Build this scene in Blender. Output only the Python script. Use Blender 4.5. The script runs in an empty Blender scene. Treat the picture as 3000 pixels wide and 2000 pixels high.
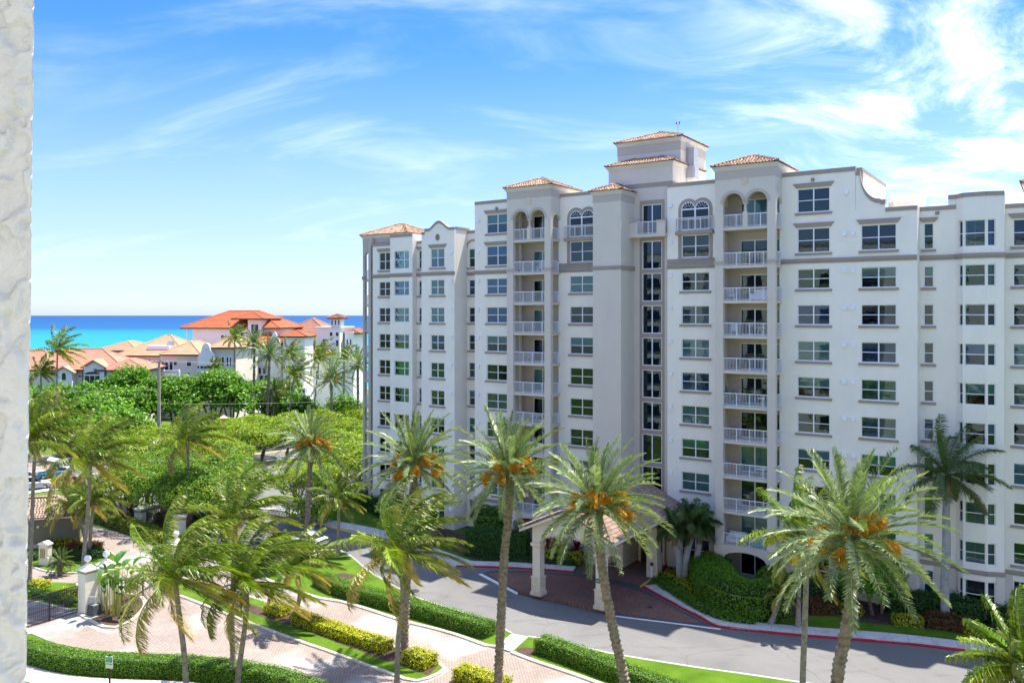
import bpy, math, random
import numpy as np
from mathutils import Vector, Matrix
random.seed(7)
rs = np.random.RandomState(11)
SC = bpy.context.scene
COL = SC.collection
# ---------------------------------------------------------------- camera, world, sun, exposure
F = 2450.0; CX = 1500.0; CY = 923.0; H = 23.0      # focal length and horizon in 3000 px units, eye height in m
cam_d = bpy.data.cameras.new('camera'); cam = bpy.data.objects.new('camera', cam_d); COL.objects.link(cam)
cam_d.sensor_width = 36.0; cam_d.lens = F / 3000 * 36.0
cam.location = (0, 0, H); cam.rotation_euler = (math.pi / 2, 0, 0)
cam_d.shift_y = -(1000 - CY) / 3000.0
cam_d.clip_start = 0.05; cam_d.clip_end = 80000
SC.camera = cam
UX, UY = 0.8303, -0.5573       # facade direction (to the right)
WX, WY = 0.5573, 0.8303        # into the building
s_h = (0.11 * UX + 0.38 * WX, 0.11 * UY + 0.38 * WY)
SUN = Vector((s_h[0], s_h[1], 1.0)).normalized()
SUN_EL = math.asin(SUN.z); SUN_AZ = math.atan2(SUN.x, SUN.y)
sd = bpy.data.lights.new('sun', 'SUN'); so = bpy.data.objects.new('sun', sd); COL.objects.link(so)
sd.energy = 4.4; sd.angle = math.radians(0.53); sd.color = (1.0, 0.94, 0.84)
so.rotation_euler = SUN.to_track_quat('Z', 'Y').to_euler(); so.location = (40, 40, 120)
world = bpy.data.worlds.new('World'); SC.world = world; world.use_nodes = True
def build_world():
    nt = world.node_tree; N = nt.nodes; L = nt.links; N.clear()
    out = N.new('ShaderNodeOutputWorld'); bg = N.new('ShaderNodeBackground'); bg.inputs['Strength'].default_value = 0.15
    sky = N.new('ShaderNodeTexSky'); sky.sky_type = 'NISHITA'; sky.sun_disc = False
    sky.sun_elevation = SUN_EL; sky.sun_rotation = SUN_AZ; sky.altitude = 20; sky.air_density = 1.0; sky.dust_density = 0.6; sky.ozone_density = 2.2
    tc = N.new('ShaderNodeTexCoord'); sep = N.new('ShaderNodeSeparateXYZ'); L.new(tc.outputs['Generated'], sep.inputs[0])
    def M(op, a=None, b=None, va=None, vb=None, clamp=False):
        m = N.new('ShaderNodeMath'); m.operation = op; m.use_clamp = clamp
        if a is not None: L.new(a, m.inputs[0])
        if b is not None: L.new(b, m.inputs[1])
        if va is not None: m.inputs[0].default_value = va
        if vb is not None: m.inputs[1].default_value = vb
        return m.outputs[0]
    zc = M('MAXIMUM', sep.outputs['Z'], vb=0.0)
    zz = M('ADD', zc, vb=0.24)
    px = M('DIVIDE', sep.outputs['X'], zz); py = M('DIVIDE', sep.outputs['Y'], zz)
    cmb = N.new('ShaderNodeCombineXYZ'); L.new(px, cmb.inputs[0]); L.new(py, cmb.inputs[1])
    def cloud(rot, scl, loc, nscale, detail, dist, lo, hi, rough=0.6):
        mp = N.new('ShaderNodeMapping'); mp.inputs['Rotation'].default_value = (0, 0, rot); mp.inputs['Scale'].default_value = scl; mp.inputs['Location'].default_value = loc
        L.new(cmb.outputs[0], mp.inputs[0])
        n = N.new('ShaderNodeTexNoise'); n.inputs['Scale'].default_value = nscale; n.inputs['Detail'].default_value = detail
        n.inputs['Roughness'].default_value = rough; n.inputs['Distortion'].default_value = dist; L.new(mp.outputs[0], n.inputs['Vector'])
        r = N.new('ShaderNodeMapRange'); r.interpolation_type = 'SMOOTHSTEP'; r.inputs[1].default_value = lo; r.inputs[2].default_value = hi; L.new(n.outputs['Fac'], r.inputs[0])
        return r.outputs[0]
    wisps = cloud(0.25, (0.75, 1.5, 1), (3.1, 1.4, 0), 1.3, 10, 1.0, 0.47, 0.92, 0.58)
    big = cloud(-0.5, (0.9, 1.3, 1), (1.7, 9.2, 0), 2.1, 12, 0.7, 0.42, 0.70, 0.62)
    # more cloud on the sunward (right) side of the sky
    az = M('ADD', M('MULTIPLY', sep.outputs['X'], vb=2.6), vb=-0.35, clamp=True)
    up = M('MULTIPLY', M('SUBTRACT', zc, vb=0.42, clamp=True), vb=2.2, clamp=True)  # added cloud overhead, out of view, to whiten the ambient light
    cr = M('MULTIPLY', big, M('MAXIMUM', az, up))
    low = M('MULTIPLY', zc, vb=11.0, clamp=True)
    cl = M('MULTIPLY', M('MULTIPLY', wisps, vb=0.42), low)
    cc = M('MAXIMUM', M('MULTIPLY', M('MULTIPLY', cr, vb=0.95), low), cl)
    hs = N.new('ShaderNodeHueSaturation'); hs.inputs['Value'].default_value = 1.0
    sr = N.new('ShaderNodeMapRange'); sr.inputs[1].default_value = 0.0; sr.inputs[2].default_value = 0.30; sr.inputs[3].default_value = 0.55; sr.inputs[4].default_value = 1.32
    L.new(zc, sr.inputs[0]); L.new(sr.outputs[0], hs.inputs['Saturation'])
    L.new(sky.outputs[0], hs.inputs['Color'])
    mul = N.new('ShaderNodeMix'); mul.data_type = 'RGBA'; mul.blend_type = 'MULTIPLY'; mul.inputs[0].default_value = 1.0
    L.new(hs.outputs[0], mul.inputs[6])
    rr = N.new('ShaderNodeValToRGB'); e = rr.color_ramp.elements; st = [(0.0, (.46, .53, .64)), (0.03, (.39, .455, .57)), (0.09, (.36, .42, .60)), (0.17, (.37, .44, .73)), (0.34, (.34, .45, .86)), (0.9, (.76, .77, .80))]
    while len(e) < len(st): e.new(0.5)
    for q, (p_, c_) in zip(e, st): q.position = p_; q.color = (*c_, 1)
    L.new(zc, rr.inputs[0]); L.new(rr.outputs[0], mul.inputs[7])
    mx = N.new('ShaderNodeMix'); mx.data_type = 'RGBA'; mx.inputs[7].default_value = (5.4, 5.55, 5.8, 1)
    L.new(cc, mx.inputs[0]); L.new(mul.outputs[2], mx.inputs[6])
    L.new(mx.outputs[2], bg.inputs['Color']); L.new(bg.outputs[0], out.inputs[0])
build_world()
SC.view_settings.view_transform = 'Standard'; SC.view_settings.look = 'None'; SC.view_settings.gamma = 1.0
SC.view_settings.exposure = 1.42; SC.view_settings.use_curve_mapping = False
SC.render.engine = 'CYCLES'; SC.cycles.max_bounces = 6; SC.cycles.transparent_max_bounces = 10
SC.cycles.diffuse_bounces = 3; SC.cycles.glossy_bounces = 3; SC.cycles.transmission_bounces = 3
SC.cycles.caustics_reflective = False; SC.cycles.caustics_refractive = False
# ---------------------------------------------------------------- coordinates
def G(x, y, z=0.0):
    t = (H - z) * F / (y - CY); return ((x - CX) / F * t, t)
def P3(x, y, t): return ((x - CX) / F * t, t, H + (CY - y) * t / F)
def facade_t(x, D): return D / (WX * (x - CX) / F + WY)
def ux(x, D):
    X = (x - CX) / F; t = facade_t(x, D); return UX * X * t + UY * t
def zx(x, y, D): return H + (CY - y) * facade_t(x, D) / F
def uw(X, Y): return (UX * X + UY * Y, WX * X + WY * Y)
FACADE_ROT = math.atan2(UY, UX)
# ---------------------------------------------------------------- objects
def link(o): COL.objects.link(o); return o
def empty(name, loc=(0, 0, 0), rz=0.0, parent=None):
    o = bpy.data.objects.new(name, None); o.empty_display_size = 0.3; o.location = loc; o.rotation_euler = (0, 0, rz)
    if parent: o.parent = parent
    return link(o)
def tag(o, label=None, cat=None, group=None, kind=None):
    if label: o['label'] = label
    if cat: o['category'] = cat
    if group: o['group'] = group
    if kind: o['kind'] = kind
    return o
class MB:
    def __init__(s): s.v = []; s.f = []; s.m = []; s.tf = None; s.mi = 0
    def add(s, vs, fs):
        b = len(s.v)
        if s.tf: vs = [s.tf(*p) for p in vs]
        s.v += [tuple(p) for p in vs]; s.f += [tuple(i + b for i in f) for f in fs]; s.m += [s.mi] * len(fs)
        return s
    def box(s, x0, x1, y0, y1, z0, z1):
        return s.add([(x0,y0,z0),(x1,y0,z0),(x1,y1,z0),(x0,y1,z0),(x0,y0,z1),(x1,y0,z1),(x1,y1,z1),(x0,y1,z1)],
                     [(0,3,2,1),(4,5,6,7),(0,1,5,4),(1,2,6,5),(2,3,7,6),(3,0,4,7)])
    def frustum(s, cx, cy, hx0, hy0, z0, hx1, hy1, z1):
        a = [(cx+sx*hx0, cy+sy*hy0, z0) for sx, sy in ((-1,-1),(1,-1),(1,1),(-1,1))]
        b = [(cx+sx*hx1, cy+sy*hy1, z1) for sx, sy in ((-1,-1),(1,-1),(1,1),(-1,1))]
        return s.add(a + b, [(0,3,2,1),(4,5,6,7),(0,1,5,4),(1,2,6,5),(2,3,7,6),(3,0,4,7)])
    def prism(s, poly, z0, z1):
        n = len(poly); a = 0
        for i in range(n):
            p, q = poly[i], poly[(i+1) % n]; a += p[0]*q[1] - q[0]*p[1]
        if a < 0: poly = poly[::-1]
        vs = [(p[0], p[1], z0) for p in poly] + [(p[0], p[1], z1) for p in poly]
        return s.add(vs, [tuple(range(n))[::-1], tuple(range(n, 2*n))] + [(i, (i+1) % n, n+(i+1) % n, n+i) for i in range(n)])
    def strips(s, pts, w0, w1):
        # pts: (u, zlow, zhigh); solid between w0 (front) and w1 (back)
        n = len(pts); vs = []
        for (u, a, b) in pts: vs += [(u, w0, a), (u, w0, b), (u, w1, b), (u, w1, a)]
        fs = []
        for i in range(n-1):
            p = 4*i; q = 4*(i+1)
            fs += [(p, q, q+1, p+1), (p+1, q+1, q+2, p+2), (p+2, q+2, q+3, p+3), (p+3, q+3, q, p)]
        fs += [(0, 1, 2, 3), (4*n-1, 4*n-2, 4*n-3, 4*n-4)]
        return s.add(vs, fs)
    def tube(s, pts, rad, n=8, cap=True, jag=0.0, twist=0.0):
        P = [Vector(p) for p in pts]; vs = []; fs = []; m = len(P)
        ref = Vector((0, 0, 1)) if abs((P[-1]-P[0]).normalized().z) < 0.8 else Vector((1, 0, 0))
        for i, p in enumerate(P):
            d = (P[min(i+1, m-1)] - P[max(i-1, 0)]).normalized(); a = d.cross(ref).normalized(); b = d.cross(a)
            r = rad[i] if hasattr(rad, '__len__') else rad
            for k in range(n):
                t = 2*math.pi*k/n + twist*i; rr = r*(1 + (random.uniform(-jag, jag) if jag else 0))
                vs.append(p + (a*math.cos(t) + b*math.sin(t))*rr)
        for i in range(m-1):
            for k in range(n): fs.append((i*n+k, i*n+(k+1) % n, (i+1)*n+(k+1) % n, (i+1)*n+k))
        if cap: fs += [tuple(range(n)), tuple(range((m-1)*n, m*n))[::-1]]
        return s.add(vs, fs)
    def cyl(s, c, r, z0, z1, n=16, r1=None):
        r1 = r if r1 is None else r1
        vs = [(c[0]+r*math.cos(2*math.pi*k/n), c[1]+r*math.sin(2*math.pi*k/n), z0) for k in range(n)] + \
             [(c[0]+r1*math.cos(2*math.pi*k/n), c[1]+r1*math.sin(2*math.pi*k/n), z1) for k in range(n)]
        return s.add(vs, [tuple(range(n))[::-1], tuple(range(n, 2*n))] + [(k, (k+1) % n, n+(k+1) % n, n+k) for k in range(n)])
    def sphere(s, c, r, n=14, m=9, sz=1.0):
        vs = []; fs = []
        for j in range(m+1):
            a = math.pi*j/m
            for k in range(n): vs.append((c[0]+r*math.sin(a)*math.cos(2*math.pi*k/n), c[1]+r*math.sin(a)*math.sin(2*math.pi*k/n), c[2]+sz*r*math.cos(a)))
        for j in range(m):
            for k in range(n): fs.append((j*n+k, (j+1)*n+k, (j+1)*n+(k+1) % n, j*n+(k+1) % n))
        return s.add(vs, fs)
    def mesh(s, name, mats, smooth=False):
        me = bpy.data.meshes.new(name); me.from_pydata(s.v, [], s.f)
        if not isinstance(mats, (list, tuple)): mats = [mats]
        for m in mats: me.materials.append(m)
        if len(mats) > 1: me.polygons.foreach_set('material_index', s.m)
        if smooth: me.polygons.foreach_set('use_smooth', [True]*len(s.f))
        me.update(); return me
    def build(s, name, mats, parent=None, smooth=False, loc=None):
        o = bpy.data.objects.new(name, s.mesh(name, mats, smooth))
        if parent: o.parent = parent
        if loc: o.location = loc
        return link(o)
def inst(name, me, parent=None, loc=(0, 0, 0), rot=None):
    o = bpy.data.objects.new(name, me); o.location = loc
    if rot: o.rotation_euler = rot
    if parent: o.parent = parent
    return link(o)
def copy_tree(o, parent=None):
    c = o.copy(); link(c)
    if parent: c.parent = parent
    for ch in list(o.children): copy_tree(ch, c)
    return c
# ---------------------------------------------------------------- materials
def newmat(name):
    m = bpy.data.materials.new(name); m.use_nodes = True
    nt = m.node_tree; b = nt.nodes['Principled BSDF']; return m, nt, b
def texco(nt, scale, kind='Object'):
    tc = nt.nodes.new('ShaderNodeTexCoord'); mp = nt.nodes.new('ShaderNodeMapping')
    mp.inputs['Scale'].default_value = scale if hasattr(scale, '__len__') else (scale,)*3
    nt.links.new(tc.outputs[kind], mp.inputs[0]); return mp.outputs[0]
def noise(nt, vec, scale, detail=4, rough=0.55, dist=0.0):
    n = nt.nodes.new('ShaderNodeTexNoise'); n.inputs['Scale'].default_value = scale; n.inputs['Detail'].default_value = detail
    n.inputs['Roughness'].default_value = rough; n.inputs['Distortion'].default_value = dist
    nt.links.new(vec, n.inputs['Vector']); return n.outputs['Fac']
def ramp(nt, fac, stops):
    r = nt.nodes.new('ShaderNodeValToRGB'); e = r.color_ramp.elements
    while len(e) < len(stops): e.new(0.5)
    for i, (p, c) in enumerate(stops): e[i].position = p; e[i].color = (*c, 1)
    nt.links.new(fac, r.inputs[0]); return r.outputs['Color']
def mixc(nt, fac, a, b, mode='MIX'):
    m = nt.nodes.new('ShaderNodeMix'); m.data_type = 'RGBA'; m.blend_type = mode
    for sock, v in ((m.inputs[0], fac), (m.inputs[6], a), (m.inputs[7], b)):
        if isinstance(v, (int, float)): sock.default_value = v
        elif isinstance(v, tuple): sock.default_value = (*v, 1)
        else: nt.links.new(v, sock)
    return m.outputs[2]
def bump(nt, b, h, strength, dist=0.02):
    n = nt.nodes.new('ShaderNodeBump'); n.inputs['Strength'].default_value = strength; n.inputs['Distance'].default_value = dist
    nt.links.new(h, n.inputs['Height']); nt.links.new(n.outputs[0], b.inputs['Normal'])
def c2(c, k): return tuple(min(1, x*k) for x in c)
def plain(name, col, rough=0.6, metal=0.0, var=0.08, scale=1.5, bmp=0.0, bscale=40.0, spec=0.3, kind='Object'):
    m, nt, b = newmat(name)
    v = texco(nt, 1.0, kind)
    n = noise(nt, v, scale, 6, 0.6)
    nt.links.new(ramp(nt, n, [(0.3, c2(col, 1-var*1.6)), (0.5, col), (0.72, c2(col, 1+var))]), b.inputs['Base Color'])
    b.inputs['Roughness'].default_value = rough; b.inputs['Metallic'].default_value = metal; b.inputs['Specular IOR Level'].default_value = spec
    if bmp: bump(nt, b, noise(nt, v, bscale, 3), bmp, 0.01 if bscale < 100 else 0.002)
    return m
def stucco(name, col, streak=0.03):
    m, nt, b = newmat(name)
    v = texco(nt, 1.0)
    n1 = noise(nt, v, 0.35, 5, 0.6); n2 = noise(nt, texco(nt, (0.9, 0.9, 0.12)), 1.3, 6, 0.7)
    c = ramp(nt, n1, [(0.3, c2(col, 0.95)), (0.7, c2(col, 1.02))])
    st = ramp(nt, n2, [(0.38, (1-streak,)*3), (0.62, (1.0, 1.0, 1.0))])
    nt.links.new(mixc(nt, 1.0, c, st, 'MULTIPLY'), b.inputs['Base Color'])
    b.inputs['Roughness'].default_value = 0.85; b.inputs['Specular IOR Level'].default_value = 0.2
    bump(nt, b, noise(nt, v, 22, 3), 0.35, 0.02)
    return m
WHITE = stucco('white_stucco', (0.91, 0.855, 0.735))
TAN = stucco('tan_stucco', (0.52, 0.455, 0.39))
LTAN = stucco('light_tan_stucco', (0.665, 0.60, 0.51))
TAUPE = stucco('taupe_trim', (0.37, 0.315, 0.265), 0.05)
TRIMW = stucco('pale_moulding', (0.70, 0.645, 0.57), 0.05)
CREAM = stucco('cream_stucco', (0.74, 0.67, 0.55))
STONE = plain('limestone', (0.66, 0.56, 0.43), 0.8, var=0.12, scale=3, bmp=0.3)
VINYL = plain('white_window_frame', (0.82, 0.83, 0.84), 0.4, var=0.02)
RAILW = plain('white_rail_paint', (0.80, 0.81, 0.82), 0.4, var=0.02)
BLIND = plain('blind_fabric', (0.62, 0.66, 0.62), 0.8, var=0.03)
DARKIN = plain('dark_interior', (0.025, 0.025, 0.028), 0.9, var=0.3, scale=0.8)  # shade of unlit rooms put into a near-black base colour
def glass(name, tint, ior=1.5, rough=0.015):
    m, nt, b = newmat(name); nt.nodes.remove(b)
    out = nt.nodes['Material Output']; tr = nt.nodes.new('ShaderNodeBsdfTransparent'); tr.inputs[0].default_value = (*tint, 1)
    gl = nt.nodes.new('ShaderNodeBsdfGlossy'); gl.inputs['Roughness'].default_value = rough; gl.inputs['Color'].default_value = (0.85, 0.95, 1, 1)
    fr = nt.nodes.new('ShaderNodeFresnel'); fr.inputs[0].default_value = ior
    v = texco(nt, 1.0); bp = nt.nodes.new('ShaderNodeBump'); bp.inputs['Strength'].default_value = 0.06; bp.inputs['Distance'].default_value = 0.05
    nt.links.new(noise(nt, v, 0.9, 2), bp.inputs['Height']); nt.links.new(bp.outputs[0], gl.inputs['Normal'])
    mx = nt.nodes.new('ShaderNodeMixShader'); nt.links.new(fr.outputs[0], mx.inputs[0]); nt.links.new(tr.outputs[0], mx.inputs[1]); nt.links.new(gl.outputs[0], mx.inputs[2])
    nt.links.new(mx.outputs[0], out.inputs[0]); return m
GLASS = [glass('window_glass', (0.62, 0.76, 0.77)), glass('window_glass_green', (0.42, 0.74, 0.66)), glass('window_glass_blue', (0.50, 0.66, 0.80))]
def leafmat(name, cols, trans=0.35, rough=0.45, tip=None, spec=0.25):
    # colour varies from leaf to leaf by the face attribute rnd
    m, nt, b = newmat(name)
    at = nt.nodes.new('ShaderNodeAttribute'); at.attribute_name = 'rnd'
    st = [(i/(len(cols)-1), c) for i, c in enumerate(cols)]
    c = ramp(nt, at.outputs['Fac'], st)
    if tip:
        a2 = nt.nodes.new('ShaderNodeAttribute'); a2.attribute_name = 'age'
        c = mixc(nt, a2.outputs['Fac'], c, tip)
    nt.links.new(c, b.inputs['Base Color']); b.inputs['Roughness'].default_value = rough; b.inputs['Specular IOR Level'].default_value = spec
    tl = nt.nodes.new('ShaderNodeBsdfTranslucent'); nt.links.new(mixc(nt, 1.0, c, (1.0, 1.15, 0.45), 'MULTIPLY'), tl.inputs[0])
    mx = nt.nodes.new('ShaderNodeMixShader'); mx.inputs[0].default_value = trans
    nt.links.new(b.outputs[0], mx.inputs[1]); nt.links.new(tl.outputs[0], mx.inputs[2]); nt.links.new(mx.outputs[0], nt.nodes['Material Output'].inputs[0])
    return m
L_HEDGE = leafmat('hedge_leaves', [(0.045, 0.13, 0.008), (0.11, 0.25, 0.014), (0.22, 0.39, 0.028)])
L_DARK = leafmat('dark_shrub_leaves', [(0.02, 0.07, 0.012), (0.04, 0.12, 0.018), (0.07, 0.19, 0.03)])
L_GOLD = leafmat('golden_leaves', [(0.20, 0.26, 0.008), (0.46, 0.46, 0.012), (0.68, 0.63, 0.03)])
L_LIME = leafmat('lime_canopy_leaves', [(0.03, 0.09, 0.005), (0.12, 0.22, 0.008), (0.28, 0.37, 0.012), (0.36, 0.38, 0.02)])
L_LIME2 = leafmat('green_canopy_leaves', [(0.02, 0.07, 0.005), (0.07, 0.16, 0.008), (0.16, 0.28, 0.012), (0.30, 0.38, 0.02)])
L_GRAPE = leafmat('broad_green_leaves', [(0.045, 0.13, 0.010), (0.11, 0.26, 0.014), (0.22, 0.40, 0.03)])
L_CROTON = leafmat('croton_leaves', [(0.10, 0.03, 0.015), (0.22, 0.06, 0.02), (0.05, 0.09, 0.02)])
L_RED = leafmat('red_cordyline', [(0.25, 0.01, 0.05), (0.40, 0.02, 0.09)])
L_DATE = leafmat('date_palm_leaflets', [(0.03, 0.07, 0.02), (0.09, 0.17, 0.06), (0.18, 0.27, 0.11), (0.46, 0.53, 0.29)], 0.22, 0.35, (0.55, 0.47, 0.18), 0.5)
L_COCO = leafmat('coconut_palm_leaflets', [(0.012, 0.05, 0.004), (0.045, 0.14, 0.008), (0.11, 0.24, 0.012), (0.34, 0.46, 0.03)], 0.28, 0.35, (0.62, 0.44, 0.12), 0.4)
L_ROYAL = leafmat('royal_palm_leaflets', [(0.02, 0.09, 0.012), (0.05, 0.17, 0.02), (0.10, 0.26, 0.03)], 0.3, 0.4, (0.24, 0.17, 0.11), 0.4)
L_FRUIT = leafmat('orange_date_strands', [(0.66, 0.28, 0.015), (0.80, 0.42, 0.03), (0.60, 0.36, 0.06)], 0.3)
L_BANANA = leafmat('broad_banana_leaf', [(0.03, 0.13, 0.02), (0.07, 0.22, 0.03)], 0.3)
BARK = plain('grey_palm_bark', (0.27, 0.235, 0.195), 0.9, var=0.3, scale=5, bmp=0.6, bscale=18)
BOOT = plain('date_palm_boots', (0.26, 0.20, 0.145), 0.9, var=0.35, scale=4, bmp=0.7, bscale=14)
ROYALB = plain('royal_palm_bark', (0.33, 0.32, 0.30), 0.8, var=0.2, scale=2.5)
WOODY = plain('brown_branch_bark', (0.15, 0.11, 0.08), 0.9, var=0.3, scale=4, bmp=0.5, bscale=20)
RACHIS = plain('palm_rib', (0.30, 0.33, 0.08), 0.5, var=0.1)
CORE = plain('hedge_twigs', (0.02, 0.035, 0.012), 1.0, var=0.4, scale=8)
def tilemat(name, cols):
    m, nt, b = newmat(name)
    g = nt.nodes.new('ShaderNodeNewGeometry'); oi = nt.nodes.new('ShaderNodeObjectInfo')
    a = nt.nodes.new('ShaderNodeMath'); a.operation = 'ADD'; nt.links.new(g.outputs['Random Per Island'], a.inputs[0]); nt.links.new(oi.outputs['Random'], a.inputs[1])
    f = nt.nodes.new('ShaderNodeMath'); f.operation = 'FRACT'; nt.links.new(a.outputs[0], f.inputs[0])
    c = ramp(nt, f.outputs[0], [(i/(len(cols)-1), x) for i, x in enumerate(cols)])
    n = noise(nt, texco(nt, 1.0), 14, 4)
    nt.links.new(mixc(nt, 1.0, c, ramp(nt, n, [(0.35, (0.72, 0.70, 0.68)), (0.6, (1, 1, 1))]), 'MULTIPLY'), b.inputs['Base Color'])
    b.inputs['Roughness'].default_value = 0.75; b.inputs['Specular IOR Level'].default_value = 0.25; return m
TILE = tilemat('clay_roof_tiles', [(0.30, 0.17, 0.10), (0.44, 0.29, 0.18), (0.56, 0.39, 0.25), (0.38, 0.22, 0.14), (0.22, 0.13, 0.09)])
TILEP = tilemat('pale_pink_roof_tiles', [(0.36, 0.25, 0.19), (0.45, 0.33, 0.25), (0.40, 0.28, 0.21), (0.30, 0.20, 0.15)])
T_RED = tilemat('orange_red_villa_tiles', [(0.50, 0.14, 0.06), (0.60, 0.19, 0.085), (0.46, 0.12, 0.05)])
T_PEACH = tilemat('peach_villa_tiles', [(0.55, 0.34, 0.20), (0.62, 0.40, 0.25), (0.50, 0.31, 0.18)])
T_CORAL = tilemat('coral_villa_tiles', [(0.52, 0.25, 0.165), (0.60, 0.31, 0.21), (0.46, 0.21, 0.14)])
T_BROWN = tilemat('brown_villa_tiles', [(0.34, 0.16, 0.10), (0.44, 0.23, 0.15), (0.28, 0.13, 0.09)])
DECK = plain('roof_underlay', (0.10, 0.06, 0.045), 0.9, var=0.2)
IRON = plain('dark_iron_paint', (0.045, 0.032, 0.035), 0.5, var=0.1)
GREY = plain('grey_metal', (0.42, 0.43, 0.44), 0.5, metal=0.3, var=0.06)
GREEND = plain('green_door', (0.16, 0.17, 0.13), 0.6)
def asphalt():
    m, nt, b = newmat('asphalt_surface'); v = texco(nt, 1.0)
    big = noise(nt, v, 0.12, 6, 0.65, 0.6); fine = noise(nt, v, 30, 3, 0.7); med = noise(nt, texco(nt, (0.5, 1.6, 1)), 0.5, 6, 0.65)
    c = ramp(nt, big, [(0.3, (0.128, 0.127, 0.123)), (0.7, (0.175, 0.172, 0.166))])
    c = mixc(nt, 1.0, c, ramp(nt, med, [(0.25, (0.70, 0.69, 0.68)), (0.45, (1, 1, 1))]), 'MULTIPLY')
    c = mixc(nt, 1.0, c, ramp(nt, fine, [(0.2, (0.82, 0.82, 0.82)), (0.8, (1.15, 1.15, 1.15))]), 'MULTIPLY')
    vo = nt.nodes.new('ShaderNodeTexVoronoi'); vo.feature = 'DISTANCE_TO_EDGE'; vo.inputs['Scale'].default_value = 0.16
    nn = nt.nodes.new('ShaderNodeTexNoise'); nn.inputs['Scale'].default_value = 0.7; nn.inputs['Detail'].default_value = 6
    nt.links.new(v, nn.inputs['Vector']); nt.links.new(mixc(nt, 0.35, v, nn.outputs['Color']), vo.inputs['Vector'])
    c = mixc(nt, 1.0, c, ramp(nt, vo.outputs['Distance'], [(0.0, (0.70, 0.70, 0.70)), (0.004, (1, 1, 1))]), 'MULTIPLY')
    nt.links.new(c, b.inputs['Base Color']); b.inputs['Roughness'].default_value = 0.9; b.inputs['Specular IOR Level'].default_value = 0.2
    bump(nt, b, fine, 0.3, 0.01); return m
ASPHALT = asphalt()
def pavers(name, cols, mortar, ang, bw, bh, wear=None):
    m, nt, b = newmat(name); tc = nt.nodes.new('ShaderNodeTexCoord'); mp = nt.nodes.new('ShaderNodeMapping')
    mp.inputs['Rotation'].default_value = (0, 0, ang); nt.links.new(tc.outputs['Object'], mp.inputs[0]); v = mp.outputs[0]
    br = nt.nodes.new('ShaderNodeTexBrick'); br.inputs['Scale'].default_value = 1.0; br.inputs['Brick Width'].default_value = bw
    br.inputs['Row Height'].default_value = bh; br.inputs['Mortar Size'].default_value = 0.018; br.inputs['Mortar Smooth'].default_value = 0.3
    br.inputs['Color1'].default_value = (0, 0, 0, 1); br.inputs['Color2'].default_value = (1, 1, 1, 1); br.inputs['Mortar'].default_value = (0.5, 0.5, 0.5, 1); br.offset = 0.5
    nt.links.new(v, br.inputs['Vector'])
    c = ramp(nt, br.outputs['Color'], [(i/(len(cols)-1), x) for i, x in enumerate(cols)])
    c = mixc(nt, br.outputs['Fac'], c, mortar)
    big = noise(nt, v, 0.35, 5, 0.6)
    c = mixc(nt, 1.0, c, ramp(nt, big, [(0.3, (0.86, 0.84, 0.83)), (0.65, (1.04, 1.03, 1.02))]), 'MULTIPLY')
    if wear:
        n2 = noise(nt, texco(nt, 1.0), 0.16, 3); c = mixc(nt, ramp(nt, n2, [(0.5, (0, 0, 0)), (0.62, (0.6, 0.6, 0.6))]), c, wear)
    nt.links.new(c, b.inputs['Base Color']); b.inputs['Roughness'].default_value = 0.85; b.inputs['Specular IOR Level'].default_value = 0.2
    inv = nt.nodes.new('ShaderNodeMath'); inv.operation = 'SUBTRACT'; inv.inputs[0].default_value = 1.0; nt.links.new(br.outputs['Fac'], inv.inputs[1])
    bump(nt, b, inv.outputs[0], 0.5, 0.008); return m
LANE_ANG = math.radians(31)
PAVER = pavers('pink_concrete_pavers', [(0.29, 0.23, 0.20), (0.36, 0.29, 0.255), (0.275, 0.235, 0.21), (0.32, 0.27, 0.235)], (0.12, 0.10, 0.085), LANE_ANG, 0.24, 0.16, (0.42, 0.40, 0.385))
PAVEG = pavers('grey_border_pavers', [(0.33, 0.33, 0.33), (0.40, 0.40, 0.40)], (0.22, 0.22, 0.22), LANE_ANG, 0.24, 0.16)
BRICK = pavers('brown_brick_pavers', [(0.20, 0.105, 0.08), (0.27, 0.15, 0.115), (0.17, 0.09, 0.07), (0.31, 0.18, 0.13)], (0.13, 0.08, 0.065), FACADE_ROT, 0.22, 0.11)
BRICKD = pavers('charcoal_border_pavers', [(0.085, 0.087, 0.095), (0.12, 0.12, 0.13)], (0.06, 0.06, 0.06), FACADE_ROT, 0.22, 0.11)
CONC = plain('pale_concrete', (0.50, 0.485, 0.455), 0.9, var=0.14, scale=1.2, bmp=0.2)
CONCY = plain('cream_concrete_curb', (0.52, 0.485, 0.42), 0.9, var=0.16, scale=1.5, bmp=0.2)
REDP = plain('red_curb_paint', (0.42, 0.018, 0.03), 0.6, var=0.12, scale=2)
WHITEP = plain('white_line_paint', (0.70, 0.70, 0.69), 0.7, var=0.12, scale=3)
YELLOWP = plain('yellow_line_paint', (0.72, 0.46, 0.05), 0.7, var=0.12, scale=3)
MULCH = plain('dark_mulch', (0.075, 0.045, 0.035), 1.0, var=0.6, scale=9, bmp=0.9, bscale=25)
def grassmat(name, a, b_, c):
    m, nt, b = newmat(name); v = texco(nt, 1.0)
    col = ramp(nt, noise(nt, v, 0.5, 6, 0.65), [(0.3, a), (0.52, b_), (0.75, c)])
    col = mixc(nt, 1.0, col, ramp(nt, noise(nt, v, 24, 3, 0.7), [(0.25, (0.62, 0.65, 0.6)), (0.75, (1.2, 1.2, 1.1))]), 'MULTIPLY')
    nt.links.new(col, b.inputs['Base Color']); b.inputs['Roughness'].default_value = 0.9; b.inputs['Specular IOR Level'].default_value = 0.1
    bump(nt, b, noise(nt, v, 30, 3), 0.9, 0.05); return m
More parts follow.
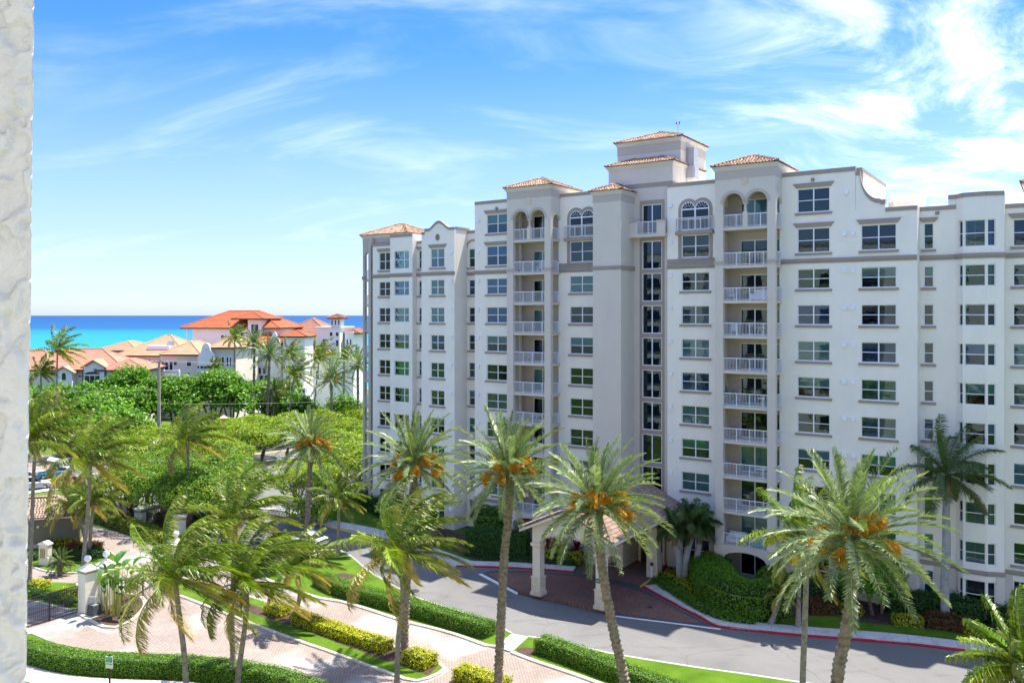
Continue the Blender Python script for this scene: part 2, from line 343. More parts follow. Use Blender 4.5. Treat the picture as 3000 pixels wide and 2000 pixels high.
LAWN = grassmat('lawn_grass', (0.06, 0.12, 0.010), (0.085, 0.165, 0.012), (0.13, 0.205, 0.020))
FIELD = grassmat('far_ground', (0.07, 0.11, 0.02), (0.10, 0.15, 0.03), (0.16, 0.17, 0.06))
# ---------------------------------------------------------------- leaves
def leaf_quads(name, C, Nn, size, mat, parent=None, ratio=0.6, rnd=None, loc=(0, 0, 0)):
    C = np.asarray(C, float); Nn = np.asarray(Nn, float); n = len(C)
    Nn = Nn/np.maximum(np.linalg.norm(Nn, axis=1, keepdims=True), 1e-6)
    r = rs.normal(size=(n, 3)); a = np.cross(Nn, r); a /= np.maximum(np.linalg.norm(a, axis=1, keepdims=True), 1e-6); b = np.cross(Nn, a)
    s = (size*rs.uniform(0.65, 1.3, n))[:, None]
    V = np.empty((n, 4, 3)); V[:, 0] = C-a*s*0.5; V[:, 1] = C+b*s*0.5*ratio+Nn*s*0.08; V[:, 2] = C+a*s*0.5; V[:, 3] = C-b*s*0.5*ratio+Nn*s*0.08
    return raw_mesh(name, V.reshape(-1, 3), n, 4, mat, parent, rs.uniform(0, 1, n) if rnd is None else rnd, loc=loc)
def raw_mesh(name, V, nf, k, mat, parent, rnd, age=None, loc=(0, 0, 0)):
    me = bpy.data.meshes.new(name); me.vertices.add(len(V)); me.vertices.foreach_set('co', np.ascontiguousarray(V, dtype=np.float32).ravel())
    me.loops.add(nf*k); me.loops.foreach_set('vertex_index', np.arange(nf*k, dtype=np.int32))
    me.polygons.add(nf); me.polygons.foreach_set('loop_start', np.arange(0, nf*k, k, dtype=np.int32))
    me.materials.append(mat)
    at = me.attributes.new('rnd', 'FLOAT', 'FACE'); at.data.foreach_set('value', np.asarray(rnd, dtype=np.float32))
    if age is not None:
        at = me.attributes.new('age', 'FLOAT', 'FACE'); at.data.foreach_set('value', np.asarray(age, dtype=np.float32))
    me.update(calc_edges=True)
    o = bpy.data.objects.new(name, me); o.location = loc
    if parent: o.parent = parent
    return link(o)
# ---------------------------------------------------------------- apartment building (local frame: u along the facade, w into the building)
B0 = (-36.0, 71.6)
bx, by = UX*B0[0]+WX*B0[1], UY*B0[0]+WY*B0[1]
BLD = empty('apartment_building', (bx, by, 0), FACADE_ROT)
tag(BLD, 'long white and tan stucco apartment block with tiled tower roofs and balcony columns', 'building')
OFF = (-B0[0], -B0[1], 0)
def bbuild(mb, name, mat, smooth=False, parent=None): return mb.build(name, mat, parent or BLD, smooth, OFF if parent is None else None)
class Seg:
    def __init__(s, p0, p1):
        s.p0 = p0; s.p1 = p1; dx, dy = p1[0]-p0[0], p1[1]-p0[1]; s.L = math.hypot(dx, dy); s.d = (dx/s.L, dy/s.L); s.n = (-s.d[1], s.d[0]); s.ang = math.atan2(dy, dx)
    def pt(s, a, b, z): return (s.p0[0]+s.d[0]*a+s.n[0]*b, s.p0[1]+s.d[1]*a+s.n[1]*b, z)
def flat(xa, xb, D, Da=None, Db=None): return Seg((ux(xa, Da or D), D), (ux(xb, Db or D), D))
def sx(seg, x):   # a-coordinate on a flat seg from picture column x
    return ux(x, seg.p0[1]) - seg.p0[0]
INT = MB()
def wall(seg, mat, z0, z1, holes=(), th=0.35, name='wall'):
    mb = MB(); mb.tf = seg.pt
    us = sorted({0.0, seg.L} | {max(0, min(seg.L, h[i])) for h in holes for i in (0, 1)}); zs = sorted({z0, z1} | {h[i] for h in holes for i in (2, 3)})
    for i in range(len(us)-1):
        if us[i+1]-us[i] < 1e-6: continue
        j = 0
        while j < len(zs)-1:
            um, zm = (us[i]+us[i+1])/2, (zs[j]+zs[j+1])/2
            if any(h[0] < um < h[1] and h[2] < zm < h[3] for h in holes): j += 1; continue
            k = j
            while k+1 < len(zs)-1 and not any(h[0] < um < h[1] and h[2] < (zs[k+1]+zs[k+2])/2 < h[3] for h in holes): k += 1
            a, b, c, d = us[i], us[i+1], zs[j], zs[k+1]
            mb.add([(a, 0, c), (b, 0, c), (b, 0, d), (a, 0, d)], [(0, 1, 2, 3)]); j = k+1
    for h in holes:
        a, b, c, d = max(0, h[0]), min(seg.L, h[1]), h[2], h[3]
        mb.add([(a, 0, c), (a, 0, d), (a, th, d), (a, th, c)], [(0, 1, 2, 3)]); mb.add([(b, 0, c), (b, th, c), (b, th, d), (b, 0, d)], [(0, 1, 2, 3)])
        mb.add([(a, 0, c), (a, th, c), (b, th, c), (b, 0, c)], [(0, 1, 2, 3)]); mb.add([(a, 0, d), (b, 0, d), (b, th, d), (a, th, d)], [(0, 1, 2, 3)])
    L = seg.L
    mb.add([(0, 0, z0), (0, 0, z1), (0, th, z1), (0, th, z0)], [(0, 1, 2, 3)]); mb.add([(L, 0, z0), (L, th, z0), (L, th, z1), (L, 0, z1)], [(0, 1, 2, 3)])
    mb.add([(0, 0, z1), (L, 0, z1), (L, th, z1), (0, th, z1)], [(0, 1, 2, 3)]); mb.add([(0, th, z0), (0, th, z1), (L, th, z1), (L, th, z0)], [(0, 1, 2, 3)]) if not holes else None
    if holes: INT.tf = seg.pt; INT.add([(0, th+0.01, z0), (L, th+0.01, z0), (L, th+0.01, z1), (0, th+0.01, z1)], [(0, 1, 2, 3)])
    return bbuild(mb, name, mat)
MESHC = {}
def cached(key, fn):
    if key not in MESHC: MESHC[key] = fn()
    return MESHC[key]
def frame_mesh(w, h, cols, rows, fw=0.065, mw=0.10):
    mb = MB(); mb.box(-w/2, -w/2+fw, 0, 0.07, 0, h); mb.box(w/2-fw, w/2, 0, 0.07, 0, h); mb.box(-w/2+fw, w/2-fw, 0, 0.07, 0, fw); mb.box(-w/2+fw, w/2-fw, 0, 0.07, h-fw, h)
    x = -w/2
    for c in cols[:-1]:
        x += c*w; mb.box(x-mw/2, x+mw/2, -0.005, 0.065, fw, h-fw)
    x = -w/2
    for i, c in enumerate(cols):
        a = x+(fw if i == 0 else mw/2); b = x+c*w-(fw if i == len(cols)-1 else mw/2); x += c*w
        for r in range(1, rows): mb.box(a, b, 0.005, 0.06, h*r/rows-0.03, h*r/rows+0.03)
    return mb.mesh('window', VINYL)
def pane_mesh(w, h, gi):
    mb = MB(); mb.box(-w/2, w/2, 0, 0.012, 0, h); return mb.mesh('pane', GLASS[gi])
SLATM = plain('shutter_slats', (0.50, 0.52, 0.50), 0.6, var=0.05)
CURT = plain('light_curtain', (0.42, 0.60, 0.66), 0.9, var=0.1)
def blind_mesh(kind, w, h):
    mb = MB()
    if kind == 'slats':
        n = int(h/0.085)
        for i in range(n): z = h*(i+0.2)/n; mb.add([(-w/2, 0.0, z), (w/2, 0.0, z), (w/2, 0.035, z+0.05), (-w/2, 0.035, z+0.05)], [(0, 1, 2, 3)])
        mb.box(-0.03, 0.03, 0.0, 0.02, 0, h)
        return mb.mesh('shutter', SLATM)
    if kind == 'curtain':
        n = 26; vs = []
        for i in range(n+1): x = -w/2+w*i/n; y = 0.03*math.sin(i*1.9); vs += [(x, y, 0), (x, y, h)]
        mb.add(vs, [(2*i, 2*i+2, 2*i+3, 2*i+1) for i in range(n)]); return mb.mesh('curtain', CURT)
    mb.box(-w/2, w/2, 0, 0.01, 0, h); return mb.mesh('blind', BLIND)
WSTAT = [0]
def window(parent, loc, w, h, cols=(0.5, 0.5), rows=2, rz=0.0, style=None, gi=None, name='window'):
    w = round(w, 2); h = round(h, 2)
    fr = inst(name, cached(('f', w, h, cols, rows), lambda: frame_mesh(w, h, cols, rows)), parent, loc, (0, 0, rz))
    gi = random.choice([0, 0, 0, 0, 1, 2, 2]) if gi is None else gi
    x = -w/2
    for i, c in enumerate(cols):
        a = x+(0.065 if i == 0 else 0.05); b = x+c*w-(0.065 if i == len(cols)-1 else 0.05); x += c*w
        for r in range(rows):
            z0 = h*r/rows+(0.065 if r == 0 else 0.03); z1 = h*(r+1)/rows-(0.065 if r == rows-1 else 0.03)
            pw, ph = round(b-a, 2), round(z1-z0, 2)
            inst('pane', cached(('p', pw, ph, gi), lambda: pane_mesh(pw, ph, gi)), fr, ((a+b)/2, 0.03, z0))
    if style is None: style = random.choice(['none', 'none', 'none', 'none', 'half', 'half', 'full', 'slats', 'slats', 'curtain'])
    if style == 'half': bh = round(h*0.48, 2); inst('blind', cached(('b', 'half', w, bh), lambda: blind_mesh('sheet', w-0.1, bh)), fr, (0, 0.13, h-bh))
    elif style == 'full': inst('blind', cached(('b', 'full', w, h), lambda: blind_mesh('sheet', w-0.1, h-0.1)), fr, (0, 0.13, 0.05))
    elif style == 'slats': inst('shutter', cached(('b', 'sl', w, h), lambda: blind_mesh('slats', w-0.1, h-0.1)), fr, (0, 0.12, 0.05))
    elif style == 'curtain': inst('curtain', cached(('b', 'cu', w, h), lambda: blind_mesh('curtain', w-0.1, h-0.1)), fr, (0, 0.16, 0.05))
    return fr
def bpt(seg, a, b, z): p = seg.pt(a, b, z); return (p[0]+OFF[0], p[1]+OFF[1], z)
def sillmesh(w, h=0.2, d=0.12, mat=None): mb = MB(); mb.box(-w/2, w/2, -d, 0.02, 0, h); return mb.mesh('sill', TAUPE)
def lintmesh(w):
    mb = MB(); a, b = w/2+0.08, w/2+0.36; h = 0.38
    mb.add([(-a, -0.07, 0), (a, -0.07, 0), (b, -0.12, h), (-b, -0.12, h), (-a, 0.02, 0), (a, 0.02, 0), (b, 0.02, h), (-b, 0.02, h)], [(0, 1, 2, 3), (5, 4, 7, 6), (3, 2, 6, 7), (1, 0, 4, 5), (0, 3, 7, 4), (2, 1, 5, 6)])
    return mb.mesh('lintel', TAUPE)
def wz(k): return (0.8, 2.95) if k == 0 else (28.2, 30.23) if k == 9 else (31.56, 33.54) if k == 10 else (1.2+3*k, 2.85+3*k)
def win_col(seg, a0, a1, ks, cols=(0.5, 0.5), rows=2, sill=True, lintel=(9, 10), styles={}):
    holes = []
    for k in ks:
        z0, z1 = wz(k); w = a1-a0; am = (a0+a1)/2; holes.append((a0, a1, z0, z1))
        window(BLD, bpt(seg, am, 0.09, z0), w, z1-z0, cols, rows, seg.ang, styles.get(k))
        if sill and k > 0: inst('sill', cached(('s', round(w, 2)), lambda: sillmesh(w+0.36)), BLD, bpt(seg, am, 0, z0-0.24), (0, 0, seg.ang))
        if sill and k in lintel: inst('lintel', cached(('l', round(w, 2)), lambda: lintmesh(w)), BLD, bpt(seg, am, 0, z1+0.06), (0, 0, seg.ang))
    return holes
def cornice(seg, z0, z1, proud=0.14, ext=0.0, name='cornice'):
    mb = MB(); mb.tf = seg.pt; L = seg.L; m = (z0+z1)/2
    mb.box(-ext, L+ext, -proud*0.55, 0.0, z0, m-0.03); mb.box(-ext, L+ext, -proud, 0.0, m-0.03, z1)
    return bbuild(mb, name, TAUPE)
def coping(seg, z, h=0.32, proud=0.06, th=0.40, name='coping'):
    mb = MB(); mb.tf = seg.pt; mb.box(0, seg.L, -proud, th, z-h, z+0.012); return bbuild(mb, name, TAUPE)
PANELM = {}
def cladding(seg, holes, ztop=3.35, zb=0.05):
    zs = [zb+(ztop-zb)*i/5 for i in range(6)]
    for i in range(5):
        c, d = zs[i]+0.012, zs[i+1]-0.012
        cuts = sorted({0.0, seg.L} | {h[j] for h in holes for j in (0, 1) if h[2] < d and h[3] > c})
        for a, b in zip(cuts[:-1], cuts[1:]):
            am = (a+b)/2
            if any(h[0] < am < h[1] and h[2] < d and h[3] > c for h in holes) or b-a < 0.1: continue
            n = max(1, round((b-a)/2.4))
            for q in range(n):
                mb = MB(); mb.tf = seg.pt; mb.box(a+(b-a)*q/n+0.008, a+(b-a)*(q+1)/n-0.008, -0.035, 0.0, c, d); bbuild(mb, 'cladding_panel', LTAN)
VENTM = MB(); VENTM.add([(-0.17, -0.18, 0), (0.17, -0.18, 0), (0.17, 0.01, 0.0), (-0.17, 0.01, 0.0), (-0.17, -0.12, 0.34), (0.17, -0.12, 0.34), (0.17, 0.01, 0.36), (-0.17, 0.01, 0.36)], [(0, 3, 2, 1), (4, 5, 6, 7), (0, 1, 5, 4), (1, 2, 6, 5), (3, 0, 4, 7)]); VENTM = VENTM.mesh('vent', VINYL)
def vents(seg, a, ks, dz=1.25):
    for k in ks: inst('vent', VENTM, BLD, bpt(seg, a, 0, wz(k)[0]+dz), (0, 0, seg.ang))
R9 = range(0, 10); R10 = range(0, 11)
# S1 and the corner balcony tower at the far left
S1 = flat(1092, 1148, 72.0)
h = win_col(S1, sx(S1, 1111), sx(S1, 1145), R9); wall(S1, WHITE, 0, 31.3, h); coping(S1, 31.3); cornice(S1, 27.3, 27.7); cladding(S1, h)
S2 = flat(1143, 1208, 71.2)
h = win_col(S2, sx(S2, 1155), sx(S2, 1198), R9, (0.68, 0.32), 2, sill=False); wall(S2, WHITE, 0, 32.1, h); coping(S2, 32.1); cornice(S2, 27.3, 27.7); cladding(S2, h)
SC2 = Seg((S2.p1[0], 72.0), (ux(1250, 72.0), 72.0))
h = win_col(SC2, ux(1226.6, 72)-SC2.p0[0], ux(1236, 72)-SC2.p0[0]+0.4, R9, (1.0,)); wall(SC2, WHITE, 0, 31.3, h); coping(SC2, 31.3); cornice(SC2, 27.3, 27.7)
mb = MB(); mb.box(S2.p1[0]-0.3, S2.p1[0]+0.004, 71.21, 78, 0, 32.09); mb.box(S2.p0[0], S2.p0[0]+0.3, 71.56, 78, 0, 32.09); bbuild(mb, 'side_wall', WHITE)
S3 = flat(1235, 1331, 70.9)
h = win_col(S3, sx(S3, 1262), sx(S3, 1301.6), R9); wall(S3, WHITE, 0, 31.9, h); cornice(S3, 27.3, 27.7, ext=0.1); cladding(S3, h)
# curved gable on S3
def gable_pts(n=22):
    L = S3.L; pts = [(0, 32.1), (0.45, 32.1), (0.45, 32.45), (0.9, 32.45)]
    for i in range(n+1):
        t = i/n; x = 0.9+(L-1.5)*t; pts.append((x, 32.42+0.80*(0.5-0.5*math.cos(2*math.pi*t))**0.9))
    pts += [(L-0.5, 32.42), (L, 32.42)]; return pts
gp = gable_pts(); mb = MB(); mb.tf = S3.pt; mb.strips([(a, 31.9, z) for a, z in gp], 0.0, 0.35); bbuild(mb, 'gable', WHITE)
mb = MB(); mb.tf = S3.pt; mb.strips([(a, z-0.28, z+0.02) for a, z in gp], -0.06, 0.40); bbuild(mb, 'coping', TAUPE)
mb = MB(); mb.box(S3.p1[0]-0.35, S3.p1[0]+0.004, 71.26, 73.6, 0, 32.2); bbuild(mb, 'side_wall', WHITE)
mb = MB(); mb.box(S3.p1[0]-0.4, S3.p1[0]+0.05, 71.3, 73.6, 32.2, 32.5); bbuild(mb, 'coping', TAUPE)
mb = MB(); mb.box(S3.p0[0]-0.004, S3.p0[0]+0.3, 71.26, 73.6, 0, 32.1); bbuild(mb, 'side_wall', WHITE)
S4 = Seg((ux(1391, 71.6), 71.6), (ux(1485, 69.75)+0.35, 71.6))
SE = Seg((S3.p1[0]-0.3, 73.2), (S4.p0[0]+0.2, 73.2)); a0 = ux(1374, 73.2)-SE.p0[0]
h = win_col(SE, a0, a0+1.0, R9, (1.0,), lintel=()); wall(SE, WHITE, 0, 31.9, h); cornice(SE, 27.3, 27.7)
mb = MB(); mb.tf = SE.pt; mb.strips([(0, 31.9, 32.2), (SE.L-1.3, 31.9, 32.2), (SE.L-1.0, 31.9, 32.45), (SE.L-0.5, 31.9, 33.3), (SE.L, 31.9, 34.3)], 0, 0.35); bbuild(mb, 'gable', WHITE)
mb = MB(); mb.tf = SE.pt; mb.strips([(0, 31.9, 32.22), (SE.L-1.3, 31.9, 32.22), (SE.L-1.0, 32.15, 32.5), (SE.L-0.5, 33.0, 33.35), (SE.L, 33.95, 34.35)], -0.06, 0.4); bbuild(mb, 'coping', TAUPE)
mb = MB(); mb.tf = SE.pt
ring = [(a0+0.55+0.95*math.cos(math.pi*i/12), 30.3+0.95*math.sin(math.pi*i/12)) for i in range(13)]; rin = [(a0+0.55+0.75*math.cos(math.pi*i/12), 30.3+0.75*math.sin(math.pi*i/12)) for i in range(13)]
vs = [(p[0], -0.06, p[1]) for p in ring]+[(p[0], -0.06, p[1]) for p in rin]; mb.add(vs, [(i, i+1, 13+i+1, 13+i) for i in range(12)]); bbuild(mb, 'arch_trim', TAUPE)
h = win_col(S4, sx(S4, 1426), sx(S4, 1490), R10, styles={8: 'full', 9: 'half', 10: 'half'}); wall(S4, WHITE, 0, 35.0, h); coping(S4, 35.0); cornice(S4, 27.3, 27.7); cornice(S4, 3.4, 3.75); cladding(S4, h)
vents(S4, 0.5, R10); vents(S3, S3.L-0.45, R9)
mb = MB(); mb.box(S4.p0[0], S4.p0[0]+0.3, 71.96, 79, 0, 34.99); bbuild(mb, 'side_wall', WHITE)
# core masses behind the fronts
def core(ua, ub, wa, wb, z, mat=WHITE):
    mb = MB(); mb.box(ua, ub, wa, wb, 0, z); bbuild(mb, 'rear_block', mat)
core(ux(1092, 72)+0.3, S4.p0[0]-0.01, 73.75, 89, 30.6)
HB = ux(2520, 71.6)
core(S4.p0[0]+0.35, HB, 72.7, 82.5, 34.7)
mb = MB(); mb.box(HB-0.35, HB+0.06, 72.0, 82.6, 34.7, 34.95); bbuild(mb, 'coping', TAUPE)
core(HB+0.02, 16, 74.2, 89, 30.7)
# window sections S5a, S5, S6
T1u = (ux(1485, 69.75), ux(1613, 69.75)); T2u = (ux(2095, 69.75), ux(2272, 69.75)); STu = (ux(1737, 69.2), ux(1819, 69.2))
def arched_top(seg, a0, a1, z=30.75):
    # twin round headed window with a juliet railing, and the taupe surround below it
    w = a1-a0; r = w/4; zs = 32.55; holes = []
    mb = MB(); mb.tf = seg.pt
    pts = [(a0-0.32, 30.55, zs)]
    for c in (a0+r, a0+3*r):
        for i in range(11): t = math.pi*(1-i/10); pts.append((c+(r+0.3)*math.cos(t), 30.55, zs+0.05+(r+0.3)*math.sin(t)))
    # outline of both arches as one strip set with the window area cut out
    top = []
    for i in range(41):
        a = a0-0.3+(w+0.6)*i/40; za = max([zs+math.sqrt(max(0, (r+0.3)**2-(a-c)**2)) for c in (a0+r, a0+3*r)]); zi = max([zs+math.sqrt(max(0, r*r-(a-c)**2)) if abs(a-c) < r else 0 for c in (a0+r, a0+3*r)])
        top.append((a, zi if zi > 0 else 30.6, za))
    top = [(a, b if a0+0.001 < a < a1-0.001 else 30.6, c) for a, b, c in top]
    mb.strips(top, -0.05, 0.0); bbuild(mb, 'arch_surround', TAUPE)
    fr = MB(); fr.tf = seg.pt
    for c in (a0+r, a0+3*r):
        n = 14
        ro = [(c+(r)*math.cos(math.pi*i/n), zs+r*math.sin(math.pi*i/n)) for i in range(n+1)]; ri = [(c+(r-0.07)*math.cos(math.pi*i/n), zs+(r-0.07)*math.sin(math.pi*i/n)) for i in range(n+1)]
        fr.add([(p[0], -0.06, p[1]) for p in ro]+[(p[0], -0.06, p[1]) for p in ri], [(i, i+1, n+2+i, n+1+i) for i in range(n)])
        fr.box(c-r, c-r+0.07, -0.06, 0, 30.75, zs); fr.box(c+r-0.07, c+r, -0.06, 0, 30.75, zs); fr.box(c-r+0.07, c+r-0.07, -0.06, 0, zs-0.07, zs+0.05); fr.box(c-r+0.07, c+r-0.07, -0.06, 0, 31.6, 31.68)
        for t in (0.6, 1.1, 1.57, 2.04, 2.54):
            fr.tube([(c+0.25*math.cos(t), -0.05, zs+0.25*math.sin(t)), (c+(r-0.05)*math.cos(t), -0.05, zs+(r-0.05)*math.sin(t))], 0.018, 4)
        g = MB(); g.tf = seg.pt; n2 = 14; pp = [(c-r+0.05, 30.75), (c+r-0.05, 30.75)]+[(c+(r-0.05)*math.cos(math.pi*i/n2), zs+(r-0.05)*math.sin(math.pi*i/n2)) for i in range(n2+1)]
        g.add([(p[0], -0.025, p[1]) for p in pp], [tuple(range(len(pp)))]); bbuild(g, 'pane', GLASS[2])
        d = MB(); d.tf = seg.pt; d.add([(p[0], -0.012, p[1]) for p in pp], [tuple(range(len(pp)))]); bbuild(d, 'dark_room_sheet', DARKIN)  # flat dark sheet behind the pane, room shade painted as colour
    bbuild(fr, 'arched_window', VINYL)
    railing(seg, a0-0.35, a1+0.35, -0.42, 30.62, 1.15)
    railing_side(seg, a0-0.35, -0.42, -0.02, 30.62, 1.15); railing_side(seg, a1+0.35, -0.42, -0.02, 30.62, 1.15)
    mb = MB(); mb.tf = seg.pt; mb.box(a0-0.45, a1+0.45, -0.5, 0.0, 30.25, 30.55); bbuild(mb, 'balcony_ledge', TAUPE)
    mb = MB(); mb.tf = seg.pt; mb.box(a0-0.32, a0-0.02, -0.05, 0, 27.72, 30.25); mb.box(a1+0.02, a1+0.32, -0.05, 0, 27.72, 30.25); bbuild(mb, 'window_surround', TAUPE)
def rail_mb(mb, a0, a1, b, z, h, step=0.125):
    mb.box(a0, a1, b-0.03, b+0.03, z+h-0.06, z+h); mb.box(a0, a1, b-0.02, b+0.02, z+0.06, z+0.10)
    n = max(2, int(round((a1-a0)/step)))
    for i in range(n+1):
        a = a0+(a1-a0)*i/n; w = 0.03 if (i % 9 == 0 or i == n) else 0.010
        mb.box(a-w, a+w, b-w, b+w, z+(0 if w > 0.02 else 0.1), z+h-0.06)
def railing(seg, a0, a1, b, z, h=1.1):
    mb = MB(); mb.tf = seg.pt; rail_mb(mb, a0, a1, b, z, h); return bbuild(mb, 'railing', RAILW)
def railing_side(seg, a, b0, b1, z, h=1.1):
    mb = MB(); mb.tf = lambda p, q, r: seg.pt(a+q, b0+p, r); rail_mb(mb, 0, b1-b0, 0, z, h); return bbuild(mb, 'railing', RAILW)
def section5(p0, p1, xa, xb, styles):
    seg = Seg((p0, 71.6), (p1, 71.6)); a0 = sx(seg, xa); a1 = sx(seg, xb)
    h = win_col(seg, a0, a1, R9, styles=styles, lintel=()); wall(seg, WHITE, 0, 35.0, h)
    coping(seg, 35.0); cornice(seg, 27.2, 27.6); cornice(seg, 3.4, 3.75); cladding(seg, h)
    mb = MB(); mb.tf = seg.pt; mb.box(0, seg.L, -0.03, 0.0, 27.62, 28.1); bbuild(mb, 'frieze_band', TAUPE)
    arched_top(seg, a0, a1); return seg
S5a = section5(T1u[1]-0.2, STu[0]+0.3, 1670, 1741, {9: 'none', 8: 'full'})
S5 = section5(ux(1955, 71.6), T2u[0]+0.2, 1997, 2078, {9: 'none', 7: 'slats', 8: 'none'})
vents(S5, sx(S5, 1965), range(1, 11))
S6 = Seg((T2u[1]-0.2, 71.6), (ux(2687, 71.6), 71.6))
ha = win_col(S6, sx(S6, 2336), sx(S6, 2431), R10, styles={7: 'slats', 6: 'full', 5: 'half', 3: 'half', 4: 'none', 10: 'none', 9: 'none'}); hb = win_col(S6, sx(S6, 2522.5), sx(S6, 2626), R9, styles={9: 'none', 8: 'half', 5: 'slats', 6: 'slats'})
h = ha+hb; wall(S6, WHITE, 0, 31.5, hb+[q for q in ha if q[3] < 31.4]); cornice(S6, 27.3, 27.7); cornice(S6, 3.4, 3.75); cladding(S6, h)
vents(S6, sx(S6, 2474), range(1, 10)); vents(S6, sx(S6, 2500), range(1, 10)); vents(S6, sx(S6, 2481), [10])
# upper part of S6 with the swept parapet
ac = sx(S6, 2507); sweep = [(0, 35.0), (ac-0.02, 35.0), (ac, 34.6), (ac+0.33, 34.6)]
ae = sx(S6, 2578)
for i in range(1, 15):
    t = i/14; sweep.append((ac+0.33+(ae-ac-0.33)*(1-math.cos(t*math.pi/2))*1.0, 34.6-2.35*math.sin(t*math.pi/2)))
sweep += [(ae+0.02, 32.25), (ae+0.02, 32.15), (sx(S6, 2594), 32.15)]
mb = MB(); mb.tf = S6.pt; k0, k1 = ha[10][0], ha[10][1]
def cutz(a, z): return z
up = Seg((S6.p0[0], 71.6), (S6.p0[0]+ac-0.02, 71.6)); wall(up, WHITE, 31.5, 35.0, [ha[10]])
mb.strips([(a, 31.5, z) for a, z in sweep[2:]], 0, 0.35); bbuild(mb, 'gable', WHITE)
mb = MB(); mb.tf = S6.pt; mb.strips([(a+(0.0), max(31.5, z-0.34), z+0.02) for a, z in sweep], -0.06, 0.42); bbuild(mb, 'coping', TAUPE)
lowp = Seg((S6.p0[0]+sx(S6, 2594), 71.6), S6.p1); coping(lowp, 31.52)
mb = MB(); mb.box(S6.p1[0]-0.35, S6.p1[0]+0.004, 71.96, 74.3, 0, 31.5); bbuild(mb, 'side_wall', WHITE)
# S7 with its faceted bay, S8
S7 = Seg((S6.p1[0], 72.9), (ux(2805, 72.9), 72.9)); h = win_col(S7, sx(S7, 2706), sx(S7, 2735), R9, (1.0,)); wall(S7, WHITE, 0, 31.5, h); coping(S7, 31.52); cornice(S7, 27.3, 27.7); cornice(S7, 3.4, 3.75); cladding(S7, h)
q0 = (ux(2800, 72.9), 72.9); q1 = (ux(2821, 72.1), 72.1); q2 = (ux(2891, 72.1), 72.1); q3 = (ux(2942, 72.55), 72.55)
for i, (pa, pb) in enumerate(((q0, q1), (q1, q2), (q2, q3))):
    sg = Seg(pa, pb)
    if i == 0: h = win_col(sg, sg.L-0.62, sg.L-0.04, R9, (1.0,), sill=False)
    elif i == 1: h = win_col(sg, 0.08, sg.L-0.08, R9, (1.0,), sill=False)
    else: h = win_col(sg, 0.05, 0.62, R9, (1.0,), sill=False)
    wall(sg, WHITE, 0, 32.3, h); coping(sg, 32.3); cornice(sg, 27.3, 27.7, ext=0.05); cornice(sg, 3.4, 3.75, ext=0.05); cladding(sg, h)
mb = MB(); mb.box(q3[0]-0.35, q3[0]+0.004, 72.9, 75, 0, 32.29); bbuild(mb, 'side_wall', WHITE)
S7b = Seg((ux(2778, 72.9), 72.9), (q0[0], 72.9)); mb = MB(); mb.tf = S7b.pt; mb.box(0, S7b.L, -0.02, 0.35, 31.53, 32.3); bbuild(mb, 'parapet', WHITE); coping(S7b, 32.31, proud=0.1)
S8 = Seg((q3[0]-0.05, 73.6), (q3[0]+9, 73.6)); a0 = ux(2968, 73.6)-S8.p0[0]; h = win_col(S8, a0, a0+2.6, R9, styles={8: 'slats', 6: 'full', 9: 'none'}); h += win_col(S8, a0+4.6, a0+7.2, R9)
wall(S8, WHITE, 0, 31.4, h); coping(S8, 31.4); cornice(S8, 27.3, 27.7); cornice(S8, 3.4, 3.75); cladding(S8, h)
# ---------------------------------------------------------------- roof tiles
def tile_mesh(name, mat, L=0.44, r0=0.10, r1=0.085, n=6):
    mb = MB(); vs = []
    for j, (y, r, dz) in enumerate(((0, r0, 0.035), (L, r1, 0.0))):
        for i in range(n+1): t = math.pi*i/n; vs.append((r*math.cos(t), y, dz+r*math.sin(t)*0.85))
    fs = [(i, n+1+i, n+2+i, i+1) for i in range(n)]+[tuple(range(n+1))]
    mb.add(vs, fs); return mb.mesh(name, mat, smooth=False)
def slope_tiles(out, o, along, upd, L, run, hipL=True, hipR=True, sp=0.27, st=0.36, ridge_cap=False):
    # o: eave corner, along: unit vector on the eave, upd: unit vector up the slope (3D), run: slope length
    o = Vector(o); al = Vector(along).normalized(); up = Vector(upd).normalized(); nn = al.cross(up).normalized(); ch = math.hypot(up.x, up.y)
    rows = int(run/st)
    for r in range(rows+1):
        s = r*st-0.04; inset = max(0, s)*ch
        a0 = inset+0.06 if hipL else 0.12; a1 = L-(inset+0.06 if hipR else 0.12); n = int((a1-a0)/sp)
        if n < 1: continue
        for i in range(n+1):
            a = (a0+a1)/2+(i-n/2)*sp
            p = o+al*a+up*s+nn*0.02
            m = Matrix((( al.x, up.x, nn.x, p.x), (al.y, up.y, nn.y, p.y), (al.z, up.z, nn.z, p.z), (0, 0, 0, 1))); out.append(m)
def line_tiles(out, a, b, st=0.36, lift=0.07):
    a = Vector(a); b = Vector(b); d = (b-a).normalized(); al = d.cross(Vector((0, 0, 1))).normalized(); nn = al.cross(d).normalized()
    n = int((b-a).length/st)
    for i in range(n):
        p = a+d*(i*st)+nn*lift; sc = 1.25
        out.append(Matrix(((al.x*sc, d.x, nn.x*sc, p.x), (al.y*sc, d.y, nn.y*sc, p.y), (al.z*sc, d.z, nn.z*sc, p.z), (0, 0, 0, 1))))
